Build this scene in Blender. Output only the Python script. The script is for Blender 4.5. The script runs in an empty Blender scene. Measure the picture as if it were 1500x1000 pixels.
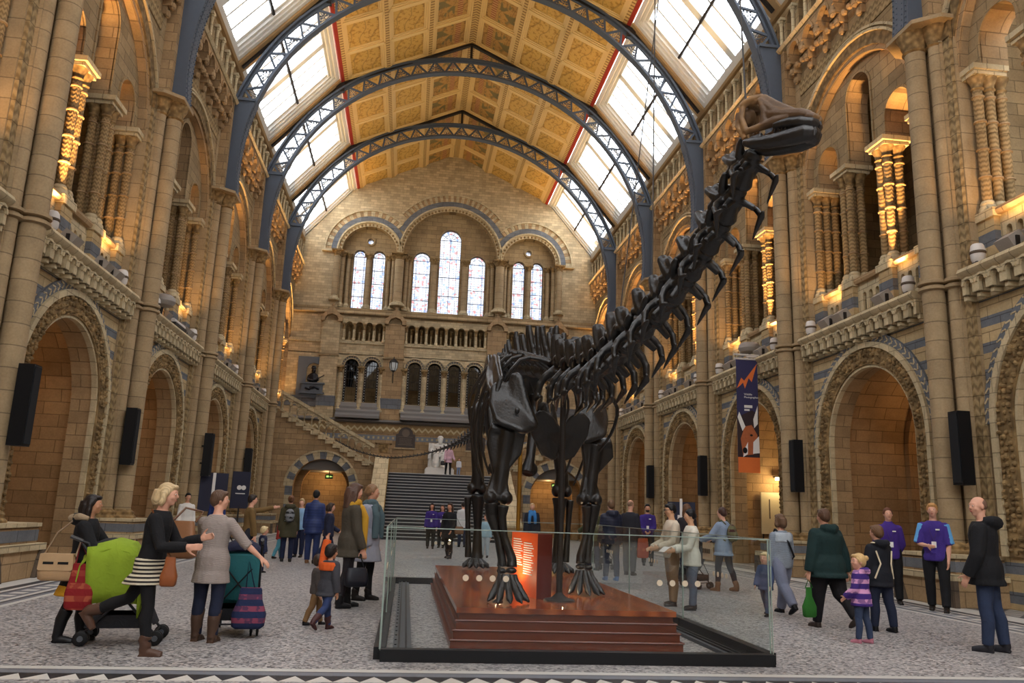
import bpy, bmesh, math, random
import numpy as np
from mathutils import Vector, Matrix
random.seed(7)
PI = math.pi
scene = bpy.context.scene
COL = scene.collection
V = Vector

# ------------------------------------------------------------------ mesh builder
class MB:
    """collects faces for ONE mesh object"""
    def __init__(s): s.v = []; s.f = []; s.m = []; s.mi = 0
    def add(s, vs, fs):
        o = len(s.v); s.v += [tuple(p) for p in vs]
        for f in fs: s.f.append([i + o for i in f]); s.m.append(s.mi)
        return s
    def box(s, a, b):
        x0, y0, z0 = a; x1, y1, z1 = b
        return s.add([(x0,y0,z0),(x1,y0,z0),(x1,y1,z0),(x0,y1,z0),(x0,y0,z1),(x1,y0,z1),(x1,y1,z1),(x0,y1,z1)],
                     [(0,3,2,1),(4,5,6,7),(0,1,5,4),(1,2,6,5),(2,3,7,6),(3,0,4,7)])
    def obox(s, c, ax, h):
        """oriented box: centre, 3 axes (unit vectors), half sizes"""
        c = V(c); X, Y, Z = [V(a) for a in ax]; vs = []
        for k in (-1, 1):
            for (i, j) in ((-1,-1),(1,-1),(1,1),(-1,1)): vs.append(c + X*h[0]*i + Y*h[1]*j + Z*h[2]*k)
        return s.add(vs, [(0,3,2,1),(4,5,6,7),(0,1,5,4),(1,2,6,5),(2,3,7,6),(3,0,4,7)])
    def bar(s, p, q, w, h=None, up=(0,0,1)):
        h = h or w; p = V(p); q = V(q); d = q - p; L = d.length
        if L < 1e-6: return s
        d /= L; u = V(up)
        if abs(d.dot(u)) > .98: u = V((1,0,0)) if abs(d.x) < .9 else V((0,1,0))
        a = d.cross(u).normalized(); b = a.cross(d)
        return s.obox((p+q)/2, (a, b, d), (w/2, h/2, L/2))
    def tube(s, pts, rs, n=8, cap=True):
        """round tube through pts, radius per point"""
        pts = [V(p) for p in pts]; N = len(pts)
        if not hasattr(rs, '__len__'): rs = [rs]*N
        base = len(s.v); prev = None; vs = []
        for i in range(N):
            d = (pts[min(i+1, N-1)] - pts[max(i-1, 0)])
            d = d.normalized() if d.length > 1e-9 else V((0,0,1))
            if prev is None:
                u = V((0,0,1)) if abs(d.z) < .9 else V((0,1,0))
                a = d.cross(u).normalized()
            else:
                a = (prev - d*prev.dot(d)); a = a.normalized() if a.length > 1e-6 else d.orthogonal().normalized()
            prev = a; b = d.cross(a)
            for k in range(n):
                t = 2*PI*k/n; vs.append(pts[i] + (a*math.cos(t) + b*math.sin(t))*rs[i])
        fs = []
        for i in range(N-1):
            for k in range(n):
                k2 = (k+1) % n; fs.append((i*n+k, i*n+k2, (i+1)*n+k2, (i+1)*n+k))
        if cap: fs.append(tuple(range(n-1, -1, -1))); fs.append(tuple((N-1)*n+k for k in range(n)))
        return s.add(vs, fs)
    def lathe(s, prof, c=(0,0,0), n=16, axis='z', cap=True):
        """prof: list of (r, h)"""
        vs = []; c = V(c)
        for r, h in prof:
            for k in range(n):
                t = 2*PI*k/n; x, y = r*math.cos(t), r*math.sin(t)
                p = (x,y,h) if axis == 'z' else ((h,x,y) if axis == 'x' else (y,h,x))
                vs.append(c + V(p))
        fs = []
        for i in range(len(prof)-1):
            for k in range(n):
                k2 = (k+1) % n; fs.append((i*n+k, i*n+k2, (i+1)*n+k2, (i+1)*n+k))
        if cap: fs.append(tuple(range(n-1,-1,-1))); fs.append(tuple((len(prof)-1)*n+k for k in range(n)))
        return s.add(vs, fs)
    def ell(s, c, r, n=12, m=8, rot=None):
        vs = []; c = V(c); R = rot or Matrix.Identity(3)
        for i in range(m+1):
            ph = PI*i/m - PI/2
            for k in range(n):
                t = 2*PI*k/n
                vs.append(c + R @ V((r[0]*math.cos(ph)*math.cos(t), r[1]*math.cos(ph)*math.sin(t), r[2]*math.sin(ph))))
        fs = []
        for i in range(m):
            for k in range(n):
                k2 = (k+1) % n; fs.append((i*n+k, i*n+k2, (i+1)*n+k2, (i+1)*n+k))
        return s.add(vs, fs)
    def prism(s, poly, d0, d1, fn):
        """polygon [(a,b)] extruded d0->d1, fn(a,b,d)->xyz"""
        n = len(poly); vs = [fn(a,b,d0) for a,b in poly] + [fn(a,b,d1) for a,b in poly]
        fs = [tuple(range(n)), tuple(range(2*n-1, n-1, -1))]
        for i in range(n):
            j = (i+1) % n; fs.append((i, i+n, j+n, j))
        return s.add(vs, fs)
    def panel(s, a0, a1, b0, top, d0, d1, ops, fn, seg=14, back=True, mi_in=None):
        """flat wall a0..a1, b0..top(a), thickness d0 (front)..d1, with round headed openings
        ops = [(centre, halfwidth, bottom, spring)]"""
        tp = top if callable(top) else (lambda a: top)
        ops = sorted(ops); keep = s.mi
        def quad(p):
            s.add([fn(a,b,d0) for a,b in p], [tuple(range(len(p)))])
            if back: s.add([fn(a,b,d1) for a,b in p], [tuple(range(len(p)-1,-1,-1))])
        def cols(x0, x1):
            if x1 - x0 < 1e-5: return
            k = 1 if not callable(top) else max(1, int((x1-x0)/.2))
            for i in range(k):
                u, w = x0+(x1-x0)*i/k, x0+(x1-x0)*(i+1)/k
                quad([(u,b0),(w,b0),(w,tp(w)),(u,tp(u))])
        x = a0
        for (c, h, bb, sp) in ops:
            cols(x, c-h); x = c+h
            if bb > b0 + 1e-5: quad([(c-h,b0),(c+h,b0),(c+h,bb),(c-h,bb)])
            arc = [(c - h*math.cos(PI*i/seg), sp + h*math.sin(PI*i/seg)) for i in range(seg+1)]
            for i in range(seg):
                (u, z1), (w, z2) = arc[i], arc[i+1]
                quad([(u,z1),(w,z2),(w,max(tp(w), z2)),(u,max(tp(u), z1))])
            if mi_in is not None: s.mi = mi_in
            ln = [(c-h,bb)] + arc + [(c+h,bb)]
            for i in range(len(ln)-1):
                (u, z1), (w, z2) = ln[i], ln[i+1]
                s.add([fn(u,z1,d0), fn(u,z1,d1), fn(w,z2,d1), fn(w,z2,d0)], [(0,1,2,3)])
            if bb > b0 + 1e-5: s.add([fn(c-h,bb,d0), fn(c+h,bb,d0), fn(c+h,bb,d1), fn(c-h,bb,d1)], [(0,1,2,3)])
            s.mi = keep
        cols(x, a1)
        for (u, w) in ((a0, a0), (a1, a1)):
            s.add([fn(u,b0,d0), fn(u,tp(u),d0), fn(u,tp(u),d1), fn(u,b0,d1)], [(0,1,2,3)])
        n = 1 if not callable(top) else 16
        for i in range(n):
            u, w = a0+(a1-a0)*i/n, a0+(a1-a0)*(i+1)/n
            s.add([fn(u,tp(u),d0), fn(w,tp(w),d0), fn(w,tp(w),d1), fn(u,tp(u),d1)], [(0,1,2,3)])
        return s
    def ring(s, c, sp, r0, r1, d0, d1, fn, leg=None, seg=24, t0=0, t1=PI):
        """half ring r0..r1 (section d0..d1) with straight legs down to leg"""
        st = []
        if leg is not None: st.append((leg, 0))
        for i in range(seg+1): st.append((None, t0+(t1-t0)*i/seg))
        if leg is not None: st.append((leg, PI))
        vs = []
        for (lz, t) in st:
            for r, d in ((r0,d0),(r1,d0),(r1,d1),(r0,d1)):
                a = c - r*math.cos(t); b = (sp + r*math.sin(t)) if lz is None else lz
                vs.append(fn(a, b, d))
        fs = []
        N = len(st)
        for i in range(N-1):
            for k in range(4):
                k2 = (k+1) % 4; fs.append((i*4+k, i*4+k2, (i+1)*4+k2, (i+1)*4+k))
        fs.append((3,2,1,0)); fs.append(tuple((N-1)*4+k for k in range(4)))
        return s.add(vs, fs)
    def sweep(s, poly, a0, a1, fn2):
        """profile polygon [(d,b)] swept from a0 to a1; fn2(a,b,d)"""
        n = len(poly)
        vs = [fn2(a0,b,d) for d,b in poly] + [fn2(a1,b,d) for d,b in poly]
        fs = [tuple(range(n)), tuple(range(2*n-1, n-1, -1))]
        for i in range(n):
            j = (i+1) % n; fs.append((i, i+n, j+n, j))
        return s.add(vs, fs)
    def mesh(s, name, mats, smooth=35):
        me = bpy.data.meshes.new(name); me.from_pydata(s.v, [], s.f)
        for m in (mats if isinstance(mats, (list, tuple)) else [mats]): me.materials.append(m)
        me.polygons.foreach_set('material_index', s.m)
        bm = bmesh.new(); bm.from_mesh(me); bmesh.ops.recalc_face_normals(bm, faces=bm.faces); bm.to_mesh(me); bm.free()
        if smooth:
            me.polygons.foreach_set('use_smooth', [True]*len(me.polygons)); me.set_sharp_from_angle(angle=math.radians(smooth))
        me.update(); return me

def link(name, data, parent=None):
    o = bpy.data.objects.new(name, data); COL.objects.link(o)
    if parent is not None: o.parent = parent
    return o
def obj(name, mb, mats, parent=None, smooth=35):
    return link(name, mb.mesh(name, mats, smooth), parent)
def tag(o, label, cat, group=None, kind=None):
    o['label'] = label; o['category'] = cat
    if group: o['group'] = group
    if kind: o['kind'] = kind
    return o
def thing(name, label, cat, loc=(0,0,0), rz=0, group=None, kind=None):
    o = link(name, None); o.location = loc; o.rotation_euler = (0,0,rz); o.empty_display_size = .1
    return tag(o, label, cat, group, kind)
def copy_tree(o, parent=None):
    c = o.copy(); COL.objects.link(c); c.parent = parent
    for ch in list(o.children): copy_tree(ch, c)
    return c
ORD = ['first','second','third','fourth','fifth','sixth','seventh','eighth','ninth','tenth','eleventh','twelfth','thirteenth','fourteenth','fifteenth','sixteenth','seventeenth','eighteenth']
FS = lambda a, b, d: (d, a, b)      # side wall: a = along hall (y), b = z, d = x
FE = lambda a, b, d: (a, d, b)      # end wall:  a = x, b = z, d = y

# ------------------------------------------------------------------ voxel merged bodies
def remesh(mb, name, mats, parent=None, voxel=.012, smooth_it=3, fac=.6, adapt=0):
    """merge every volume in mb into ONE continuous surface"""
    me = bpy.data.meshes.new(name); me.from_pydata(mb.v, [], mb.f)
    bm = bmesh.new(); bm.from_mesh(me); bmesh.ops.recalc_face_normals(bm, faces=bm.faces); bm.to_mesh(me); bm.free()
    t = bpy.data.objects.new('tmp', me); COL.objects.link(t)
    m = t.modifiers.new('r', 'REMESH'); m.mode = 'VOXEL'; m.voxel_size = voxel; m.adaptivity = adapt
    if smooth_it:
        k = t.modifiers.new('s', 'SMOOTH'); k.factor = fac; k.iterations = smooth_it
    dg = bpy.context.evaluated_depsgraph_get()
    out = bpy.data.meshes.new_from_object(t.evaluated_get(dg))
    bpy.data.objects.remove(t); bpy.data.meshes.remove(me)
    out.name = name; out.materials.clear()
    for q in (mats if isinstance(mats, (list, tuple)) else [mats]): out.materials.append(q)
    out.polygons.foreach_set('use_smooth', [True]*len(out.polygons))
    return link(name, out, parent)

# ------------------------------------------------------------------ materials
def srgb(r, g, b):
    f = lambda c: c/12.92 if c <= .04045 else ((c+.055)/1.055)**2.4
    return (f(r/255), f(g/255), f(b/255), 1)
class NT:
    def __init__(s, name):
        s.mat = bpy.data.materials.new(name); s.mat.use_nodes = True
        s.t = s.mat.node_tree; s.n = s.t.nodes; s.n.clear()
        s.out = s.n.new('ShaderNodeOutputMaterial')
    def new(s, typ, **kw):
        o = s.n.new('ShaderNode'+typ)
        for k, v in kw.items():
            if hasattr(o, k) and k not in o.inputs: setattr(o, k, v)
            else: s.put(o.inputs[k], v)
        return o
    def put(s, sock, v):
        if isinstance(v, bpy.types.NodeSocket): s.t.links.new(v, sock)
        elif isinstance(v, bpy.types.Node): s.t.links.new(v.outputs[0], sock)
        else: sock.default_value = v
    def math(s, op, a, b=0, c=None):
        m = s.n.new('ShaderNodeMath'); m.operation = op; s.put(m.inputs[0], a); s.put(m.inputs[1], b)
        if c is not None: s.put(m.inputs[2], c)
        return m.outputs[0]
    def mix(s, f, a, b, mode='MIX'):
        m = s.n.new('ShaderNodeMix'); m.data_type = 'RGBA'; m.blend_type = mode
        s.put(m.inputs[0], f); s.put(m.inputs[6], a); s.put(m.inputs[7], b); return m.outputs[2]
    def ramp(s, f, stops, interp='LINEAR'):
        r = s.n.new('ShaderNodeValToRGB'); r.color_ramp.interpolation = interp; e = r.color_ramp.elements
        while len(e) < len(stops): e.new(.5)
        for i, (p, c) in enumerate(stops): e[i].position = p; e[i].color = c
        s.put(r.inputs[0], f); return r.outputs[0]
    def pos(s, obj=False):
        if obj: g = s.n.new('ShaderNodeTexCoord').outputs['Object']
        else: g = s.n.new('ShaderNodeNewGeometry').outputs['Position']
        x = s.n.new('ShaderNodeSeparateXYZ'); s.put(x.inputs[0], g); return g, x.outputs
    def noise(s, vec, scale, detail=3, rough=.55):
        n = s.n.new('ShaderNodeTexNoise'); s.put(n.inputs['Vector'], vec); n.inputs['Scale'].default_value = scale
        n.inputs['Detail'].default_value = detail; n.inputs['Roughness'].default_value = rough; return n.outputs['Fac']
    def bsdf(s, col, rough=.8, metal=0, bump=None, bs=.3, bd=.02, spec=.3, **kw):
        b = s.n.new('ShaderNodeBsdfPrincipled')
        s.put(b.inputs['Base Color'], col); s.put(b.inputs['Roughness'], rough); s.put(b.inputs['Metallic'], metal)
        b.inputs['Specular IOR Level'].default_value = spec
        for k, v in kw.items(): s.put(b.inputs[k.replace('_', ' ')], v)
        if bump is not None:
            u = s.n.new('ShaderNodeBump'); u.inputs['Strength'].default_value = bs; u.inputs['Distance'].default_value = bd
            s.put(u.inputs['Height'], bump); s.put(b.inputs['Normal'], u.outputs[0])
        s.t.links.new(b.outputs[0], s.out.inputs[0]); return s.mat

def plain(name, rgb, rough=.6, metal=0, var=.12, scale=30, bump=0, spec=.3):
    t = NT(name); g, x = t.pos(True); n = t.noise(g, scale)
    c = srgb(*rgb) if max(rgb) > 1 else (*rgb, 1)
    lo = tuple(v*(1-var) for v in c[:3])+(1,); hi = tuple(min(1, v*(1+var)) for v in c[:3])+(1,)
    col = t.mix(n, lo, hi)
    return t.bsdf(col, rough, metal, n if bump else None, bump or .1, .01, spec)

def stone(name, rgb, course=.3, width=.62, var=.2, mortar=.55, carve=0, rough=.85, bs=.5, shaft=False, bands=None, msize=.012, ripple=None):
    """ashlar in world space: bed joints by height, perp joints along the wall"""
    t = NT(name); g, p = t.pos(); geo = t.n.new('ShaderNodeNewGeometry'); nx = t.n.new('ShaderNodeSeparateXYZ'); t.put(nx.inputs[0], geo.outputs['True Normal'])
    ax, ay = t.math('ABSOLUTE', nx.outputs[0]), t.math('ABSOLUTE', nx.outputs[1])
    sel = t.math('GREATER_THAN', ax, ay)
    mixf = t.n.new('ShaderNodeMix'); t.put(mixf.inputs[0], sel); t.put(mixf.inputs[2], p[0]); t.put(mixf.inputs[3], p[1])
    u = mixf.outputs[0] if not shaft else t.math('MULTIPLY_ADD', p[0], .001, 2.3)
    cv = t.n.new('ShaderNodeCombineXYZ'); t.put(cv.inputs[0], u); t.put(cv.inputs[1], p[2])
    c = srgb(*rgb); c1 = tuple(v*(1-var) for v in c[:3])+(1,); c2 = tuple(min(1, v*(1+var)) for v in c[:3])+(1,)
    b = t.new('TexBrick', Vector=cv.outputs[0]); b.inputs['Color1'].default_value = c1; b.inputs['Color2'].default_value = c2
    b.inputs['Mortar'].default_value = tuple(v*mortar for v in c[:3])+(1,)
    b.inputs['Scale'].default_value = 1; b.inputs['Mortar Size'].default_value = msize; b.inputs['Mortar Smooth'].default_value = .3
    b.inputs['Brick Width'].default_value = 5 if shaft else width; b.inputs['Row Height'].default_value = course
    b.offset = .5
    col = b.outputs['Color']
    if bands:                                   # (blue rgb, period, fraction, phase): courses of a second stone
        rgb2, per, fr, ph = bands
        k = t.math('FRACT', t.math('DIVIDE', t.math('ADD', p[2], ph), per)); k = t.math('LESS_THAN', k, fr)
        q = srgb(*rgb2); lo = tuple(v*.85 for v in q[:3])+(1,)
        blue = t.mix(b.outputs['Fac'], t.mix(t.noise(g, 1.3), lo, q), tuple(v*.5 for v in q[:3])+(1,))
        col = t.mix(k, col, blue)
    n = t.noise(g, 2.2, 4); n2 = t.noise(g, 24, 3)
    col = t.mix(1.0, col, t.ramp(n, [(.25, (.78,.76,.74,1)), (.75, (1.12,1.1,1.08,1))]), 'MULTIPLY')
    col = t.mix(.5, col, t.ramp(n2, [(.3, (.75,.75,.75,1)), (.7, (1.1,1.1,1.1,1))]), 'MULTIPLY')
    h = t.math('SUBTRACT', 1, b.outputs['Fac'])
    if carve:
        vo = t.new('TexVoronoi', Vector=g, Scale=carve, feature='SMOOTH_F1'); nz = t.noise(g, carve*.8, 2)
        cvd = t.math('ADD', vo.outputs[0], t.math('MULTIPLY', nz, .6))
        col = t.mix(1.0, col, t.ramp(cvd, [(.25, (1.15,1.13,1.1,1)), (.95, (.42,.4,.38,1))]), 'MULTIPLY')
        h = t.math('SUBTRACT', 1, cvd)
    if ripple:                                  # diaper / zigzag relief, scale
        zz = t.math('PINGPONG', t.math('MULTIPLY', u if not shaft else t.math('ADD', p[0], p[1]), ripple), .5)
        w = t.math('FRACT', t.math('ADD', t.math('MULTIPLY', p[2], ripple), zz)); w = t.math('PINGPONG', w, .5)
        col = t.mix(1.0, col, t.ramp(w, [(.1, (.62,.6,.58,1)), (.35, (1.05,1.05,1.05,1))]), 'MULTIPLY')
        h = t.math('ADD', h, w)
    return t.bsdf(col, rough, 0, h, bs, .03, .25)
# ------------------------------------------------------------------ camera
YAW, PITCH, ROLL, FPX = .122, .2109, .0361, 1166.7
CAM = V((-1.9, 0, 1.5))
_f = V((math.sin(YAW)*math.cos(PITCH), math.cos(YAW)*math.cos(PITCH), math.sin(PITCH)))
_r = V((math.cos(YAW), -math.sin(YAW), 0)); _u = _r.cross(_f)
_r2 = _r*math.cos(ROLL) + _u*math.sin(ROLL); _u2 = -_r*math.sin(ROLL) + _u*math.cos(ROLL)
cd = bpy.data.cameras.new('camera'); cam = bpy.data.objects.new('camera', cd); COL.objects.link(cam)
cd.sensor_width = 36; cd.lens = FPX/1500*36; cd.clip_end = 300; cd.clip_start = .05
cam.matrix_world = Matrix(((_r2.x,_u2.x,-_f.x,CAM.x),(_r2.y,_u2.y,-_f.y,CAM.y),(_r2.z,_u2.z,-_f.z,CAM.z),(0,0,0,1)))
scene.camera = cam
vs_ = scene.view_settings
vs_.view_transform = 'Standard'; vs_.look = 'None'; vs_.exposure = EXPOSURE = .02; vs_.gamma = 1; vs_.use_curve_mapping = False

# ------------------------------------------------------------------ materials of the building
BLUE = (112,116,122)
M_wall = stone('buff_terracotta', (168,141,106), .3, .66, .16)
M_dark = stone('weathered_terracotta', (158,136,102), .3, .66, .18)
M_stripe = stone('banded_terracotta', (184,162,122), .275, .7, .1, bands=(BLUE, .55, .4, .43))
M_pierstripe = stone('banded_pier_terracotta', (186,162,120), .31, .7, .1, bands=(BLUE, .62, .5, .1))
M_shaft = stone('shaft_terracotta', (165,144,112), .42, 1, .05, shaft=True, msize=.012)
M_end = stone('end_wall_terracotta', (192,174,140), .17, .42, .2, msize=.008)
M_endtop = stone('gable_brick', (146,112,72), .13, .36, .26, msize=.008)
M_blue = stone('blue_terracotta', BLUE, .3, .7, .12)
M_carve = stone('carved_foliage', (166,140,98), 5, 9, .05, carve=5)
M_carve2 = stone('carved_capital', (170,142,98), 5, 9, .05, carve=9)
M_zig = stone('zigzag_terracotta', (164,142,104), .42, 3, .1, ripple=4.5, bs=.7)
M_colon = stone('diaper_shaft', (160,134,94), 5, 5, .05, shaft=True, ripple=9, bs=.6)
M_cream = stone('cream_stone', (196,180,146), .3, .4, .1)
M_carvestrip = stone('carved_strip', (150,128,92), 5, 9, .05, carve=7)
M_alc = stone('alcove_terracotta', (168,134,94), .32, .8, .16)
M_alcband = stone('alcove_dark_band', (96,84,72), .32, .8, .1)
M_step = plain('grey_step_stone', (120,116,112), .7)
M_iron = plain('grey_blue_iron', (80,88,100), .55, 0, .06, 8, spec=.3)
M_irond = plain('dark_iron', (46,42,40), .5, .3)
M_white = plain('white_frame_paint', (214,212,206), .5, 0, .05)
M_tan = plain('tan_board', (176,146,104), .6)
M_red = plain('red_trim', (150,50,36), .6)
M_creamp = plain('cream_gilt_moulding', (226,194,134), .45, 0, .08)
M_black = plain('black_plastic', (16,17,20), .45, 0, .1)

def glass_mat(name, tint=(1,1,1,1), refl=.06, rough=.02):
    t = NT(name); tr = t.new('BsdfTransparent'); tr.inputs[0].default_value = tint
    gl = t.new('BsdfGlossy'); gl.inputs['Roughness'].default_value = rough
    fr = t.new('LayerWeight'); fr.inputs[0].default_value = .5
    mx = t.n.new('ShaderNodeMixShader'); f = t.math('ADD', t.math('MULTIPLY', t.math('POWER', fr.outputs['Facing'], 4), .5), refl)
    t.put(mx.inputs[0], f); t.put(mx.inputs[1], tr.outputs[0]); t.put(mx.inputs[2], gl.outputs[0])
    t.t.links.new(mx.outputs[0], t.out.inputs[0]); return t.mat
M_skyglass = glass_mat('skylight_glass', (.97,.98,1,1), 0)

def gild_mat(name, base, leaf, red=None, green=None):
    t = NT(name); g, p = t.pos(True)
    n1 = t.noise(g, 5, 3, .6); n2 = t.noise(g, 1.7, 2)
    col = t.mix(t.ramp(n1, [(.52, (0,0,0,1)), (.6, (1,1,1,1))]), srgb(*base), srgb(*leaf))
    w = t.new('TexWave', Vector=g, Scale=.55, Distortion=9, Detail=2); w.inputs['Detail Scale'].default_value = .8
    br = t.ramp(w.outputs['Fac'], [(.0, (1,1,1,1)), (.05, (0,0,0,1))])
    col = t.mix(t.math('MULTIPLY', br, .45), col, srgb(110,84,40))
    if red:
        st = t.math('MULTIPLY', t.math('GREATER_THAN', p[0], .25), t.math('LESS_THAN', p[0], .52))
        dots = t.math('LESS_THAN', t.math('PINGPONG', t.math('MULTIPLY', p[1], 6), .5), .22)
        col = t.mix(t.math('MULTIPLY', st, .8), col, t.mix(dots, srgb(*red), srgb(200,160,110)))
        bl = t.math('MULTIPLY', t.math('LESS_THAN', p[0], .1), t.ramp(n2, [(.5,(0,0,0,1)),(.56,(1,1,1,1))]))
        col = t.mix(bl, col, srgb(*green))
    return t.bsdf(col, .5, 0, n1, .2, .01, .3)
M_gild = gild_mat('gilded_botanical_panel', (206,164,88), (172,128,54))
M_gild2 = gild_mat('painted_crest_panel', (186,142,80), (150,112,56), (150,76,52), (124,110,70))
def dots_mat():
    t = NT('beaded_rib'); g, p = t.pos(True)
    k = t.math('PINGPONG', t.math('MULTIPLY', p[1], 5), .5)
    col = t.mix(t.math('LESS_THAN', k, .2), srgb(206,172,112), srgb(140,104,58))
    return t.bsdf(col, .5)
M_bead = dots_mat()

# ------------------------------------------------------------------ dimensions
B, Y0 = 7.08, 15.72
YP = lambda k: Y0 + B*k               # pier k
YC = lambda k: Y0 + B*(k+.5)          # bay k (between pier k and k+1)
XS, XW = 9.4, 9.85                    # pier shaft axis, wall face
YE = 50.5                             # end wall face
BAYS = [-1,0,1,2,3,4]; PIERS = [-1,0,1,2,3,4]
SIDE = {1: 'right', -1: 'left'}
def where(k):   # k bay/pier
    return {-1:'at the edge of view',0:'nearest the camera',1:'second in depth',2:'third in depth',3:'fourth in depth',4:'beside the end wall'}[k]

# ------------------------------------------------------------------ floor
def floor_mat():
    t = NT('mosaic_floor'); g, p = t.pos()
    vo = t.new('TexVoronoi', Vector=g, Scale=34); c = t.n.new('ShaderNodeSeparateColor'); t.put(c.inputs[0], vo.outputs['Color'])
    big = t.noise(g, .35, 3)
    sp = t.ramp(c.outputs[0], [(0, srgb(70,68,70)), (.25, srgb(122,120,120)), (.6, srgb(160,157,155)), (1, srgb(184,180,176))])
    sp = t.mix(1, sp, t.ramp(big, [(.3, (.86,.86,.88,1)), (.7, (1.05,1.04,1.04,1))]), 'MULTIPLY')
    X = t.math('ABSOLUTE', p[0]); Y = p[1]
    cream, dk, md = srgb(188,186,180), srgb(58,60,66), srgb(112,115,122)
    def band(v, a, b): return t.math('MULTIPLY', t.math('GREATER_THAN', v, a), t.math('LESS_THAN', v, b))
    col = sp
    # long side borders
    for a, b, cc in ((7.25,7.36,cream),(7.36,7.46,md),(7.46,7.52,dk),(7.52,7.62,cream),(7.62,8.0,md),(8.0,8.06,dk),(8.06,8.16,cream),(8.16,8.34,dk),(8.34,8.9,cream),(8.9,8.96,dk)):
        col = t.mix(band(X, a, b), col, cc)
    sq = t.math('LESS_THAN', t.math('FRACT', t.math('MULTIPLY', Y, 2.4)), .55)
    col = t.mix(t.math('MULTIPLY', band(X, 7.7, 7.92), sq), col, cream)
    # alcove floor: diagonal lattice
    l1 = t.math('PINGPONG', t.math('ADD', p[0], Y), .28); l2 = t.math('PINGPONG', t.math('SUBTRACT', p[0], Y), .28)
    lat = t.math('LESS_THAN', t.math('MINIMUM', l1, l2), .045)
    col = t.mix(t.math('MULTIPLY', t.math('GREATER_THAN', X, 8.96), .9), col, t.mix(lat, srgb(150,147,142), dk))
    col = t.mix(band(X, 9.8, 9.95), col, cream)
    # cross border in front
    inside = t.math('LESS_THAN', X, 60)
    for a, b, cc in ((7.97,8.1,cream),(7.945,7.97,dk),(7.8,7.945,md),(7.77,7.8,dk)):
        col = t.mix(t.math('MULTIPLY', band(Y, a, b), inside), col, cc)
    tri = t.math('LESS_THAN', t.math('PINGPONG', t.math('MULTIPLY', p[0], 1/.2325), .5), t.math('MULTIPLY', t.math('SUBTRACT', 7.77, Y), 2.2))
    col = t.mix(band(Y, 7.53, 7.77), col, t.mix(tri, srgb(36,34,38), srgb(196,192,184)))
    rg = t.math('ADD', .34, t.math('MULTIPLY', big, .25))
    return t.bsdf(col, rg, 0, None, spec=.35)
fb = MB(); fb.box((-15,-16,-.3),(15,56,0))
o = obj('floor', fb, floor_mat()); tag(o, 'grey speckled mosaic floor of the hall with striped stone borders', 'floor', kind='structure')

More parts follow.
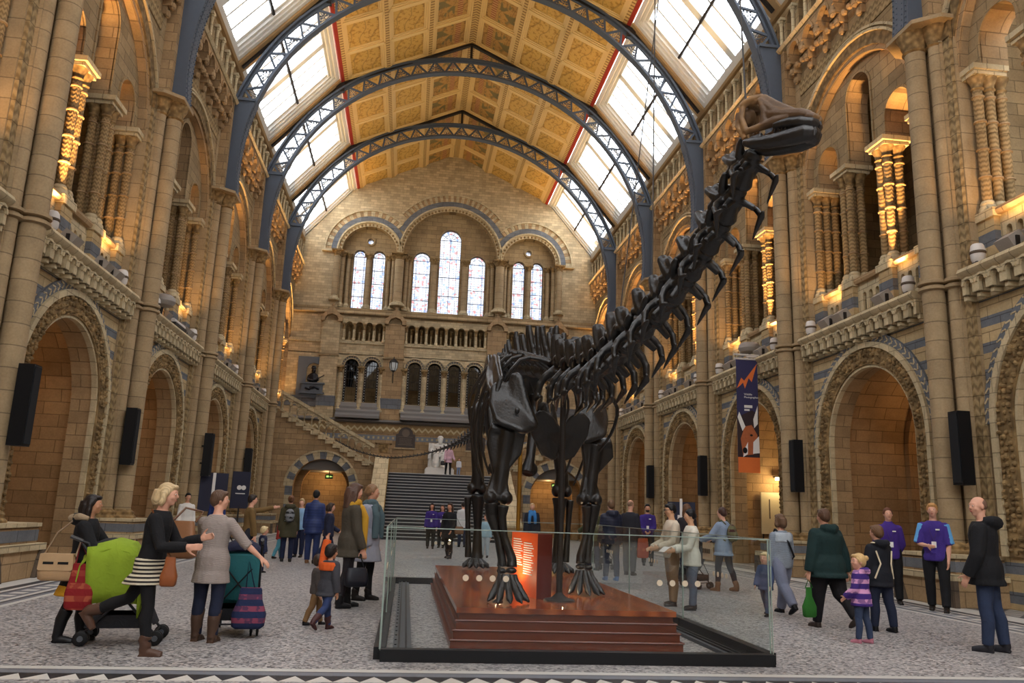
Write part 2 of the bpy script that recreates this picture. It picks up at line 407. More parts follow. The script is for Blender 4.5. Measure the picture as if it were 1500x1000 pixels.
# ------------------------------------------------------------------ one bay of the side wall (local y = 0 at bay centre)
H = B/2
OY = 2.75                              # half width between pilasters
def bay_meshes():
    R = {}
    # lower arcade wall with arch
    m = MB(); m.panel(-H, H, 0, 6.38, XW, 10.45, [(0,2.0,0,3.6)], FS, seg=28, mi_in=1)
    R['lower'] = m.mesh('lower_wall', [M_stripe, M_wall])
    m = MB(); m.ring(0, 3.6, 2.0, 2.46, XW-.07, XW+.02, FS, leg=1.0, seg=40)
    rnd = random.Random(3)
    def apos(q, r):
        if q < 2.6: return (-r, 1.0+q)
        if q > 2.6+7.1: return (r, 3.6-(q-9.7))
        t = (q-2.6)/7.1*PI; return (-r*math.cos(t), 3.6+r*math.sin(t))
    for i in range(95):
        for r in (2.09,2.23,2.37):
            p_ = apos(12.3*(i+rnd.random()*.6)/95, r+rnd.uniform(-.03,.03)); m.ell((XW-.07, p_[0], p_[1]), (rnd.uniform(.04,.09), rnd.uniform(.035,.07), rnd.uniform(.035,.07)), 6, 4)
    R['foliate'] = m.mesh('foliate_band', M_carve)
    m = MB(); m.ring(0, 3.6, 2.44, 2.58, XW-.13, XW+.02, FS, leg=1.0, seg=40); m.ring(0, 3.6, 1.93, 2.0, XW-.03, XW+.1, FS, leg=1.0, seg=40)
    R['arch_mould'] = m.mesh('arch_moulding', M_cream)
    m = MB(); m.ring(0, 3.6, 2.58, 2.8, XW-.06, XW+.02, FS, seg=40); R['hood'] = m.mesh('hood_band', M_blue)
    m = MB()
    for i in range(40):
        t = PI*(i+.5)/40
        for sgn in (-1, 1):
            r0, r1 = 2.69+sgn*.01, 2.69+sgn*.085
            ta, tb = t, t + .045
            p0 = (-r0*math.cos(ta), 3.6+r0*math.sin(ta)); p1 = (-r1*math.cos(tb), 3.6+r1*math.sin(tb))
            m.bar((XW-.063, p0[0], p0[1]), (XW-.063, p1[0], p1[1]), .035, .016, up=(1,0,0))
    R['leaf'] = m.mesh('leaf_inlay', M_cream)
    # corbelled string course
    m = MB(); n = 14; w = 2*OY/n
    ops = [(-OY+w*(i+.5), .1, 6.3, 6.5) for i in range(n)]
    m.panel(-OY, OY, 6.3, 6.68, 9.5, 9.8, ops, FS, seg=6, back=False)
    for i in range(n): m.ring(-OY+w*(i+.5), 6.5, .12, .17, 9.46, 9.52, FS, seg=6)
    for i in range(n+1): m.box((9.56, -OY+w*i-.05, 6.2), (9.86, -OY+w*i+.05, 6.32))
    m.box((9.78,-OY,6.2),(9.86,OY,6.7))
    R['corbel'] = m.mesh('corbel_course', M_cream)
    m = MB(); m.sweep([(9.42,6.72),(9.38,6.78),(9.42,6.86),(9.9,6.86),(9.9,6.66),(9.5,6.66)], -OY, OY, FS); R['string'] = m.mesh('string_rail', M_cream)
    # gallery floor
    m = MB(); m.box((9.86,-H,6.5),(13.6,H,6.84)); R['gfloor'] = m.mesh('gallery_floor', M_dark)
    # upper wall with big arch
    m = MB(); m.panel(-H, H, 6.84, 16.7, XW, 10.1, [(0,2.85,6.84,11.65)], FS, seg=36, mi_in=1)
    R['upper'] = m.mesh('upper_wall', [M_dark, M_wall])
    m = MB()
    m.ring(0, 11.65, 2.72, 2.86, XW+.02, 10.4, FS, leg=11.56, seg=40); R['soffit'] = m.mesh('arch_soffit_order', M_wall)
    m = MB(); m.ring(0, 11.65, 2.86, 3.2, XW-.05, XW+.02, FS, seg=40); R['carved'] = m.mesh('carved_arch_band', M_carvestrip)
    m = MB(); m.ring(0, 11.65, 3.2, 3.27, XW-.12, XW+.02, FS, seg=40); m.ring(0, 11.65, 3.33, 3.4, XW-.08, XW+.02, FS, seg=40)
    R['uhood'] = m.mesh('arch_hood_moulding', M_cream)
    m = MB(); m.box((XW-.03,-H,14.85),(XW+.01,H,15.35)); R['diaper'] = m.mesh('diaper_frieze', M_zig)
    # arcade wall over the colonnettes
    rr = 2.86
    top = lambda a: 11.65 + math.sqrt(max(.01, rr*rr - min(abs(a), rr-.001)**2))
    m = MB(); m.panel(-2.8, 2.8, 11.55, top, 10.1, 10.75, [(-1.75,.55,11.55,12.05),(0,.6,11.55,13.45),(1.75,.55,11.55,12.05)], FS, seg=18, mi_in=1)
    R['arcade'] = m.mesh('arcade_wall', [M_dark, M_wall])
    m = MB()
    for c, h, sp in ((-1.75,.55,12.05),(0,.6,13.45),(1.75,.55,12.05)): m.ring(c, sp, h, h+.07, 10.06, 10.12, FS, leg=11.55, seg=18)
    R['arcmould'] = m.mesh('arcade_moulding', M_dark)
    # parapet of the gallery
    m = MB()
    ops = []
    for c in (-1.72, 0, 1.72):
        for j in (-1, 0, 1): ops.append((c+j*.3, .085, 7.2, 7.62))
    m.panel(-2.8, 2.8, 6.84, 8.0, 10.12, 10.32, ops, FS, seg=8)
    R['parapet'] = m.mesh('parapet_panel', M_cream)
    m = MB(); m.sweep([(10.02,7.98),(9.98,8.06),(10.02,8.14),(10.42,8.14),(10.42,7.98)], -2.8, 2.8, FS); R['coping'] = m.mesh('parapet_coping', M_wall)
    m = MB(); m.box((9.98, -.3, 6.84),(10.8, .3, 7.95)); R['ppier'] = m.mesh('parapet_pier', M_pierstripe)
    m = MB(); m.box((9.93, -.35, 6.84),(10.85, .35, 6.95)); m.box((9.93, -.35, 7.95),(10.85, .35, 8.14)); R['ppcap'] = m.mesh('parapet_pier_moulding', M_cream)
    # machicolated cornice
    m = MB(); nb = 6; w = 2*OY/nb
    for i in range(nb+1):
        y = -OY + w*i
        for (z0, z1, dx, hw) in ((15.35,15.62,.14,.1),(15.62,15.9,.26,.13),(15.9,16.15,.38,.15)):
            m.box((XW-dx, y-hw, z0), (XW+.02, y+hw, z1))
            m.ell((XW-dx, y, z0+.05), (.09,hw*.95,.13), 8, 6)
    R['bracket'] = m.mesh('cornice_bracket', M_wall)
    m = MB(); m.panel(-OY, OY, 16.02, 16.6, XW-.42, XW-.05, [(-OY+w*(i+.5), .3, 16.02, 16.15) for i in range(nb)], FS, seg=10)
    for i in range(nb): m.ring(-OY+w*(i+.5), 16.15, .3, .38, XW-.46, XW-.4, FS, seg=10)
    for i in range(nb):  # small star bosses hanging in the arches
        for j in (-1, 1):
            m.ell((XW-.22, -OY+w*(i+.5)+j*.14, 15.78), (.1,.1,.1), 6, 4)
    R['machic'] = m.mesh('cornice_arches', M_wall)
    m = MB(); m.sweep([(9.38,16.6),(9.3,16.68),(9.36,16.78),(9.95,16.78),(9.95,16.6)], -H, H, FS); R['cornice'] = m.mesh('cornice_rail', M_cream)
    # top arcade under the skylight
    m = MB(); na = 8; w2 = 2*3.2/na
    m.panel(-H, H, 16.78, 18.2, 9.62, 9.8, [(-3.2+w2*(i+.5), .25, 16.86, 17.75) for i in range(na)], FS, seg=10)
    R['toparc'] = m.mesh('top_arcade', M_dark)
    m = MB()
    for i in range(na+1):
        y = -3.2 + w2*i
        for dx in (9.5, 9.66): m.lathe([(.05,16.86),(.075,16.92),(.055,16.98),(.05,17.6),(.07,17.66),(.1,17.8)], (dx,y,0), 8)
        m.box((9.42,y-.13,17.78),(9.78,y+.13,17.88))
    R['topcol'] = m.mesh('top_arcade_colonnettes', M_cream)
    m = MB(); m.sweep([(9.5,18.2),(9.42,18.26),(9.5,18.34),(9.9,18.34),(9.9,18.2)], -H, H, FS); R['topsill'] = m.mesh('skylight_sill', M_tan)
    m = MB(); m.box((11.4,-H,16.0),(11.5,H,20)); m.box((9.8,-H,16.2),(11.5,H,16.7)); m.box((9.75,-H,18.34),(11.5,H,18.5))
    R['passage'] = m.mesh('passage_wall', M_dark)
    # alcove behind the lower arch
    m = MB(); seg = 24; r, sp, d0, d1 = 2.3, 3.55, 10.45, 14.2
    pts = [(-r,0)] + [(-r*math.cos(PI*i/seg), sp+r*math.sin(PI*i/seg)) for i in range(seg+1)] + [(r,0)]
    for i in range(len(pts)-1):
        (a0,z0),(a1,z1) = pts[i], pts[i+1]
        m.add([FS(a0,z0,d0),FS(a1,z1,d0),FS(a1,z1,d1),FS(a0,z0,d1)], [(0,1,2,3)])
    m.panel(-H, H, 0, 6.3, d0, d0+.02, [(0,r,0,sp)], FS, seg=24, back=False)
    R['vault'] = m.mesh('alcove_vault', M_alc)
    m = MB(); m.box((14.2,-H,0),(14.4,H,6.3)); R['aback'] = m.mesh('alcove_back_wall', M_alc)
    m = MB(); m.ring(0, 3.0, 1.75, 2.1, 14.05, 14.21, FS, leg=0, seg=30); m.ring(0, 3.55, 2.1, 2.32, 12.3, 12.75, FS, leg=0, seg=30); R['aring'] = m.mesh('alcove_arch', M_alc)
    m = MB()
    for z in (2.75, 3.25): m.box((14.17,-1.75,z),(14.21,1.75,z+.16))
    m.box((14.1,-1.75,0),(14.21,1.75,.35)); R['aband'] = m.mesh('alcove_band', M_alcband)
    # passage behind the gallery: back wall, vault
    m = MB(); m.box((13.4,-H,6.84),(13.6,H,16)); R['gback'] = m.mesh('gallery_back_wall', M_dark)
    m = MB(); m.box((10.1,-H,15.6),(13.6,H,15.8))
    m.box((10.75,H-.06,6.84),(13.4,H+.06,15.6)); R['gvault'] = m.mesh('gallery_vault', M_dark)
    return R
RM = bay_meshes()
PARTS = [('lower_wall','lower'),('foliate_band','foliate'),('arch_moulding','arch_mould'),('blue_hood_band','hood'),('leaf_inlay','leaf'),
         ('corbel_course','corbel'),('string_rail','string'),('gallery_floor','gfloor'),('arch_soffit','soffit'),('carved_arch_band','carved'),
         ('arch_hood_moulding','uhood'),('diaper_frieze','diaper'),('arcade_wall','arcade'),('arcade_moulding','arcmould'),('cornice_bracket','bracket'),
         ('cornice_arches','machic'),('cornice_rail','cornice'),('top_arcade','toparc'),('top_colonnette','topcol'),('skylight_sill','topsill'),
         ('passage_wall','passage'),('alcove_vault','vault'),('alcove_back_wall','aback'),('alcove_arch','aring'),('alcove_band','aband'),
         ('gallery_back_wall','gback'),('gallery_vault','gvault')]

# a cluster of colonnettes: every shaft, capital and base a part of its own
def colonnette_meshes():
    m = MB(); pr = [(.105,8.4)]
    for z in (8.95,9.6,10.25,10.85): pr += [(.105,z-.03),(.135,z-.014),(.135,z+.014),(.105,z+.03)]
    pr.append((.105,11.05)); m.lathe(pr, n=12, cap=False)
    q = [0]*12
    for i in range(len(pr)-1): m.m[i*12:(i+1)*12] = [1 if pr[i][0] > .11 or pr[i+1][0] > .11 else 0]*12
    sh = m.mesh('colonnette_shaft', [M_colon, M_wall])
    m = MB(); m.lathe([(.19,8.145),(.19,8.22),(.15,8.28),(.16,8.33),(.12,8.4)], n=12); bs = m.mesh('colonnette_base', M_cream)
    m = MB(); m.lathe([(.11,11.0),(.14,11.04),(.11,11.08),(.13,11.18),(.2,11.32)], n=12); cp = m.mesh('colonnette_capital', M_carve2)
    ab = {}
    m = MB(); m.box((9.92,-.22,11.32),(10.7,.22,11.42)); m.box((9.88,-.27,11.42),(10.73,.27,11.545)); ab[True] = m.mesh('abacus', M_cream)
    m = MB(); m.box((9.95,-.36,11.32),(10.66,.36,11.42)); m.box((9.88,-.42,11.42),(10.74,.42,11.545)); ab[False] = m.mesh('abacus', M_cream)
    return sh, cp, bs, ab
CSH, CCP, CBS, CAB = colonnette_meshes()
CPOS = {True: [(10.12,0),(10.4,0),(10.68,0)], False: [(10.14,-.16),(10.14,.16),(10.46,-.16),(10.46,.16)]}

# clustered pier
def pier_mesh():
    R = []
    m = MB(); m.lathe([(.23,1.2),(.235,6.6),(.235,6.9),(.225,12.45)], (XS,0,0), 24); R.append(('main_shaft', m.mesh('main_shaft', M_shaft)))
    for s in (-1, 1):
        m = MB(); m.lathe([(.15,1.2),(.15,12.45)], (9.66,s*.36,0), 16); R.append(('side_shaft', m.mesh('side_shaft', M_shaft)))
    for s in (-1, 1):
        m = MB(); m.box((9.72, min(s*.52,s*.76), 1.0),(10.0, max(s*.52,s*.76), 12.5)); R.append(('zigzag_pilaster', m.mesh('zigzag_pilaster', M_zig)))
    m = MB(); m.box((9.64,-.54,1.0),(10.4,.54,12.5)); m.box((9.8,-.8,1.0),(10.75,.8,15.6)); R.append(('core', m.mesh('core', M_shaft)))
    m = MB()
    for z in (6.64, 6.78):
        m.lathe([(.23,z-.06),(.31,z-.03),(.31,z+.03),(.23,z+.06)], (XS,0,0), 24)
        for s in (-1,1): m.lathe([(.15,z-.06),(.22,z-.03),(.22,z+.03),(.15,z+.06)], (9.66,s*.36,0), 16)
        m.box((9.64,-.8,z-.04),(10.0,.8,z+.04))
    R.append(('annulet', m.mesh('pier_annulet', M_shaft)))
    m = MB()
    for (c, r) in (((XS,0),.23),((9.66,.36),.15),((9.66,-.36),.15)):
        m.lathe([(r+.15,.98),(r+.15,1.03),(r+.09,1.08),(r+.1,1.14),(r,1.22)], (c[0],c[1],0), 20)
    m.box((9.66,-.8,.98),(10.0,.8,1.12)); R.append(('base', m.mesh('pier_base', M_carve2)))
    m = MB(); m.box((8.72,-.92,.0),(10.4,.92,.5)); m.box((8.8,-.86,.62),(10.4,.86,.95)); R.append(('pedestal', m.mesh('pier_pedestal', M_wall)))
    m = MB(); m.box((8.79,-.87,.66),(10.39,.87,.86)); R.append(('blue_band', m.mesh('pier_blue_band', M_blue)))
    m = MB(); m.box((8.66,-.98,.5),(10.4,.98,.62)); m.box((8.76,-.9,.92),(10.4,.9,.99)); R.append(('pedestal_moulding', m.mesh('pier_pedestal_moulding', M_cream)))
    m = MB()
    for sy in (-1, 1):    # dark splayed corner blocks
        m.prism([(sy*.99,0),(sy*.62,0),(sy*.74,.34),(sy*.84,.5),(sy*.99,.5)], 8.64, 8.74, FS)
    R.append(('corner_block', m.mesh('pier_corner_block', M_alcband)))
    m = MB()
    for (c, r) in (((XS,0),.23),((9.66,.36),.15),((9.66,-.36),.15)):
        m.lathe([(r,12.4),(r+.05,12.44),(r,12.48),(r+.03,12.6),(r+.16,12.88)], (c[0],c[1],0), 20)
    m.box((9.72,-.78,12.45),(10.2,.78,12.88)); R.append(('capital', m.mesh('pier_capital', M_carve2)))
    m = MB(); m.prism([(-.5,9.02),(.5,9.02),(.88,9.5),(.88,10.2),(-.88,10.2),(-.88,9.5)], 12.88, 12.98, lambda a,b,d: (b,a,d)); R.append(('abacus', m.mesh('pier_abacus', M_shaft)))
    m = MB(); m.box((9.46,-.52,12.98),(10.2,.52,16.62)); R.append(('upper_block', m.mesh('pier_upper_block', M_wall)))
    return R
PM = pier_mesh()

for s in (1, -1):
    rz = 0 if s == 1 else PI
    for k in BAYS:
        y = YC(k)
        w = link('wall_'+SIDE[s], RM['upper']); w.location = (0,y,0); w.rotation_euler = (0,0,rz)
        tag(w, 'buff terracotta wall bay on the %s side, %s' % (SIDE[s], where(k)), 'wall', kind='structure')
        for n, key in PARTS: link(n, RM[key], w)
        g = thing('gallery_parapet', 'pierced stone gallery parapet, %s wall, %s' % (SIDE[s], where(k)), 'parapet', (0,y,0), rz, 'gallery parapets', 'structure')
        link('parapet_panel', RM['parapet'], g); link('coping', RM['coping'], g)
        for c in (-2.55,-.92,.92,2.55):
            q = link('striped_pier', RM['ppier'], g); q.location.y = c; q = link('pier_moulding', RM['ppcap'], q)
        for i, (c, rsp) in enumerate(((-2.55,True),(-.92,False),(.92,False),(2.55,True))):
            far = s*c
            pl = ('far end' if far > 2 else 'near end' if far < -2 else 'inner far side' if far > 0 else 'inner near side')
            t = thing('colonnette_cluster', 'ringed colonnettes, %s of %s gallery bay, %s' % (pl, SIDE[s], where(k)), 'column', (0,y+s*c,0), rz, 'gallery colonnette clusters')
            for px, py in CPOS[rsp]:
                for n, me in (('shaft', CSH),('foliate_capital', CCP),('base', CBS)): q = link(n, me, t); q.location = (px,py,0)
            link('abacus', CAB[rsp], t)
    for k in PIERS:
        t = thing('clustered_pier', 'tall clustered stone pier along the %s wall, %s' % (SIDE[s], where(k)), 'pillar', (0,YP(k),0), rz, 'clustered piers', 'structure')
        for n, me in PM: link(n, me, t)

# ------------------------------------------------------------------ roof
EX, EZ = 6.4, 22.05                   # eaves purlin
BX, BZ = 9.5, 18.36                   # foot of skylight
RZ_ = 25.0
def slope(P, Q):
    """returns fn(a along hall, b up the slope, d outwards)"""
    P = V((P[0],0,P[1])); Q = V((Q[0],0,Q[1])); u = (Q-P).normalized(); n = V((-u.z,0,u.x))
    if n.z < 0: n = -n
    L = (Q-P).length
    return (lambda a, b, d: tuple(P + u*b + n*d + V((0,a,0)))), L
fs_sky, LS = slope((BX,BZ),(EX,EZ))
fs_cei, LC = slope((EX,EZ),(0,RZ_))
def fbox(m, fn, a0, a1, b0, b1, d0, d1):
    vs = [fn(a,b,d) for d in (d0,d1) for (a,b) in ((a0,b0),(a1,b0),(a1,b1),(a0,b1))]
    m.add(vs, [(0,3,2,1),(4,5,6,7),(0,1,5,4),(1,2,6,5),(2,3,7,6),(3,0,4,7)])
def skylight_mesh():
    fr, tn, gl, pu = MB(), MB(), MB(), MB()
    for s in (-1, 1):
        e = lambda x: s*x
        def fb(m, x0, x1, *r): fbox(m, fs_sky, min(e(x0),e(x1)), max(e(x0),e(x1)), *r)
        fb(tn, 3.2, 3.54, 0, LS, -.02, .35)
        fb(fr, 3.0, 3.2, 0, LS, .06, .35); fb(fr, 2.84, 3.0, .1, LS-.1, .14, .4); fb(fr, 2.7, 2.84, .2, LS-.2, .22, .45)
        fb(fr, 2.55, 2.7, .25, LS-.25, .34, .5)
    for b0, b1, d in ((0,.16,.06),(.16,.3,.16),(LS-.2,LS,.06),(LS-.36,LS-.2,.16),(LS-.5,LS-.36,.26)):
        fbox(fr, fs_sky, -3.0, 3.0, b0, b1, d, d+.3)
    fbox(fr, fs_sky, -.17, .17, .2, LS-.3, .26, .46)
    for a in (-1.75,-.92,.92,1.75): fbox(fr, fs_sky, a-.045, a+.045, .2, LS-.3, .34, .42)
    fbox(pu, fs_sky, -2.6, 2.6, LS*.47-.05, LS*.47+.05, .2, .3)
    fbox(gl, fs_sky, -2.6, 2.6, .25, LS-.3, .395, .4)
    return [('frame', fr.mesh('skylight_frame', M_white)), ('end_board', tn.mesh('skylight_board', M_tan)), ('purlin_rod', pu.mesh('skylight_purlin', M_irond)), ('glass', gl.mesh('skylight_pane', M_skyglass, 0))]
SKM = skylight_mesh()
def ceiling_mesh():
    R = []
    m = MB(); fbox(m, fs_cei, -H, H, 0, LC, .12, .3); R.append(('ceiling_boards', m.mesh('ceiling_boards', M_creamp)))
    m = MB(); fbox(m, fs_cei, -H, H, .02, .2, -.02, .14); R.append(('red_trim', m.mesh('ceiling_red_trim', M_red)))
    m = MB()
    cw = (LC-.4)/3; ch = B/3
    for i in range(4): 
        b = .3 + cw*i
        fbox(m, fs_cei, -H, H, b-.09, b+.09, -.03, .14)
    R.append(('beaded_rib', m.mesh('ceiling_ribs', M_bead)))
    m = MB()
    for i in range(3):
        b0, b1 = .3+cw*i+.09, .3+cw*(i+1)-.09
        for j in range(3):
            a0, a1 = -H+ch*j, -H+ch*(j+1)
            for q, d in ((.0,.0),(.09,.04),(.17,.08)):
                fbox(m, fs_cei, a0+q, a0+q+.09, b0+q, b1-q, d, .14); fbox(m, fs_cei, a1-q-.09, a1-q, b0+q, b1-q, d, .14)
                fbox(m, fs_cei, a0+q, a1-q, b0+q, b0+q+.09, d, .14); fbox(m, fs_cei, a0+q, a1-q, b1-q-.09, b1-q, d, .14)
    R.append(('panel_moulding', m.mesh('ceiling_mouldings', M_creamp)))
    return R, cw, ch
CEM, CW_, CH_ = ceiling_mesh()
def panel_mesh(mat):
    m = MB(); m.box((-CW_/2+.27, -CH_/2+.2, 0), (CW_/2-.27, CH_/2-.2, .03)); return m.mesh('painted_panel', mat)
PNM = [panel_mesh(M_gild), panel_mesh(M_gild2)]
nwin = 0
cu = (V(fs_cei(0,1,0))-V(fs_cei(0,0,0))).normalized(); cn = (V(fs_cei(0,0,1))-V(fs_cei(0,0,0))).normalized()
for k in [-3,-2]+BAYS:
    for s in (1, -1):
        nwin += 1
        w = thing('window_%d' % nwin, 'sloping glazed roof light above the %s wall, bay %s' % (SIDE[s], where(max(k,-1)) if k >= -1 else ORD[-k-1]+' behind the camera'), 'window', (0,YC(k),0), 0 if s == 1 else PI, kind='structure')
        for n, me in SKM: link(n, me, w)
        c = thing('ceiling', 'gilded panelled ceiling slope on the %s side, bay %s' % (SIDE[s], where(max(k,-1)) if k >= -1 else ORD[-k-1]+' behind the camera'), 'ceiling', (0,YC(k),0), 0 if s == 1 else PI, kind='structure')
        for n, me in CEM: link(n, me, c)
        for i in range(3):
            for j in range(3):
                p = link('painted_panel', PNM[1 if i == 2 else 0], c)
                ctr = V(fs_cei(-H+CH_*(j+.5), .3+CW_*(i+.5), .115))
                p.matrix_local = Matrix(((cu.x,0,cn.x,ctr.x),(0,1,0,ctr.y),(cu.z,0,cn.z,ctr.z),(0,0,0,1)))

# iron arched trusses
def truss_mesh():
    R = []; ZC = 14.1; FT = lambda a, b, d: (a, d, b)
    m = MB(); m.ring(0, ZC, 9.1, 9.16, -.17, .17, FT, seg=64, t0=-.12, t1=PI+.12); m.ring(0, ZC, 9.16, 9.26, -.05, .05, FT, seg=64, t0=-.12, t1=PI+.12); R.append(('inner_rib', m))
    m = MB(); m.ring(0, ZC, 9.86, 9.95, -.17, .17, FT, seg=64, t0=.29, t1=PI-.29); m.ring(0, ZC, 9.76, 9.86, -.05, .05, FT, seg=64, t0=.29, t1=PI-.29); R.append(('outer_rib', m))
    m = MB(); sc = MB(); n = 27; t0, t1 = .3, PI-.3; dt = (t1-t0)/n
    P = lambda r, t: V((-r*math.cos(t), 0, ZC + r*math.sin(t)))
    for i in range(n):
        a, c, b = t0+dt*i, t0+dt*(i+.5), t0+dt*(i+1)
        m.bar(P(9.2,a), P(9.82,c), .09, .06, up=(0,1,0)); m.bar(P(9.82,c), P(9.2,b), .09, .06, up=(0,1,0))
        # scrollwork
        st = P(9.26,c); tp = P(9.66,c); sc.bar(st, tp, .022, .02, up=(0,1,0))
        for sg in (-1, 1):
            if i % 2:
                q = [P(9.3+.06*j, c+sg*dt*(.30-.06*j)*math.sin(.6+j*.7)) for j in range(5)]; sc.tube(q, .013, 4)
                for rr, tt in ((9.34,.26),(9.44,.16),(9.54,.1)):
                    x = P(rr, c+sg*dt*tt); sc.bar(P(rr-.04, c), x, .018, .016, up=(0,1,0)); sc.ell(x, (.045,.012,.045), 6, 4)
            else:
                for rr, tt, R_ in ((9.36,.24,.075),(9.5,.14,.06),(9.36,.07,.05),(9.62,.05,.04)):
                    cc = P(rr, c+sg*dt*tt); q = [cc + V((math.cos(u)*R_,0,math.sin(u)*R_)) for u in [2*PI*v/10 for v in range(11)]]; sc.tube(q, .012, 4, cap=False)
    R.append(('lattice', m)); R.append(('scrollwork', sc))
    for s in (-1, 1):
        m = MB(); poly = [(s*9.46,12.98),(s*9.46,16.8)]
        for i in range(9):
            z = 16.8 - (16.8-12.98)*i/8; poly.append((s*math.sqrt(9.12**2-(z-ZC)**2), z))
        m.prism(poly, -.3, .3, FT); m.box((min(s*9.46,s*8.72),-.36,16.8),(max(s*9.46,s*8.72),.36,16.9))
        for i in range(24):
            z = 13.1+i*.15; x = s*(math.sqrt(9.12**2-(z-ZC)**2)); 
            for y in (-.24,.24,-.1,.1): m.ell((x-s*.02, y, z), (.025,.025,.025), 5, 4)
        m.bar((s*8.75,0,17.0),(s*9.35,0,17.05),.07,.1); R.append(('steel_foot', m))
    m = MB(); m.box((-.06,-.06,24.0),(.06,.06,25.0)); R.append(('hanger', m))
    m = MB()
    for s in (-1, 1): m.bar((0,0,24.93),(s*6.4,0,21.98),.2,.12); m.bar((s*6.4,0,22.0),(s*9.42,0,18.4),.16,.12); m.box((min(s*6.2,s*6.6),-.15,21.6),(max(s*6.2,s*6.6),.15,21.98))  # dark ceiling bars also stand in for the shadow gap along the rafters
    R.append(('rafter_shade_bar', m))
    return [(n, mb.mesh(n, M_irond if n in ('hanger','rafter_shade_bar') else M_iron)) for n, mb in R]
TM = truss_mesh()
for k in PIERS:
    t = thing('iron_arch_truss', 'grey-blue iron latticed arch truss spanning the roof, %s' % {-1:'overhead, out of view',0:'nearest the camera',1:'second in depth',2:'third in depth',3:'fourth in depth',4:'closest to the end wall'}[k], 'truss', (0,YP(k),0), 0, 'iron roof trusses', 'structure')
    for n, me in TM: link(n, me, t)
# ------------------------------------------------------------------ end wall
M_lead = plain('window_lead', (40,40,44), .6)
def stained(name, strength=1):
    t = NT(name); g, p = t.pos()
    cv = t.n.new('ShaderNodeCombineXYZ'); t.put(cv.inputs[0], p[0]); t.put(cv.inputs[1], p[2])
    b = t.new('TexBrick', Vector=cv.outputs[0]); b.inputs['Color1'].default_value = (.5,.5,.52,1); b.inputs['Color2'].default_value = (.42,.43,.46,1)
    b.inputs['Mortar'].default_value = (.02,.02,.03,1); b.inputs['Scale'].default_value = 1; b.inputs['Brick Width'].default_value = .28; b.inputs['Row Height'].default_value = .16; b.inputs['Mortar Size'].default_value = .006; b.offset = 0
    vo = t.new('TexVoronoi', Vector=g, Scale=7); c = t.n.new('ShaderNodeSeparateColor'); t.put(c.inputs[0], vo.outputs['Color'])
    col = t.mix(t.math('GREATER_THAN', c.outputs[0], .9), b.outputs['Color'], (.42,.3,.3,1))
    col = t.mix(t.math('GREATER_THAN', c.outputs[1], .92), col, (.32,.36,.46,1))
    tr = t.new('BsdfTransparent'); t.put(tr.inputs[0], col); tl = t.new('BsdfTranslucent'); t.put(tl.inputs[0], col)
    mx = t.n.new('ShaderNodeMixShader'); mx.inputs[0].default_value = .25; t.put(mx.inputs[1], tr.outputs[0]); t.put(mx.inputs[2], tl.outputs[0])
    t.t.links.new(mx.outputs[0], t.out.inputs[0]); return t.mat
M_stain = stained('stained_window_glass')
M_leadglass = glass_mat('leaded_dark_glass', (.07,.085,.11,1), .03)

PARC = ((-5.28,1.78,17.75),(0,3.1,17.9),(5.28,1.78,17.75))      # recess arches: centre, half width, spring
roof = lambda a: min(25.2 - .4609*abs(a), 31)
gab = lambda a: (RZ_+.12 - (RZ_-EZ)/EX*abs(a)) if abs(a) < EX else max(18.4, EZ+.12-(abs(a)-EX)*(EZ-BZ)/(BX-EX))
m = MB(); m.panel(-9.9, 9.9, 13.5, gab, YE, YE+.9, [(c,h,13.95,sp) for c,h,sp in PARC], FE, seg=36, mi_in=1)
we = obj('wall_back', m, [M_end, M_dark]); tag(we, 'gabled end wall of weathered terracotta closing the hall', 'wall', kind='structure')
def part(n, mb, mat, p=None, smooth=35): return obj(n, mb, mat, p or we, smooth)
# voussoir bands
def clip(c, r):
    if c == 0:
        q = math.acos(min(1, 3.28/r)); return q, PI-q
    q = math.acos(2.0/r); return (0, PI-q) if c < 0 else (q, PI)
m = MB()
for c, r0, r1, sp in ((-5.28,2.12,2.82,17.75),(5.28,2.12,2.82,17.75),(0,3.44,4.2,17.9)):
    m.ring(c, sp, r0, r0+.34, YE-.05, YE+.02, FE, seg=48, t0=clip(c,r0+.17)[0], t1=clip(c,r0+.17)[1])
part('grey_arch_band', m, M_blue)
m = MB(); mm = MB()
for c, r0, r1, sp, n in ((-5.28,2.46,2.82,17.75,26),(5.28,2.46,2.82,17.75,26),(0,3.78,4.2,17.9,40)):
    for i in range(n):
        q0, q1 = clip(c, r1); t = q0+(q1-q0)*(i+.5)/n; dt = (q1-q0)/n*.42
        (m if i % 2 else mm).ring(c, sp, r0, r1, YE-.06, YE+.02, FE, seg=2, t0=t-dt*1.1, t1=t+dt*1.1)
part('cream_voussoir', m, M_cream); part('buff_voussoir', mm, M_wall)
m = MB()
for c, r, sp in ((-5.28,2.82,17.75),(5.28,2.82,17.75),(0,4.2,17.9)): m.ring(c, sp, r, r+.09, YE-.14, YE+.02, FE, seg=48, t0=clip(c,r)[0], t1=clip(c,r)[1])
for c, r, sp in ((-5.28,2.02,17.75),(5.28,2.02,17.75),(0,3.34,17.9)): m.ring(c, sp, r, r+.1, YE-.1, YE+.02, FE, seg=48)
for s in (-1, 1): m.box((min(s*7.25,s*8.3),YE-.2,17.62),(max(s*7.25,s*8.3),YE+.02,17.76))
part('hood_moulding', m, M_cream)
m = MB()
for c, r, sp in ((-5.28,1.78,17.75),(5.28,1.78,17.75),(0,3.1,17.9)):
    n = int(r*14)
    for i in range(n):
        t = PI*(i+.5)/n; m.ell((c-(r+.1)*math.cos(t), YE+.02, sp+(r+.1)*math.sin(t)), (.09,.07,.09), 6, 4)
part('billet_moulding', m, M_carve2)
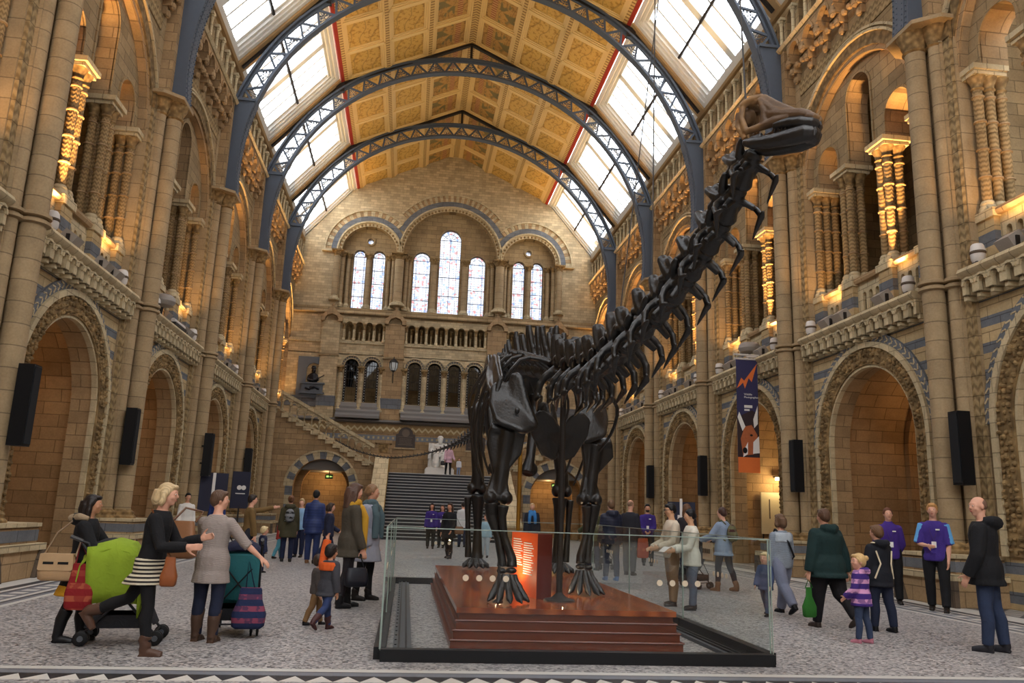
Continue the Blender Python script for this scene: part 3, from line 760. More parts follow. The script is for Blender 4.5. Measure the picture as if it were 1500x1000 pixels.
# recessed tracery wall with window openings
LIGHTS = [(-5.9,.41,14.02,17.63),(-4.66,.41,14.02,17.63),(4.66,.41,14.02,17.63),(5.9,.41,14.02,17.63),(-1.84,.56,14.02,17.65),(0,.71,14.02,19.2),(1.84,.56,14.02,17.65)]
m = MB(); gt = lambda a: gab(a)-.3
for a0, a1 in ((-9.6,-5.485),(-5.075,5.075),(5.485,9.6)): m.panel(a0, a1, 13.6, gt, YE+.55, YE+1.0, [q for q in LIGHTS if a0 < q[0] < a1], FE, seg=18, mi_in=1)
for c in (-5.28, 5.28):      # strip with a round hole between the paired lights
    z0, w, r = 18.66, .205, .19
    m.panel(c-w, c+w, 13.6, z0-w, YE+.55, YE+1.0, [], FE); m.panel(c-w, c+w, z0+w, gt, YE+.55, YE+1.0, [], FE)
    for i in range(24):
        t0, t1 = 2*PI*i/24, 2*PI*(i+1)/24; q = []
        for t in (t0, t1):
            k = w/max(abs(math.cos(t)), abs(math.sin(t))); q.append(((c+r*math.cos(t), z0+r*math.sin(t)), (c+k*math.cos(t), z0+k*math.sin(t))))
        (i0,o0),(i1,o1) = q
        for d in (YE+.55, YE+1.0): m.add([FE(*i0,d),FE(*o0,d),FE(*o1,d),FE(*i1,d)], [(0,1,2,3)])
        m.add([FE(*i0,YE+.55),FE(*i1,YE+.55),FE(*i1,YE+1.0),FE(*i0,YE+1.0)], [(0,1,2,3)])
part('tracery_wall', m, [M_dark, M_dark])
m = MB()
for c, h, b, sp in LIGHTS: m.ring(c, sp, h, h+.1, YE+.48, YE+.57, FE, leg=14.0, seg=18)
for c in (-5.28, 5.28): m.lathe([(.2,0),(.3,0),(.3,.11),(.2,.11),(.2,0)], (c, YE+.45, 18.66), 20, 'y', cap=False)
part('window_moulding', m, M_dark)
m = MB(); 
for c in (-5.28,5.28): m.lathe([(.195,-.01),(.195,.01)], (c, YE+.8, 18.66), 20, 'y')
part('oculus_glass', m, M_stain)
NW = nwin
for i, (c, h, b, sp) in enumerate(LIGHTS):
    NW += 1
    nm = ['left outer light of the left pair','left pair light nearest the centre','right pair light nearest the centre','outermost light on the right','low round headed light left of the tall one','tall middle light','low round headed light right of the tall one'][i]
    w = thing('window_%d' % NW, 'stained glass lancet in the end wall: ' + nm, 'window', (0,0,0), kind='structure')
    g = MB(); pts = [(c-h,b)] + [(c-h*math.cos(PI*j/16), sp+h*math.sin(PI*j/16)) for j in range(17)] + [(c+h,b)]
    g.prism(pts, YE+.8, YE+.81, FE); obj('pane', g, M_stain, w, 0)
    f = MB(); y = YE+.78
    top = sp+h
    nb = 5 if h < .7 else 4
    for z in [b+.05] + [b + (sp-b)*j/4 for j in (1,2,3,4)]: f.bar((c-h,y,z),(c+h,y,z),  .05,.03)
    if h > .7:
        f.bar((c,y,b),(c,y,sp),.03,.03)
        for a in (.6,1.2,1.94,2.54): f.bar((c,y,sp),(c+h*math.cos(a),y,sp+h*math.sin(a)),.025,.02)
    f.ring(c, sp, h-.03, h, y-.02, y+.02, FE, leg=b, seg=16)
    f.ring(c, sp, h*.62, h*.62+.02, y-.02, y+.02, FE, leg=b, seg=12)
    obj('lead_frame', f, M_lead, w)
# columns of the end wall windows
def column(x, y, z0, z1, r, label, grp, shaft=M_shaft, h=.3):
    t = thing('stone_column', label, 'column', (x,y,z0), 0, grp)
    a = MB(); a.lathe([(r,h),(r,z1-z0-.36)], n=16); obj('shaft', a, shaft, t)
    a = MB(); a.lathe([(r*1.7,0),(r*1.7,.14),(r*1.25,.2),(r*1.3,.26),(r,h)], n=16); obj('base', a, M_cream, t)
    a = MB(); L = z1-z0; a.lathe([(r,L-.4),(r+.03,L-.36),(r,L-.33),(r*1.15,L-.25),(r*1.75,L-.09)], n=16); a.box((-r*1.8,-r*1.8,L-.09),(r*1.8,r*1.8,L)); obj('capital', a, M_carve2, t)
    return t
sd = lambda x: 'left' if x < 0 else 'right'
for x, r, y in ((3.3,.29,YE-.12),(7.3,.2,YE-.1)):
    for s in (-1, 1): column(s*x, y, 14.2 if x < 5 else 14.35, 17.72, r, ('stout' if x < 5 else 'slim')+' stone column beside the end wall windows, %s of the middle, %s' % (sd(s), 'next to the centre arch' if x < 5 else 'at the outer edge'), 'end wall window columns')
for x, r in ((6.95,.14),(6.58,.13),(5.28,.17),(3.98,.13),(3.68,.13),(2.85,.14),(2.62,.12),(1.02,.19)):
    for s in (-1, 1): column(s*x, YE+(.2 if x in (6.95,3.68,2.85) else .38), 14.0, 17.7, r, 'thin stone shaft in the end wall window reveal, %s of the middle, %.1f m out' % (sd(s), x), 'end wall window shafts')
# string, gablets, mini arcade
m = MB(); m.sweep([(YE-.16,13.5),(YE-.2,13.58),(YE-.02,13.75),(YE+.1,13.75),(YE+.1,13.5)], -9.9, 9.9, lambda a,b,d: (a,d,b)); m.box((-9.9,YE-.02,13.4),(9.9,YE+.6,13.95)); part('string_course', m, M_dark)
MINI = [-6.19+.63*i for i in range(4)] + [-2.24+.64*i for i in range(8)] + [4.3+.63*i for i in range(4)]
LOW = [-5.86,-4.6,-1.9,-.63,.64,1.91,4.6,5.86]
m = MB(); m.panel(-9.9, 9.9, 10.9, 13.5, YE, YE+.35, [(c,.23,11.85,12.82) for c in MINI], FE, seg=10); part('balcony_wall', m, M_end)
m = MB(); m.panel(-9.9, 9.9, 6.85, 10.95, YE, YE+.45, [(c,.46,7.9,10.2) for c in LOW], FE, seg=16, mi_in=1); part('arcade_wall', m, [M_end, M_dark])
m = MB(); m.box((-9.9,YE,0),(9.9,YE+.45,6.9)); part('landing_wall', m, M_wall)
m = MB(); m.box((-9.9,YE+2.9,6.0),(9.9,YE+3.0,13.9)); m.box((-9.9,YE+.35,11.55),(9.9,YE+2.9,11.75)); m.box((-9.9,YE+.4,10.95),(9.9,YE+2.9,11.05)); m.box((-9.9,YE+.45,6.7),(9.9,YE+2.9,6.85)); m.box((-9.9,YE+1.0,13.75),(9.9,YE+3.25,13.9)); part('passage_wall_sky_blockers', m, M_dark)  # passage wall, plus unseen slabs added to keep sky light out
m = MB()
for c in LOW:
    m.ring(c, 10.2, .62, .7, YE-.1, YE+.02, FE, seg=16)
    m.ring(c, 10.2, .44, .48, YE-.05, YE+.02, FE, seg=16)
m.box((-9.9,YE-.1,11.62),(9.9,YE+.05,11.78)); part('arcade_hood', m, M_cream)
m = MB()
for c in LOW:
    for i in range(11):
        t = PI*(i+.5)/11; m.ring(c, 10.2, .5, .6, YE-.03, YE+.02, FE, seg=2, t0=t-.07, t1=t+.07)
part('arcade_voussoir', m, M_blue)
m = MB(); 
for a0, a1 in ((-6.6,-3.9),(-2.6,2.6),(3.9,6.6)):
    m.sweep([(YE-.75,6.85),(YE-.75,7.0),(YE-.5,7.15),(YE-.5,7.3),(YE-.25,7.45),(YE-.25,7.6),(YE+.02,7.9),(YE+.3,7.9),(YE+.3,6.85)], a0, a1, lambda a,b,d: (a,d,b))
part('sloping_sill', m, M_step)
for i, c in enumerate(LOW):
    NW += 1
    w = thing('window_%d' % NW, 'dark leaded window in the lower end wall arcade, %s from the left' % ORD[i], 'window', kind='structure')
    g = MB(); g.box((c-.44,YE+.36,8.9),(c+.44,YE+.37,10.7)); obj('pane', g, M_leadglass, w, 0)
    f = MB(); y = YE+.34
    for z in (8.88,9.4,9.9,10.3): f.bar((c-.46,y,z),(c+.46,y,z),.03,.03)
    for dx in (-.3,-.15,0,.15,.3): f.bar((c+dx,y,8.9),(c+dx,y,10.6),.014,.02)
    f.box((c-.46,y-.02,7.9),(c-.32,y+.02,10.5)); f.box((c+.32,y-.02,7.9),(c+.46,y+.02,10.5)); obj('lead_frame', f, M_irond, w)
    d = MB()
    for sx in (-.39,.39):
        for j in range(14): d.ell((c+sx, y-.03, 8.0+j*.17), (.03,.015,.03), 6, 4)
    obj('pearl_border', d, M_white, w)
for a in [-6.5,-5.23,-3.97,-2.55,-1.265,.005,1.275,2.55,3.97,5.23,6.5]:
    column(a, YE-.12, 7.3, 10.1, .12, 'short column of the lower end wall arcade, %.1f m %s of the middle' % (abs(a), sd(a)), 'lower arcade columns', M_end, .75)
for i, c in enumerate(sorted(set([round(x-.315,2) for x in MINI[:4]]+[round(MINI[3]+.315,2)]+[round(x-.32,2) for x in MINI[4:12]]+[round(MINI[11]+.32,2)]+[round(x-.315,2) for x in MINI[12:]]+[round(MINI[15]+.315,2)]))):
    column(c, YE-.06, 11.78, 12.92, .065, 'small balcony colonnette on the end wall, %s from the left' % ('%d' % (i+1)), 'end wall balcony colonnettes', M_cream, .12)
for i, c in enumerate(MINI): column(c, YE+.5, 11.78, 12.9, .06, 'inner balcony colonnette behind opening %d of the end wall' % (i+1), 'inner balcony colonnettes', M_cream, .12)
# pilaster strips with gablets
for x, wd in ((-7.3,.55),(-3.28,.62),(3.28,.62),(7.3,.55)):
    t = thing('gabled_pilaster', 'flat stone pilaster with small gable on the end wall, %s %s' % ('outer' if abs(x) > 5 else 'inner', sd(x)), 'pilaster', (x,YE,0), 0, 'gabled pilasters', 'structure')
    a = MB(); a.box((-wd,-.22,6.85),(wd,-.003,13.0)); obj('shaft', a, M_wall if abs(x) < 5 else M_end, t)
    a = MB(); a.box((-wd-.03,-.24,7.55),(wd+.03,-.003,8.2)); obj('blue_band', a, M_blue, t)
    a = MB(); a.box((-wd-.05,-.3,10.72),(wd+.05,-.003,10.85)); obj('moulding', a, M_dark, t)
    a = MB(); a.prism([(-.68,12.95),(-.42,12.95),(-.42,13.1),(-.3,13.3),(0,13.42),(.3,13.3),(.42,13.1),(.42,12.95),(.68,12.95),(.68,13.2),(0,13.95),(-.68,13.2)], -.42, -.003, FE)
    a.ell((0,-.3,14.02),(.08,.08,.12),8,6); obj('gablet', a, M_wall, t)
# friezes above the landing
def zigfrieze():
    t = NT('zigzag_frieze'); g, p = t.pos()
    z = t.math('SUBTRACT', p[2], 6.2); zz = t.math('PINGPONG', p[0], .2)
    w = t.math('LESS_THAN', t.math('ABSOLUTE', t.math('SUBTRACT', z, zz)), .07)
    return t.bsdf(t.mix(w, srgb(168,140,98), srgb(214,200,160)), .8)
def stepfrieze():
    t = NT('stepped_frieze'); g, p = t.pos()
    w = t.math('LESS_THAN', t.math('FRACT', t.math('MULTIPLY', p[0], 3.3)), .4); v = t.math('LESS_THAN', t.math('ABSOLUTE', t.math('SUBTRACT', p[2], 5.75)), .07)
    return t.bsdf(t.mix(t.math('MULTIPLY', w, v), srgb(128,132,138), srgb(188,172,136)), .8)
m = MB(); m.box((-9.85,YE-.03,6.12),(9.85,YE+.01,6.5)); part('zigzag_frieze', m, zigfrieze())
m = MB(); m.box((-9.85,YE-.03,5.6),(9.85,YE+.01,5.9)); part('stepped_frieze', m, stepfrieze())
m = MB(); m.sweep([(YE-.3,6.7),(YE-.3,6.78),(YE-.1,6.9),(YE+.1,6.9),(YE+.1,6.6)], -9.85, 9.85, lambda a,b,d: (a,d,b)); part('ledge', m, M_step)
m = MB(); m.box((-9.86,YE-.02,7.5),(-7.85,YE+.01,8.15)); m.box((7.85,YE-.02,7.5),(9.86,YE+.01,8.15)); part('blue_course', m, M_blue)

# ------------------------------------------------------------------ stairs
YB, YT, ZL = 40.0, 46.3, 3.46
N = 21; rise = ZL/N; run = (YT-YB)/N
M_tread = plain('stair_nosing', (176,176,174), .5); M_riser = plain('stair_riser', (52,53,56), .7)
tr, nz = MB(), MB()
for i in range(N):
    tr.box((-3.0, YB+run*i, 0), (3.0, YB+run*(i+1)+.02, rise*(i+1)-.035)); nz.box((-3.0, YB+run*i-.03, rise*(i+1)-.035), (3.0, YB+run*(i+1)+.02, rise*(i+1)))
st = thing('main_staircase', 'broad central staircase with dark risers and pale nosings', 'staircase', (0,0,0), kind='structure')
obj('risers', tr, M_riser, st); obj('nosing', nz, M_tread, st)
m = MB(); m.box((-3.1,YT,0),(3.1,YE,ZL)); obj('landing', m, M_step, st)
M_marble = plain('white_marble', (216,212,204), .35, 0, .06, 6)
M_brass = plain('brass', (176,136,62), .3, .8)
for s in (-1, 1):
    t = thing('stair_parapet', 'pale marble coped stair parapet with newel on the %s of the main stair' % sd(s), 'parapet', (0,0,0), 0, 'main stair parapets', 'structure')
    xa, xb = sorted((s*3.05, s*3.75))
    a = MB(); a.prism([(YB-.3,0),(YT,0),(YT,ZL+.8),(YT-.05,ZL+.8),(YB-.3,.75)], xa, xb, lambda a,b,d: (d,a,b)); obj('body', a, M_wall, t)
    a = MB(); a.prism([(YB-.35,.75),(YT,ZL+.85),(YT,ZL+.95),(YB-.35,.85)], xa-.05, xb+.05, lambda a,b,d: (d,a,b)); obj('coping', a, M_cream, t)
    a = MB(); a.box((s*3.4-.42,YT-.1,0),(s*3.4+.42,YT+.74,ZL+1.05)); a.box((s*3.4-.48,YT-.16,ZL+.85),(s*3.4+.48,YT+.8,ZL+1.0)); a.box((s*3.4-.48,YT-.16,ZL+1.62),(s*3.4+.48,YT+.8,ZL+1.8)); a.box((s*3.4-.36,YT-.05,ZL+1.0),(s*3.4+.36,YT+.7,ZL+1.65)); obj('newel', a, M_wall, t)
    a = MB(); a.box((s*3.4-.26,YT-.08,ZL+1.08),(s*3.4+.26,YT-.04,ZL+1.56)); obj('carved_panel', a, M_carve2, t)
    a = MB(); a.tube([(s*3.0,YB,.95),(s*3.0,YT,ZL+.95)], .03, 8); a.tube([(s*3.0,YB,0.1),(s*3.0,YB,.95)], .025, 8); a.tube([(s*3.0,YT-.1,ZL-.1),(s*3.0,YT-.1,ZL+.95)], .025, 8); obj('handrail', a, M_brass, t)
    # side flight
    f = thing('side_flight_wall', 'arched stone wall carrying the stair flight on the %s' % sd(s), 'wall', (0,0,0), 0, 'side flight walls', 'structure')
    fl = lambda a: (3.85 + (abs(a)-3.9)*.53)
    a = MB(); a.panel(min(s*3.8,s*9.85), max(s*3.8,s*9.85), 0, fl, YT, YT+.5, [(s*6.7,1.55,0,2.5)], FE, seg=30, mi_in=1); obj('flight_wall', a, [M_wall, M_alc], f)
    a = MB()
    for i in range(15):
        t0 = PI*i/15; a.mi = i % 2; a.ring(s*6.7, 2.5, 1.55, 1.95, YT-.05, YT+.02, FE, seg=3, t0=t0, t1=t0+PI/15)
    for j in range(5):
        for sx in (-1, 1):
            a.mi = (j+1) % 2; x0, x1 = sorted((s*6.7+sx*1.55, s*6.7+sx*1.95)); a.box((x0,YT-.05,j*.5),(x1,YT+.02,j*.5+.5))
    obj('arch_voussoir', a, [M_cream, M_blue], f)
    a = MB(); a.ring(s*6.7, 2.5, 1.95, 2.05, YT-.1, YT+.02, FE, seg=30); obj('arch_hood', a, M_cream, f)
    a = MB(); n = 12
    for i in range(n):   # stepped stringer course
        x = 4.1 + (9.2-4.1)*i/n; z = 3.9 + (x-4.1)*.53
        x0, x1 = sorted((s*x, s*(x+.43))); a.box((x0,YT-.16,z-.1),(x1,YT+.02,z+.14))
    obj('stepped_course', a, M_cream, f)
    bal = thing('stair_balustrade', 'sloping stone balustrade of the side flight on the %s' % sd(s), 'balustrade', (0,0,0), 0, 'side flight balustrades')
    a = MB()
    nn = 12
    for i in range(nn):
        x = 4.15 + (9.2-4.15)*(i+.5)/nn; z0 = 3.98 + (x-4.1)*.53
        w = (9.2-4.15)/nn
        # arcaded panel following the slope
        for sg in (-1, 1):
            a.lathe([(.05,0),(.07,.05),(.045,.12),(.045,.5),(.075,.56)], (s*(x+sg*w*.5), YT+.05, z0+sg*w*.25+.02), 8)
        a.ring(s*x, z0+.6, w*.32, w*.5, YT-.03, YT+.15, FE, seg=10)
        a.prism([(s*(x-w*.5), z0+.6-w*.0),(s*(x-w*.5), z0+1.0-w*.265),(s*(x+w*.5), z0+1.0+w*.265),(s*(x+w*.5), z0+.6),(s*(x+w*.36),z0+.78),(s*x,z0+.86),(s*(x-w*.36),z0+.78)], YT-.03, YT+.15, FE)
    obj('arcading', a, M_cream, bal)
    a = MB(); a.bar((s*3.9,YT+.06,4.72),(s*9.3,YT+.06,7.58),.34,.16,up=(0,1,0)) if False else a.prism([(s*3.9,4.78),(s*9.3,7.64),(s*9.3,7.84),(s*3.9,4.98)], YT-.12, YT+.24, FE); obj('handrail', a, M_cream, bal)
    a = MB(); a.prism([(s*3.9,3.82),(s*9.3,6.68),(s*9.3,6.8),(s*3.9,3.96)], YT-.08, YT+.2, FE); obj('plinth', a, M_cream, bal)
    fs2 = MB()
    for i in range(18):
        x = 3.8+.33*i; z = ZL + .18*(i+1); x0, x1 = sorted((s*x, s*9.85)); fs2.box((x0,YT+.5,z-.18),(x1,YE-1.0 if False else YE-.02,z))
    obj('flight_step', fs2, M_step, f)
    # passage under the flight
    a = MB(); a.box((min(s*4.6,s*9),YE+3.0,0),(max(s*4.6,s*9),YE+3.1,4.2)); obj('passage_end', a, plain('cream_plaster_wall', (208,196,170), .8), f)
    a = MB(); a.ring(s*6.7, 2.5, 1.3, 1.7, YT+1.8, YT+2.2, FE, leg=0, seg=24); obj('inner_arch', a, M_alc, f)
    g = thing('exit_sign', 'green illuminated exit sign in the archway under the %s flight' % sd(s), 'sign', (s*6.45 if s < 0 else 6.9, YT+1.7, 3.15), 0, 'exit signs')
    a = MB(); a.box((-.22,-.03,-.13),(.22,.03,.13)); obj('case', a, plain('exit_green', (40,92,40), .4), g)
    em = NT('exit_glow'); e = em.new('Emission'); e.inputs[0].default_value = srgb(190,235,120); e.inputs[1].default_value = 1.2; em.t.links.new(e.outputs[0], em.out.inputs[0])
    a = MB(); a.box((-.16,-.035,-.05),(-.02,-.03,.06)); a.prism([(.02,.0),(.08,.06),(.08,.02),(.17,.02),(.17,-.02),(.08,-.02),(.08,-.06)], -.035, -.03, FE); obj('pictogram', a, em.mat, g)
    a = MB(); a.box((-.02,-.01,.13),(.02,.01,.9)); obj('hanger', a, M_irond, g)
# end wall beyond flights: side corner masonry below the gallery, next to pier 4
for s in (-1, 1):
    pass

# plaque, niche relief, lanterns, statue
for s in (-1, 1):
    t = thing('bronze_plaque', 'dark arched bronze plaque on the landing wall, %s of the statue' % sd(s), 'plaque', (s*2.2,YE-.036,0), 0, 'bronze plaques')
    a = MB(); a.prism([(-.6,5.2),(.6,5.2),(.6,6.0)]+[(.45*math.cos(PI*i/10),6.05+.42*math.sin(PI*i/10)) for i in range(11)]+[(-.6,6.0)], -.07, 0, FE); obj('panel', a, plain('dark_bronze', (62,54,50), .4, .5), t)
    a = MB(); a.lathe([(.2,0),(.24,0),(.24,.03),(.2,.03)], (0,-.09,6.1), 18, 'y'); a.box((-.45,-.085,5.35),(.45,-.07,5.4)); a.box((-.45,-.085,5.85),(.45,-.07,5.88))
    for j in range(4): a.box((-.38,-.08,5.45+j*.09),(.38,-.07,5.48+j*.09))
    obj('relief_lettering', a, plain('worn_bronze', (92,80,70), .4, .6), t)
    a = MB(); a.box((-.66,-.04,5.1),(.66,0,5.2)); obj('sill', a, M_cream, t)
for s in (-1, 1):
    t = thing('wall_lantern', 'glazed iron wall lantern on the %s inner pilaster of the end wall' % sd(s), 'lantern', (s*3.22,YE-.75,9.9), 0, 'wall lanterns')
    a = MB(); a.lathe([(.16,0),(.24,.2),(.25,.5),(.2,.52)], n=6); g = obj('glass', a, plain('lantern_glass', (196,204,206), .2) if s < 0 else plain('painted_glow_lantern_glass', (250,240,214), .3), t, 0)  # right glass coloured paler, its lit glow painted into the colour
    a = MB()
    for k in range(6):
        u = 2*PI*k/6; a.tube([(.16*math.cos(u),.16*math.sin(u),0),(.25*math.cos(u),.25*math.sin(u),.2),(.26*math.cos(u),.26*math.sin(u),.52)], .018, 4)
    a.lathe([(.3,.5),(.22,.62),(.12,.72),(.05,.76)], n=6); a.ell((0,0,.82),(.04,.04,.08),6,4); a.lathe([(.03,-.1),(.17,0)], n=6); a.tube([(0,0,-.05),(0,0,-.3),(0,.2,-.6),(0,.55,-.7)], .03, 6); a.ell((0,0,-.28),(.05,.05,.05)); obj('iron_frame', a, M_irond, t)
t = thing('relief_monument', 'dark relief panel with bust of a hatted man in a niche', 'relief', (-8.2,YE-.02,0))
M_slate = plain('slate_panel', (92,98,106), .5, 0, .1, 4); M_bronze = plain('black_bronze', (38,38,42), .32, .6)
a = MB(); a.panel(-.95,.95,8.0,10.6,-.14,0,[(0.05,.45,8.9,9.75)],FE,seg=16); obj('panel', a, M_slate, t)
a = MB(); a.box((-.6,-.32,8.35),(.7,0,8.85)); a.box((-.7,-.4,8.85),(.8,0,8.95)); a.box((-.7,-.36,8.25),(.8,0,8.35)); obj('shelf', a, M_slate, t)
a = MB(); a.ell((.05,-.12,9.25),(.36,.16,.34)); a.ell((.05,-.16,9.72),(.13,.13,.17)); a.lathe([(.0,9.86),(.22,9.84),(.14,9.88),(.12,10.0),(0,10.03)],(.05,-.16,0),14); a.tube([(-.2,-.1,9.4),(-.25,-.22,9.1),(.1,-.3,9.05)],[.09,.08,.06],8); a.tube([(.3,-.1,9.4),(.36,-.2,9.12),(.1,-.3,9.1)],[.09,.08,.06],8); a.bar((.1,-.3,9.05),(.75,-.3,9.45),.05)
remesh(a, 'bust', M_bronze, t, .02)
a = MB(); a.tube([(-.35,-.34,8.6),(-.1,-.35,8.5),(.15,-.34,8.68),(.5,-.35,8.55)],.07,8); a.ell((.05,-.34,8.62),(.16,.05,.1)); obj('shelf_carving', a, M_bronze, t)

# seated marble figure
t = thing('marble_statue', 'white marble statue of a seated bearded man at the top of the stairs', 'statue', (-.05,49.3,ZL)); t.scale = (1.15,1.05,1.0)
a = MB(); a.box((-.75,-.75,0),(.75,.8,.42)); a.box((-.82,-.82,0),(.82,.87,.12)); a.box((-.7,-.7,.42),(.7,.75,.5)); obj('plinth', a, M_marble, t)
a = MB(); a.box((-.55,-.1,.5),(.55,.7,1.05)); a.box((-.6,.5,.5),(.6,.72,2.05)); a.box((-.62,-.2,1.05),(-.48,.6,1.42)); a.box((.48,-.2,1.05),(.62,.6,1.42)); obj('chair', a, M_marble, t)
a = MB()
a.tube([(0,.3,1.05),(0,.3,1.45),(0,.32,1.85),(0,.3,2.05)],[.34,.33,.36,.16],14)
a.ell((0,.2,2.28),(.15,.18,.21)); a.ell((0,.06,2.12),(.12,.1,.2)); a.ell((0,.03,2.28),(.03,.04,.05)); a.ell((0,.22,2.34),(.165,.19,.16))
for s in (-1,1):
    a.tube([(s*.3,.3,1.95),(s*.46,.25,1.6),(s*.42,-.12,1.42),(s*.16,-.25,1.4)],[.15,.13,.1,.07],10)
    a.ell((s*.12,-.28,1.4),(.1,.07,.05))
    a.tube([(s*.17,.25,1.1),(s*.2,-.35,1.2),(s*.22,-.42,.75),(s*.2,-.4,.56)],[.19,.17,.14,.1],12); a.ell((s*.22,-.5,.54),(.08,.17,.06))
    for q in range(4): a.tube([(s*(.08+q*.07),-.3,1.25),(s*(.1+q*.08),-.42,.9),(s*(.1+q*.07),-.36,.55)],.06,6)
remesh(a, 'figure', M_marble, t, .022, 2)

# ------------------------------------------------------------------ shell behind the camera
m = MB(); m.box((9.85,-13,0),(10.3,YP(-1),18.4)); o = obj('wall_right', m, M_wall); tag(o, 'plain stretch of the right wall behind the camera', 'wall', kind='structure')
m = MB(); m.box((-10.3,-13,0),(-9.85,YP(-1),18.4)); o = obj('wall_left', m, M_wall); tag(o, 'plain stretch of the left wall behind the camera', 'wall', kind='structure')
m = MB(); m.panel(-10, 10, 0, gab, -12.7, -12.3, [(-4.5,1.3,8,13),(0,1.6,8,15),(4.5,1.3,8,13)], FE, seg=16); o = obj('wall_front', m, M_wall); tag(o, 'entrance end wall behind the camera', 'wall', kind='structure')
# masonry between pier 4 corner and outer shell at the far corners
m = MB(); m.box((9.9,YE-.02,0),(15,YE+1.0,20)); m.box((-15,YE-.02,0),(-9.9,YE+1.0,20)); m.box((-15,YE+3.2,-.1),(15,YE+3.4,14)); o = obj('wall_back', m, M_dark); tag(o, 'outer masonry behind the end wall', 'wall', kind='structure')
# ------------------------------------------------------------------ loudspeakers on the piers
SPK = {(1,0):(9.33,15.1),(1,1):(9.33,22.2),(1,2):(9.2,29.45),(1,3):(9.3,36.45),(-1,0):(-9.0,15.62),(-1,1):(-9.3,22.36),(-1,2):(-9.0,29.6),(-1,3):(-9.0,36.9)}
for (s,k), (sx,sy) in SPK.items():
    t = thing('column_loudspeaker', 'slim black loudspeaker on the %s pier, %s' % (SIDE[s], where(k)), 'loudspeaker', (sx, sy, 2.36), 0 if s == 1 else PI, 'pier loudspeakers')
    h = 1.5
    a = MB(); a.box((-.16,-.15,0),(.12,.15,h)); obj('cabinet', a, M_black, t)
    a = MB(); a.box((-.175,-.13,.04),(-.158,.13,h-.04)); obj('grille', a, plain('speaker_cloth', (26,27,30), .9), t)
    for zz in (.3,.7):
        a = MB(); a.bar((.1,0,h*zz),((XS-abs(sx))*1.0,(YP(k)-sy)*s,h*zz),.05); obj('bracket', a, M_black, t)

# ------------------------------------------------------------------ floodlights on the string course
M_lampw = plain('pale_lamp_housing', (206,200,194), .5, 0, .05)
M_lampg = plain('grey_lamp_housing', (150,142,134), .5)
def canister(x, y, rz, lab):
    t = thing('canister_floodlight', lab, 'floodlight', (x,y,6.865), rz, 'canister floodlights')
    a = MB(); a.lathe([(.1,.06),(.14,.12),(.15,.3),(.13,.42),(.1,.46)], n=16); obj('housing', a, M_lampw, t)
    a = MB(); a.lathe([(.155,.24),(.165,.27),(.155,.3)], n=16); obj('band', a, M_alcband, t)
    a = MB(); a.box((-.1,-.08,0),(.1,.08,.07)); obj('foot', a, M_irond, t)
def boxlamp(x, y, rz, lab):
    t = thing('box_floodlight', lab, 'floodlight', (x,y,6.865), rz, 'box floodlights')
    a = MB(); c = math.cos(.6); sn = math.sin(.6)
    a.obox((0,0,.25), ((c,0,sn),(0,1,0),(-sn,0,c)), (.16,.2,.12)); obj('housing', a, M_lampg, t)
    a = MB(); a.obox((.15*c,0,.25+.15*sn), ((c,0,sn),(0,1,0),(-sn,0,c)), (.02,.15,.09)); obj('lens', a, plain('lamp_lens', (170,90,60), .2), t)
    a = MB(); a.box((-.04,-.23,0),(.04,-.2,.3)); a.box((-.04,.2,0),(.04,.23,.3)); a.box((-.08,-.23,0),(.08,.23,.03)); obj('yoke', a, M_irond, t)
def bowl(x, y, rz, lab):
    t = thing('bowl_floodlight', lab, 'floodlight', (x,y,6.865), rz, 'bowl floodlights')
    a = MB(); a.lathe([(.05,.3),(.3,.36),(.38,.48),(.36,.6),(.26,.68),(.1,.7)], n=20); obj('bowl', a, M_lampg, t)
    a = MB(); a.lathe([(.06,0),(.04,.1),(.05,.3)], n=10); obj('stem', a, M_irond, t)
FL = []
for s in (1, -1):
    rz = 0 if s == 1 else PI
    for k in (-1,0,1,2,3):
        d = '%s ledge, bay %s' % (SIDE[s], where(k))
        canister(s*9.62, YC(k)+s*2.35, rz, 'white canister floodlight at the %s end, %s' % ('far' if s > 0 else 'near', d))
        canister(s*9.62, YC(k)-2.35, rz, 'white canister floodlight by the near pier, %s' % d) if s == 1 else canister(s*9.62, YC(k)+1.9, rz, 'white canister floodlight by the far pier, %s' % d)
        boxlamp(s*9.66, YC(k)+.75, rz, 'tilted box floodlight, middle of the %s' % d)
        boxlamp(s*9.66, YC(k)-1.2, rz, 'tilted box floodlight, near half of the %s' % d)
        boxlamp(s*9.66, YC(k)+1.5, rz, 'tilted box floodlight, far half of the %s' % d)
bowl(9.6, YC(1)-.45, 0, 'large bowl floodlight above the banner on the right ledge')
bowl(-9.58, YC(1)-1.85, 0, 'large bowl floodlight on the left ledge past the second pier')
t = thing('strip_lamp', 'silvery strip lamp on the left ledge past the second pier', 'lamp', (-9.52, YC(1)-.2, 6.975))
a = MB(); a.tube([(0,-.6,.06),(0,.6,.06)], .07, 10); obj('tube', a, M_lampw, t)
a = MB(); a.box((-.1,-.63,-.09),(.1,.63,.0)); obj('tray', a, M_irond, t)

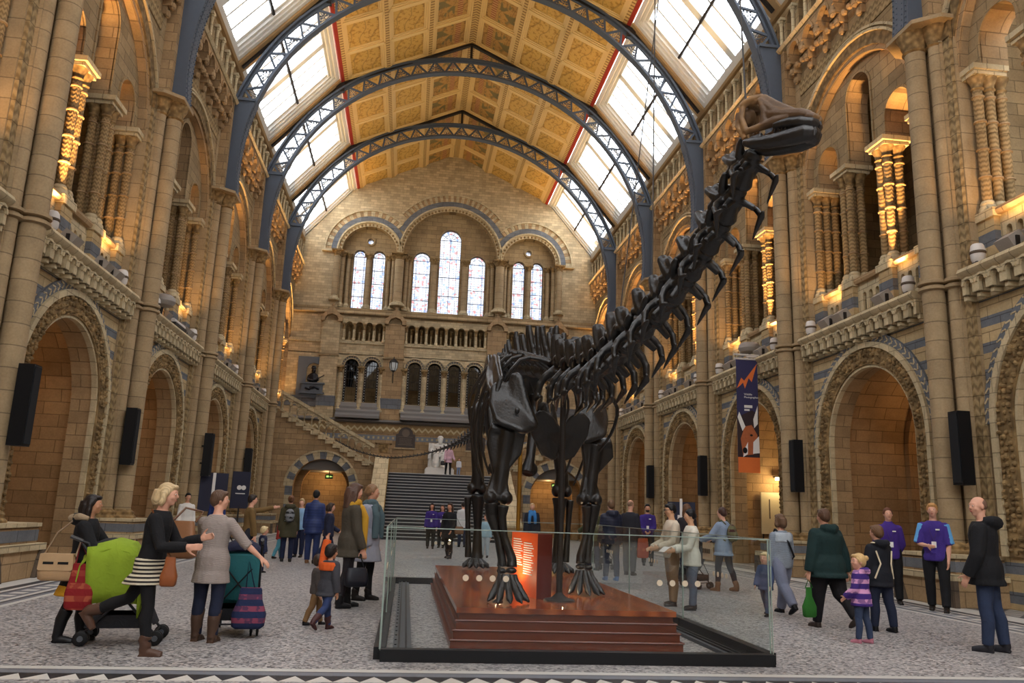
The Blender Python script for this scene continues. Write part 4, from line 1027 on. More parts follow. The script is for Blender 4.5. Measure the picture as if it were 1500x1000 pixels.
# ------------------------------------------------------------------ hanging banner
def text_mesh(body, size, depth=.004, bold=False):
    c = bpy.data.curves.new('txt', 'FONT'); c.body = body; c.size = size; c.extrude = depth; c.space_line = 1.05
    o = bpy.data.objects.new('txt', c); COL.objects.link(o)
    me = bpy.data.meshes.new_from_object(o.evaluated_get(bpy.context.evaluated_depsgraph_get()))
    bpy.data.objects.remove(o); bpy.data.curves.remove(c); return me
def put_text(name, body, size, mat, parent, loc, X, Y, depth=.004):
    """text with its baseline along X and up along Y"""
    me = text_mesh(body, size, depth); me.materials.clear(); me.materials.append(mat)
    o = link(name, me, parent); X = V(X).normalized(); Y = V(Y).normalized(); Z = X.cross(Y)
    o.matrix_local = Matrix(((X.x,Y.x,Z.x,loc[0]),(X.y,Y.y,Z.y,loc[1]),(X.z,Y.z,Z.z,loc[2]),(0,0,0,1))); return o
M_navy = plain('banner_navy', (52,50,86), .7, 0, .05); M_orange = plain('banner_orange', (216,112,52), .7, 0, .05)
M_plainw = plain('print_white', (226,222,218), .7, 0, .03); M_fox = plain('fox_fur_print', (170,96,58), .7, 0, .2, 12); M_brownp = plain('dark_brown_print', (52,38,40), .7, 0, .15, 8)
BXX, BYY, BZ0, BZ1, BW = 9.08, 24.98, 3.02, 6.76, .74
bn = thing('hanging_banner', 'tall navy and orange banner with an animal face hanging on the right wall', 'banner', (BXX,BYY,0))
a = MB(); a.box((-BW/2,-.008,BZ0),(BW/2,.008,BZ1)); obj('cloth', a, M_navy, bn)
a = MB(); a.box((-BW/2,-.012,BZ0),(BW/2,-.009,BZ0+.5)); obj('orange_strip', a, M_orange, bn)
fy = -.013
a = MB(); a.prism([(-BW/2,BZ0+.5),(BW/2,BZ0+.5),(BW/2,BZ0+1.9),(.15,BZ0+2.05),(-BW/2,BZ0+1.8)], -.011, -.009, FE); obj('photo_ground', a, M_brownp, bn)
a = MB(); a.prism([(-.36,BZ1-.98),(-.2,BZ1-.62),(-.1,BZ1-.72),(.36,BZ1-.12),(.16,BZ1-.75),(.06,BZ1-.62),(-.08,BZ1-.98),(-.14,BZ1-.78),(-.26,BZ1-.9)], -.014, -.009, FE); obj('zigzag_emblem', a, M_orange, bn)
a = MB()
a.prism([(-.2,BZ0+.55),(-.27,BZ0+1.1),(-.12,BZ0+1.5),(.12,BZ0+1.56),(.3,BZ0+1.25),(.34,BZ0+.9),(.16,BZ0+.6)], -.013, -.009, FE); obj('animal_face', a, M_fox, bn)
a = MB(); a.prism([(-.3,BZ0+1.98),(-.36,BZ0+1.8),(-.2,BZ0+1.35),(-.1,BZ0+1.5)], -.015, -.009, FE); a.prism([(.34,BZ0+2.2),(.18,BZ0+1.75),(.2,BZ0+1.45),(.33,BZ0+1.6)], -.015, -.009, FE)
a.prism([(.14,BZ0+.62),(.16,BZ0+1.0),(.36,BZ0+1.2),(.37,BZ0+.65)], -.015, -.009, FE); a.prism([(-.2,BZ0+.5),(-.16,BZ0+.75),(-.02,BZ0+1.0),(-.04,BZ0+.6)], -.015, -.009, FE); obj('white_fur', a, M_plainw, bn)
a = MB(); a.ell((.1,-.014,BZ0+1.22),(.05,.003,.035)); obj('printed_eye', a, M_black, bn); a = MB(); a.ell((-.13,-.016,BZ0+.72),(.08,.003,.1)); obj('printed_nose', a, M_black, bn)
put_text('lettering', 'Wildlife\nPhotographer', .09, M_plainw, bn, (-.12,-.014,BZ1-1.2), (1,0,0), (0,0,1))
a = MB(); a.box((-.12,-.014,BZ1-1.62),(.16,-.009,BZ1-1.53)); a.box((-.12,-.014,BZ1-1.72),(.06,-.009,BZ1-1.66)); obj('printed_lines', a, M_plainw, bn)
a = MB(); a.tube([(-BW/2-.06,0,BZ1+.02),(BW/2+.06,0,BZ1+.02)], .035, 8); a.tube([(-BW/2-.06,0,BZ1+.16),(BW/2+.06,0,BZ1+.16)], .03, 8); a.bar((0,0,BZ1+.1),(.36,0,BZ1+.12),.05); obj('rail', a, M_lampw, bn)

# ------------------------------------------------------------------ signs, bench, wall lamp
def screen(name, lab, loc, rz, w, h, z0, text=None):
    t = thing(name, lab, 'sign', loc, rz)
    a = MB(); a.box((-w/2,-.03,z0),(w/2,.03,z0+h)); obj('panel', a, plain('sign_navy', (36,38,58), .5), t)
    a = MB(); a.box((-.03,-.03,0),(.03,.03,z0+.1)); a.box((-.25,-.2,0),(.25,.2,.03)); obj('stand', a, M_irond, t)
    return t
t = screen('sign_board', 'dark notice board on the left, seen between heads past the second pier', (-8.75, 30.0, 0), .4, .95, 1.35, 1.15); a = MB(); a.box((-.06,-.05,1.7),(.04,-.03,2.5)); obj('white_slip', a, M_plainw, t)
t = screen('sign_board', 'grey-blue information stand beside the last left pier', (-9.0, 36.0, 0), .4, .75, 1.55, 1.25)
a = MB(); a.lathe([(.05,-.004),(.1,-.004),(.1,.0),(.05,0)], (-.06,-.034,2.12), 14, 'y'); a.lathe([(.05,-.004),(.1,-.004),(.1,.0),(.05,0)], (.12,-.034,2.12), 14, 'y'); a.box((-.2,-.036,1.85),(.2,-.03,1.89)); obj('print', a, M_plainw, t)
t = screen('sign_board', 'dark notice board on the right, behind the long haired visitor', (6.65, 24.6, 0), -.3, .85, .95, 1.05); a = MB(); a.box((-.12,-.05,1.3),(.12,-.03,1.6)); a.box((-.05,-.05,1.6),(.03,-.03,2.1)); obj('white_slip', a, M_plainw, t)
t = thing('wall_poster', 'pale upright poster board in the right alcove behind the banner', 'poster', (11.42, 28.5, 0), 0)
a = MB(); a.box((-.38,-.03,1.05),(.38,.03,2.55)); obj('board', a, plain('pale_board', (206,188,150), .7), t); a = MB(); a.box((-.08,-.04,1.6),(-.04,-.03,2.3)); obj('print', a, M_alcband, t); a = MB(); a.box((-.34,-.02,0),(-.3,.02,1.1)); a.box((.3,-.02,0),(.34,.02,1.1)); obj('legs', a, M_irond, t)
t = thing('wall_lamp', 'glowing strip lamp on the alcove wall behind the banner', 'lamp', (11.9, 28.36, 3.0))
em = NT('lamp_glow'); e = em.new('Emission'); e.inputs[0].default_value = (1,.8,.45,1); e.inputs[1].default_value = 14; em.t.links.new(e.outputs[0], em.out.inputs[0])
a = MB(); a.box((-.32,-.05,0),(.32,.05,.1)); obj('tube', a, em.mat, t); a = MB(); a.box((-.36,-.06,.1),(.36,.14,.14)); obj('bracket', a, M_irond, t)
def bench(loc, rz, lab):
    M = plain('bench_wood', (178,112,44), .5, 0, .15, 12)
    t = thing('wooden_bench', lab, 'bench', loc, rz, None)
    a = MB()
    for i in range(4): a.box((-.75,-.2+.12*i,.43),(.75,-.1+.12*i,.47))
    obj('seat', a, M, t)
    a = MB()
    for i in range(9): a.box((-.7+.165*i,.27,.47),(-.6+.165*i,.3,.98))
    a.box((-.78,.25,.95),(.78,.32,1.06)); a.box((-.78,.25,.47),(.78,.31,.55)); obj('backrest', a, M, t)
    for sx in (-1, 1):
        a = MB(); x0, x1 = sorted((sx*.7, sx*.78)); a.box((x0,-.22,0),(x1,-.14,.62)); a.box((x0,.22,0),(x1,.3,1.0)); a.box((x0,-.22,.6),(x1,.3,.66)); a.box((x0,-.2,.37),(x1,.28,.43)); obj('leg', a, M, t)
bench((-10.9, 19.0, 0), PI/2+.2, 'slatted wooden bench in the first left alcove behind the near pier')
bench((11.4, 7.9, 0), -PI/2, 'slatted wooden bench in the alcove at the right edge of view')
t = thing('paper_scrap', 'small white scrap of paper on the floor at the near right', 'paper', (5.05, 8.62, .002), .3)
a = MB(); a.prism([(-.07,-.05),(.06,-.06),(.08,.04),(-.05,.06)], 0, .004, lambda x,y,d: (x,y,d)); obj('sheet', a, M_plainw, t)

# ------------------------------------------------------------------ glass enclosure and plinth
M_glass = glass_mat('barrier_glass', (.965,.985,.98,1), .02)
M_gedge = plain('green_glass_edge', (150,166,158), .2)
M_rail = plain('black_rail', (24,25,28), .4)
M_railg = plain('grey_rail', (92,98,106), .4, .4)
GX, GY0, GY1, GH = 2.08, 8.55, 17.1, 1.3
def pane(name, lab, a0, a1, along, at):
    """glass pane from a0..a1 on axis along, at fixed other coordinate"""
    t = thing(name, lab, 'glass barrier', (0,0,0), 0, 'barrier panes')
    P = (lambda u, d, z: (u, at+d, z)) if along == 'x' else (lambda u, d, z: (at+d, u, z))
    def bx(m, u0, u1, d0, d1, z0, z1): p, q = P(u0,d0,z0), P(u1,d1,z1); m.box([min(i,j) for i,j in zip(p,q)], [max(i,j) for i,j in zip(p,q)])
    a = MB(); bx(a, a0, a1, -.001, .001, .1, GH); obj('pane', a, M_glass, t, 0)
    a = MB(); bx(a, a0, a1, -.007, .007, GH, GH+.01); bx(a, a0-.004, a0+.004, -.007, .007, .1, GH); bx(a, a1-.004, a1+.004, -.007, .007, .1, GH); obj('polished_edge', a, M_gedge, t)
    a = MB(); bx(a, a0, a1, -.06, .06, 0, .12); obj('base_rail', a, M_rail, t)
    n = max(1, int((a1-a0)/2.0)); a = MB()
    for i in range(n):
        for j in range(4):
            u = a0 + (a1-a0)*(i+.5)/n + (j-1.5)*.14; c = P(u, 0, .82)
            a.lathe([(.0,-.003),(.032,-.003),(.032,.003),(.0,.003)], c, 14, 'y' if along == 'x' else 'x')
    obj('warning_dot', a, plain('frosted_dot', (214,200,176), .6), t)
    return t
gp = pane('glass_barrier_pane', 'wide glass barrier pane at the front of the skeleton enclosure', -GX+.01, GX-.01, 'x', GY0)
for s in (-1, 1):
    for i in range(3):
        y0, y1 = GY0+.07+(GY1-GY0-.14)*i/3, GY0+.07+(GY1-GY0-.14)*(i+1)/3
        pane('glass_barrier_pane', '%s glass side pane along the %s of the skeleton enclosure' % (['nearest','middle','farthest'][i], sd(s)), y0+.01, y1-.01, 'y', s*GX)
pane('glass_barrier_pane', 'wide glass barrier pane at the back of the skeleton enclosure', -GX+.01, GX-.01, 'x', GY1)
for s in (-1, 1):
    t = thing('floor_channel', 'steel floor channel inside the %s glass side' % sd(s), 'rail', (s*1.85, (GY0+GY1)/2, 0), 0, 'floor channels')
    L = (GY1-GY0)/2-.2
    a = MB(); a.box((-.1,-L,0),(.1,L,.04)); obj('channel', a, M_railg, t)
    a = MB(); a.box((-.05,-L,.04),(-.03,L,.06)); a.box((.03,-L,.04),(.05,L,.06)); obj('lip', a, M_rail, t)
    a = MB()
    for i in range(24): a.lathe([(.0,.04),(.012,.04),(.012,.048),(0,.048)], (s*.075,-L+.2+i*(2*L-.4)/23,0), 8)
    obj('bolt', a, M_rail, t)
t = thing('small_notice', 'small cream notice fixed on the right glass pane', 'notice', (2.3, 11.75, 0)); 
t.location = (GX+.012, 10.45, 0)
a = MB(); a.box((0,-.16,.98),(.004,.2,1.2)); obj('card', a, plain('cream_card', (226,204,176), .6), t)
a = MB(); 
for j in range(4): a.box((-.02,-.1+j*.07,1.06),(-.015,-.06+j*.07,1.12)); 
obj('print', a, M_alcband, t)
def wood_mat():
    t = NT('polished_mahogany'); g, p = t.pos(True)
    w = t.new('TexWave', Vector=g, Scale=1.1, Distortion=5, Detail=3); w.bands_direction = 'X'; w.inputs['Detail Scale'].default_value = 1.2
    n = t.noise(g, 1.6, 3)
    col = t.ramp(t.math('ADD', t.math('MULTIPLY', w.outputs['Fac'], .35), t.math('MULTIPLY', n, .7)), [(.2, srgb(92,38,16)), (.5, srgb(138,66,28)), (.85, srgb(172,92,42))])
    return t.bsdf(col, .16, 0, None, spec=.5)
M_wood = wood_mat(); M_wood2 = plain('dark_mahogany', (104,48,26), .3, 0, .18, 6, spec=.4)
PY0, PY1, PH = 9.36, 16.1, .44
pl = thing('display_plinth', 'stepped polished mahogany plinth inside the glass', 'plinth', (0,0,0))
a = MB()
for w_, z0, z1 in ((1.33,0,.1),(1.30,.1,.2),(1.27,.2,.3),(1.24,.3,.38)): a.box((-w_,PY0-(w_-1.24),z0),(w_,PY1+(w_-1.24),z1))
obj('stepped_side', a, M_wood2, pl)
a = MB(); a.box((-1.27,PY0-.03,.38),(1.27,PY1+.03,PH)); obj('top_board', a, M_wood, pl)
a = MB()
for z, w_ in ((.1,1.335),(.2,1.305),(.3,1.275)): a.tube([(-w_,PY0-(w_-1.24),z),(w_,PY0-(w_-1.24),z)], .012, 6); a.tube([(-w_,PY0-(w_-1.24),z),(-w_,PY1,z)], .012, 6); a.tube([(w_,PY0-(w_-1.24),z),(w_,PY1,z)], .012, 6)
obj('bead_moulding', a, M_wood2, pl)
ip = thing('information_panel', 'upright orange-red text panel standing on the plinth', 'sign', (-.2, 10.9, PH), .2)
a = MB(); a.box((-.1,-.5,0),(.1,.5,.8)); obj('case', a, plain('maroon_panel', (92,30,24), .4), ip)
a = MB(); a.box((-.108,-.5,.0),(-.101,.5,.8)); pm = plain('orange_print', (222,92,42), .5, 0, .08, 3); obj('orange_face', a, pm, ip)
a = MB()
for c0, n, z0 in ((.42,12,.7),(.0,14,.66)):
    for i in range(n): a.box((-.112,c0-.3-.04*((i*7)%3),z0-.03*i),(-.109,c0,z0-.03*i+.014))
obj('printed_lines', a, M_plainw, ip)
# ------------------------------------------------------------------ dinosaur skeleton
def bone_mat(name, dark, worn, r0=.3, r1=.5):
    t = NT(name); g, p = t.pos(); n = t.noise(g, 3.5, 4, .6); n2 = t.noise(g, 28, 3)
    col = t.mix(t.ramp(n, [(.45, (0,0,0,1)), (.75, (1,1,1,1))]), srgb(*dark), srgb(*worn))
    return t.bsdf(col, t.math('ADD', r0, t.math('MULTIPLY', n, r1-r0)), 0, n2, .35, .012, .5)
M_bone = bone_mat('black_cast_bone', (15,14,14), (34,29,26), .28, .5)
M_skull = bone_mat('brown_cast_skull', (84,60,36), (172,132,84), .5, .7)
M_jaw = bone_mat('dark_cast_jaw', (26,24,24), (44,36,32))
dino = thing('dinosaur_skeleton', 'black mounted long-necked dinosaur skeleton with brown skull inside the glass barrier', 'skeleton', (0,0,0))
def bez(pts, n):
    """Catmull-Rom through pts -> n samples"""
    P = [V(p) for p in pts]; P = [P[0]*2-P[1]] + P + [P[-1]*2-P[-2]]; out = []
    m = len(P)-3
    for i in range(n):
        x = i/(n-1)*m; k = min(int(x), m-1); t = x-k; a, b, c, d = P[k:k+4]
        out.append(.5*((2*b)+(c-a)*t+(2*a-5*b+4*c-d)*t*t+(3*b-a-3*c+d)*t**3))
    return out
# local frame of a vertebra: x forward, y side, z up, unit length 1
def cervical(q, rib=1.0):
    m = MB()
    m.tube([(-.5,0,0),(-.4,0,0),(0,0,.01),(.4,0,0),(.52,0,0)], [.17,.2,.13,.17,.12], 12)
    m.ell((-.02,0,.22), (.4,.2,.19))
    for s in (-1, 1):
        m.ell((-.1,s*.13,.42), (.26,.085,.24)); m.tube([(-.02,s*.1,.22),(-.14,s*.15,.45),(-.22,s*.18,.68)], [.16,.14,.11], 8)
        m.tube([(.15,s*.15,.2),(.45,s*.2,.27),(.62,s*.2,.3)], [.1,.08,.05], 8); m.tube([(-.15,s*.15,.28),(-.42,s*.18,.34),(-.52,s*.18,.32)], [.1,.08,.05], 8)
        m.tube([(.05,s*.12,.1),(.06,s*.33,-.08),(.06,s*.4,-.22)], [.1,.07,.06], 8)
        m.tube([(.2,s*.1,-.1),(.18,s*.28,-.3)], [.08,.06], 8)
        if rib: m.tube([(.06,s*.4,-.2),(.06,s*.42,-.42)], [.07,.06], 8); m.tube([(.24,s*.38,-.42),(.06,s*.42,-.47*rib),(-.2,s*.38,-.58*rib),(-.46,s*.34,-.72*rib)], [.03,.065,.045,.018], 8)
        m.ell((.0,s*.15,.02), (.3,.06,.08))
    return m
def dorsal(q):
    m = MB()
    m.tube([(-.5,0,0),(-.42,0,0),(0,0,.02),(.42,0,0),(.52,0,0)], [.26,.32,.23,.3,.24], 14)
    m.ell((0,0,.36), (.3,.2,.24))
    for s in (-1, 1):
        m.tube([(0,s*.08,.45),(-.1,s*.15,.8),(-.24,s*.2,1.25),(-.3,s*.22,1.5)], [.13,.09,.1,.07], 8)
        m.ell((-.05,s*.12,.65), (.1,.05,.2))
        m.tube([(0,s*.15,.36),(.0,s*.5,.5),(-.04,s*.78,.55)], [.14,.1,.11], 8)
        m.tube([(.15,s*.14,.4),(.45,s*.18,.46)], [.1,.07], 8); m.tube([(-.15,s*.14,.44),(-.44,s*.17,.46)], [.1,.07], 8)
        m.tube([(.05,s*.22,.12),(.02,s*.5,.4)], [.07,.06], 6)
    return m
def caudal(q):
    m = MB()
    m.tube([(-.5,0,0),(-.4,0,0),(0,0,0),(.4,0,0),(.5,0,0)], [.26,.3,.22,.3,.26], 12)
    m.ell((0,0,.28), (.3,.1,.14)); m.tube([(-.05,0,.3),(-.15,0,.75),(-.2,0,.95)], [.12,.1,.05], 8); m.tube([(0,0,-.2),(-.25,0,-.6),(-.45,0,-.75)], [.1,.07,.03], 8)
    for s in (-1, 1): m.tube([(0,s*.2,.05),(-.03,s*.55,.05)], [.12,.05], 8); m.tube([(.15,s*.1,.3),(.5,s*.1,.36)], [.07,.04], 6)
    return m
VM = {}
for i, r in enumerate((1.0, .8)):
    o = remesh(cervical(0, r), 'cervical_vertebra', M_bone, None, .024, 2, .5); VM['c%d' % i] = o.data; bpy.data.objects.remove(o)
for key, fn in (('d', dorsal), ('t', caudal)):
    o = remesh(fn(0), 'vertebra', M_bone, None, .028, 2, .5); VM[key] = o.data; bpy.data.objects.remove(o)
def place_vert(name, me, pos, fwd, L, wide=1, high=1, roll=0):
    o = link(name, me, dino); f = V(fwd).normalized(); s = V((0,0,1)).cross(f).normalized(); u = f.cross(s)
    if roll: s, u = s*math.cos(roll)+u*math.sin(roll), u*math.cos(roll)-s*math.sin(roll)
    o.matrix_local = Matrix(((f.x*L,s.x*wide,u.x*high,pos[0]),(f.y*L,s.y*wide,u.y*high,pos[1]),(f.z*L,s.z*wide,u.z*high,pos[2]),(0,0,0,1)))
    return o
SP = bez([(0,16.4,4.02),(0,15.2,4.06),(0,14,4.0),(0,13,3.86),(0,12,3.68),(0,11,3.47),(0,10,3.26),(0,9.1,3.1),(0,8.2,3.0),(0,7.45,2.99),(.02,6.75,3.04),(.05,6.14,3.12),(.07,5.62,3.22),(.1,5.24,3.34),(.12,4.92,3.47),(.13,4.7,3.6),(.14,4.54,3.7),(.14,4.44,3.79)], 400)
cum = [0]
for a, b in zip(SP, SP[1:]): cum.append(cum[-1]+(b-a).length)
def at_len(s):
    s = max(0, min(s, cum[-1])); 
    for i in range(len(cum)-1):
        if cum[i+1] >= s:
            t = (s-cum[i])/max(1e-9, cum[i+1]-cum[i]); return SP[i].lerp(SP[i+1], t), (SP[min(i+3,len(SP)-1)]-SP[max(i-3,0)]).normalized()
    return SP[-1], (SP[-1]-SP[-4]).normalized()
TOT = cum[-1]
# neck from the head backwards
s = TOT; i = 0; JO = []; rr_ = random.Random(11)
while s > TOT-5.6:
    u = (TOT-s)/5.6
    L = .27+.24*min(1, u*1.25)
    p, f = at_len(s-L/2); w_ = .34+.42*u; h_ = .34+.36*u
    place_vert('cervical_vertebra', VM['c%d' % (0 if u > .25 else 1)], p, f, L*.98, w_*rr_.uniform(.94,1.06), h_*rr_.uniform(.92,1.08), .08*math.sin(i*2.1)); s -= L; i += 1
neck_end = s
i = 0
while s > 1.5:
    L = .44; p, f = at_len(s-L/2); u = (neck_end-s)/(neck_end-1.5)
    place_vert('dorsal_vertebra', VM['d'], p, f+V((rr_.uniform(-.08,.08),0,rr_.uniform(-.16,.16))), L*.98, .48+.1*u, (.38+.1*u)*rr_.uniform(.86,1.1), rr_.uniform(-.1,.1))
    JO.append((p.copy(), f.copy(), u)); s -= L; i += 1
while s > .1:
    L = .36; p, f = at_len(s-L/2); place_vert('sacral_vertebra', VM['d'], p, f, L, .5, .5); s -= L
# tail
TP = bez([(0,16.4,4.02),(0,17.6,3.92),(-.05,19,3.72),(-.25,21,3.5),(-.75,23.5,3.32),(-1.6,26.2,3.2),(-2.7,29,3.25),(-3.9,31.5,3.6),(-4.9,33.2,4.1)], 160)
tl = [0]
for a, b in zip(TP, TP[1:]): tl.append(tl[-1]+(b-a).length)
s = 0; i = 0
def at_tail(s):
    for i in range(len(tl)-1):
        if tl[i+1] >= s: return TP[i].lerp(TP[i+1], (s-tl[i])/(tl[i+1]-tl[i])), (TP[i]-TP[i+1]).normalized()
    return TP[-1], (TP[-2]-TP[-1]).normalized()
while s < tl[-1]-.2 and i < 60:
    u = s/tl[-1]; L = .3+.05*math.sin(u*3); p, f = at_tail(s+L/2); k = max(.07, .5*(1-u*1.6)+.02)
    place_vert('caudal_vertebra', VM['t'], p, f, L*1.02, k, max(.07, .52*(1-u*1.9)+.02)); s += L; i += 1
def bone(name, tubes=(), ells=(), flat=None, voxel=.014, mat=None, extra=None, sm=3):
    m = MB()
    for pts, rs in tubes: m.tube(pts, rs, 12)
    for e in ells: m.ell(*e)
    if extra: extra(m)
    return remesh(m, name, mat or M_bone, dino, voxel, sm, .5)
# ribs
for n_, (p, f, u) in enumerate(JO):
    if n_ > 8 or n_ % 2 == 1: continue
    ln = .55 + .45*min(1, n_/3) if n_ < 7 else .8-.1*(n_-7)
    for s in (-1, 1):
        a = [(s*.3,p.y,p.z+.2),(s*.52,p.y+.03,p.z+.14),(s*.78,p.y+.12,p.z-.25),(s*.9,p.y+.26,p.z-.8*ln),(s*.86,p.y+.42,p.z-1.3*ln),(s*.72,p.y+.55,p.z-1.75*ln)]
        pts = bez(a, 12); m = MB(); m.tube(pts, [.045,.036,.03,.028,.027,.026,.025,.024,.023,.022,.02,.014], 8)
        obj('rib', m, M_bone, dino)
# shoulder girdle: plate built as a fan of ellipsoids between outline points, kept thin
def plate(outline, thick, curve=0):
    """closed outline of 3-D points -> solid plate"""
    def fn(m):
        P = [V(p) for p in outline]; c = sum(P, V())/len(P); n = V()
        for a, b in zip(P, P[1:]+P[:1]): n += (a-c).cross(b-c)
        n.normalize(); k = len(P)
        vs = [p+n*thick/2 for p in P] + [p-n*thick/2 for p in P] + [c+n*(thick*.7+curve), c-n*(thick*.7-curve)]
        fs = []
        for i in range(k):
            j = (i+1) % k; fs += [(i,j,2*k),(k+j,k+i,2*k+1),(j,i,k+i,k+j)]
        m.add(vs, fs)
        for a, b in zip(P, P[1:]+P[:1]): m.tube([a, b], thick*.62, 6)
    return fn
for s, y in ((-1, 10.1), (1, 11.2)):
    k = .62 if s < 0 else .6
    X = lambda x: s*x
    dy = y-10.1
    cor = [(X(.33),y-.1,2.58),(X(.5),y-.18,2.5),(X(.82),y-.1,2.62),(X(.88),y+.05,2.85),(X(.86),y+.15,3.1),(X(.74),y+.12,3.14),(X(.66),y+.1,3.02),(X(.6),y+.08,3.27),(X(.53),y+.05,3.2),(X(.46),y,2.92)]
    o = bone('coracoid', extra=plate(cor, .09, .05), sm=40)
    bone('scapula', extra=plate([(X(.84),y+.1,2.95),(X(.88),y+.5,3.15),(X(.84),y+1.2,3.4),(X(.78),y+1.75,3.62),(X(.7),y+1.8,3.82),(X(.72),y+1.2,3.68),(X(.78),y+.5,3.45),(X(.78),y+.1,3.2)], .07, .03))
    ob = bone('coracoid_foramen', ells=[((X(.58), y-.14, 2.76),(.035,.02,.045))], voxel=.008, mat=M_jaw)
    # humerus: broad flat top, narrow shaft, broad lower end
    xt, xb = (.66,.76) if s < 0 else (.74,.66)
    hb = lambda m: None
    top, bot = (2.52,1.64) if s < 0 else (2.5,1.68)
    def hum(m, s=s, y=y, xt=xt, xb=xb, top=top, bot=bot):
        m.add([(X(xt-.22),y-.05,top),(X(xt+.25),y+.03,top+.02),(X(xt+.27),y+.05,top-.18),(X(xb+.08),y+.03,bot+.35),(X(xb+.17),y,bot+.04),(X(xb-.15),y-.03,bot+.02),(X(xb-.09),y,bot+.35),(X(xt-.17),y-.02,top-.3),
               (X(xt-.22),y+.07,top),(X(xt+.25),y+.15,top+.02),(X(xt+.27),y+.15,top-.18),(X(xb+.08),y+.15,bot+.35),(X(xb+.17),y+.16,bot+.04),(X(xb-.15),y+.14,bot+.02),(X(xb-.09),y+.13,bot+.35),(X(xt-.17),y+.1,top-.3)],
              [tuple(range(8)), tuple(range(15,7,-1))] + [(i,(i+1)%8,(i+1)%8+8,i+8) for i in range(8)])
        m.tube([(X(xt-.2),y+.02,top),(X(xt+.22),y+.08,top+.02)], [.08,.085], 10)
        m.tube([(X(xt),y+.05,top),(X((xt+xb)/2),y+.07,(top+bot)/2+.05),(X(xb),y+.07,bot)], [.12,.1,.1], 12)
        for q in (-.1, .1): m.ell((X(xb+q),y+.05,bot+.03), (.09,.11,.09))
    bone('humerus', extra=hum, voxel=.016)
    xw = .62 if s < 0 else .58; zw = .84
    bone('radius', [([(X(xb-.06),y-.04,bot-.06),(X(xb-.05),y-.03,bot-.2),(X((xb+xw)/2-.02),y-.02,1.2),(X(xw-.05),y-.03,zw+.1),(X(xw-.05),y-.04,zw)], [.075,.055,.045,.06,.07])])
    bone('ulna', [([(X(xb+.07),y+.08,bot-.03),(X(xb+.06),y+.08,bot-.2),(X((xb+xw)/2+.05),y+.06,1.2),(X(xw+.06),y+.04,zw+.08),(X(xw+.06),y+.04,zw)], [.11,.085,.055,.06,.065])])
    bone('wrist_bone', ells=[((X(xw-.05),y-.03,zw-.04),(.07,.06,.04)),((X(xw+.07),y,zw-.05),(.065,.06,.04))], voxel=.012)
    for q in range(5):   # splayed digits of the fore foot
        a = -1.0 + q*.5; fx, fy = math.sin(a), -math.cos(a)
        b0 = V((X(xw)+fx*.09, y+fy*.08, zw-.1)); b1 = V((X(xw)+fx*.17, y+fy*.2, .6)); b2 = V((X(xw)+fx*.24, y+fy*.34, .5)); b3 = V((X(xw)+fx*.27, y+fy*.41, .455))
        bone('fore_digit', [([b0, b0.lerp(b1,.5), b1], [.05,.036,.05]), ([b1, b2], [.042,.045]), ([b2, b2+(b3-b2)*.5+V((0,0,.015)), b3+V((fx*.03,fy*.03,0))], [.045,.035,.012])], voxel=.011)
# breast plates
for s in (-1, 1):
    bone('sternal_plate', extra=plate([(.09+s*.01,10.55,2.6),(.09+s*.14,10.52,2.76),(.09+s*.27,10.5,2.83),(.09+s*.38,10.55,2.74),(.09+s*.36,10.62,2.55),(.09+s*.2,10.68,2.28),(.09+s*.06,10.68,2.22),(.09+s*.01,10.66,2.4)], .06, .0))
# pelvis and hind limbs
for s, fx, fy in ((-1, .55, 15.5), (1, .92, 14.8)):
    hx = .5
    X = lambda x: s*x
    bone('ilium', extra=plate([(X(.42),14.75,3.75),(X(.5),14.5,4.05),(X(.48),15.0,4.4),(X(.44),15.7,4.5),(X(.42),16.4,4.3),(X(.42),16.5,3.95),(X(.46),15.9,3.75),(X(.5),15.4,3.85)], .1, 0), voxel=.018)
    bone('pubis', [([(X(.45),15.1,3.7),(X(.4),14.9,3.1),(X(.32),14.7,2.5),(X(.25),14.6,2.2)], [.15,.1,.09,.13])], [((X(.3),14.65,2.28),(.17,.07,.14))], voxel=.018)
    bone('ischium', [([(X(.42),15.8,3.7),(X(.3),16.3,3.1),(X(.15),16.7,2.6)], [.13,.08,.07])], voxel=.018)
    kx = fx+.02; kz = 1.92; hz = 3.55
    bone('femur', [([(X(hx),15.45,hz),(X(hx+.14),fy-.02,hz-.12),(X((hx+kx)/2+.1),fy-.05,2.75),(X(kx),fy-.05,2.2),(X(kx),fy,kz)], [.12,.15,.105,.12,.14])], [((X(kx-.09),fy,kz),(.1,.14,.12)),((X(kx+.1),fy,kz),(.1,.14,.12))], voxel=.018)
    bone('tibia', [([(X(kx-.03),fy-.02,kz-.13),(X(kx-.03),fy-.02,kz-.3),(X(fx-.02),fy,1.2),(X(fx-.03),fy,.75),(X(fx-.03),fy,.62)], [.15,.115,.075,.1,.12])], voxel=.016)
    bone('fibula', [([(X(kx+.17),fy+.03,kz-.16),(X(kx+.15),fy+.04,1.3),(X(fx+.13),fy+.03,.64)], [.075,.048,.07])], voxel=.014)
    for q in range(5):
        a = -1.0 + q*.5; ax, ay = math.sin(a), -math.cos(a)
        b0 = V((X(fx)+ax*.1, fy+ay*.08, .6)); b1 = V((X(fx)+ax*.2, fy+ay*.22, .53)); b2 = V((X(fx)+ax*.29, fy+ay*.36, .465))
        bone('hind_digit', [([b0, b1], [.055,.06]), ([b1, b1.lerp(b2,.6)+V((0,0,.02)), b2], [.055,.05,.015])], voxel=.013)
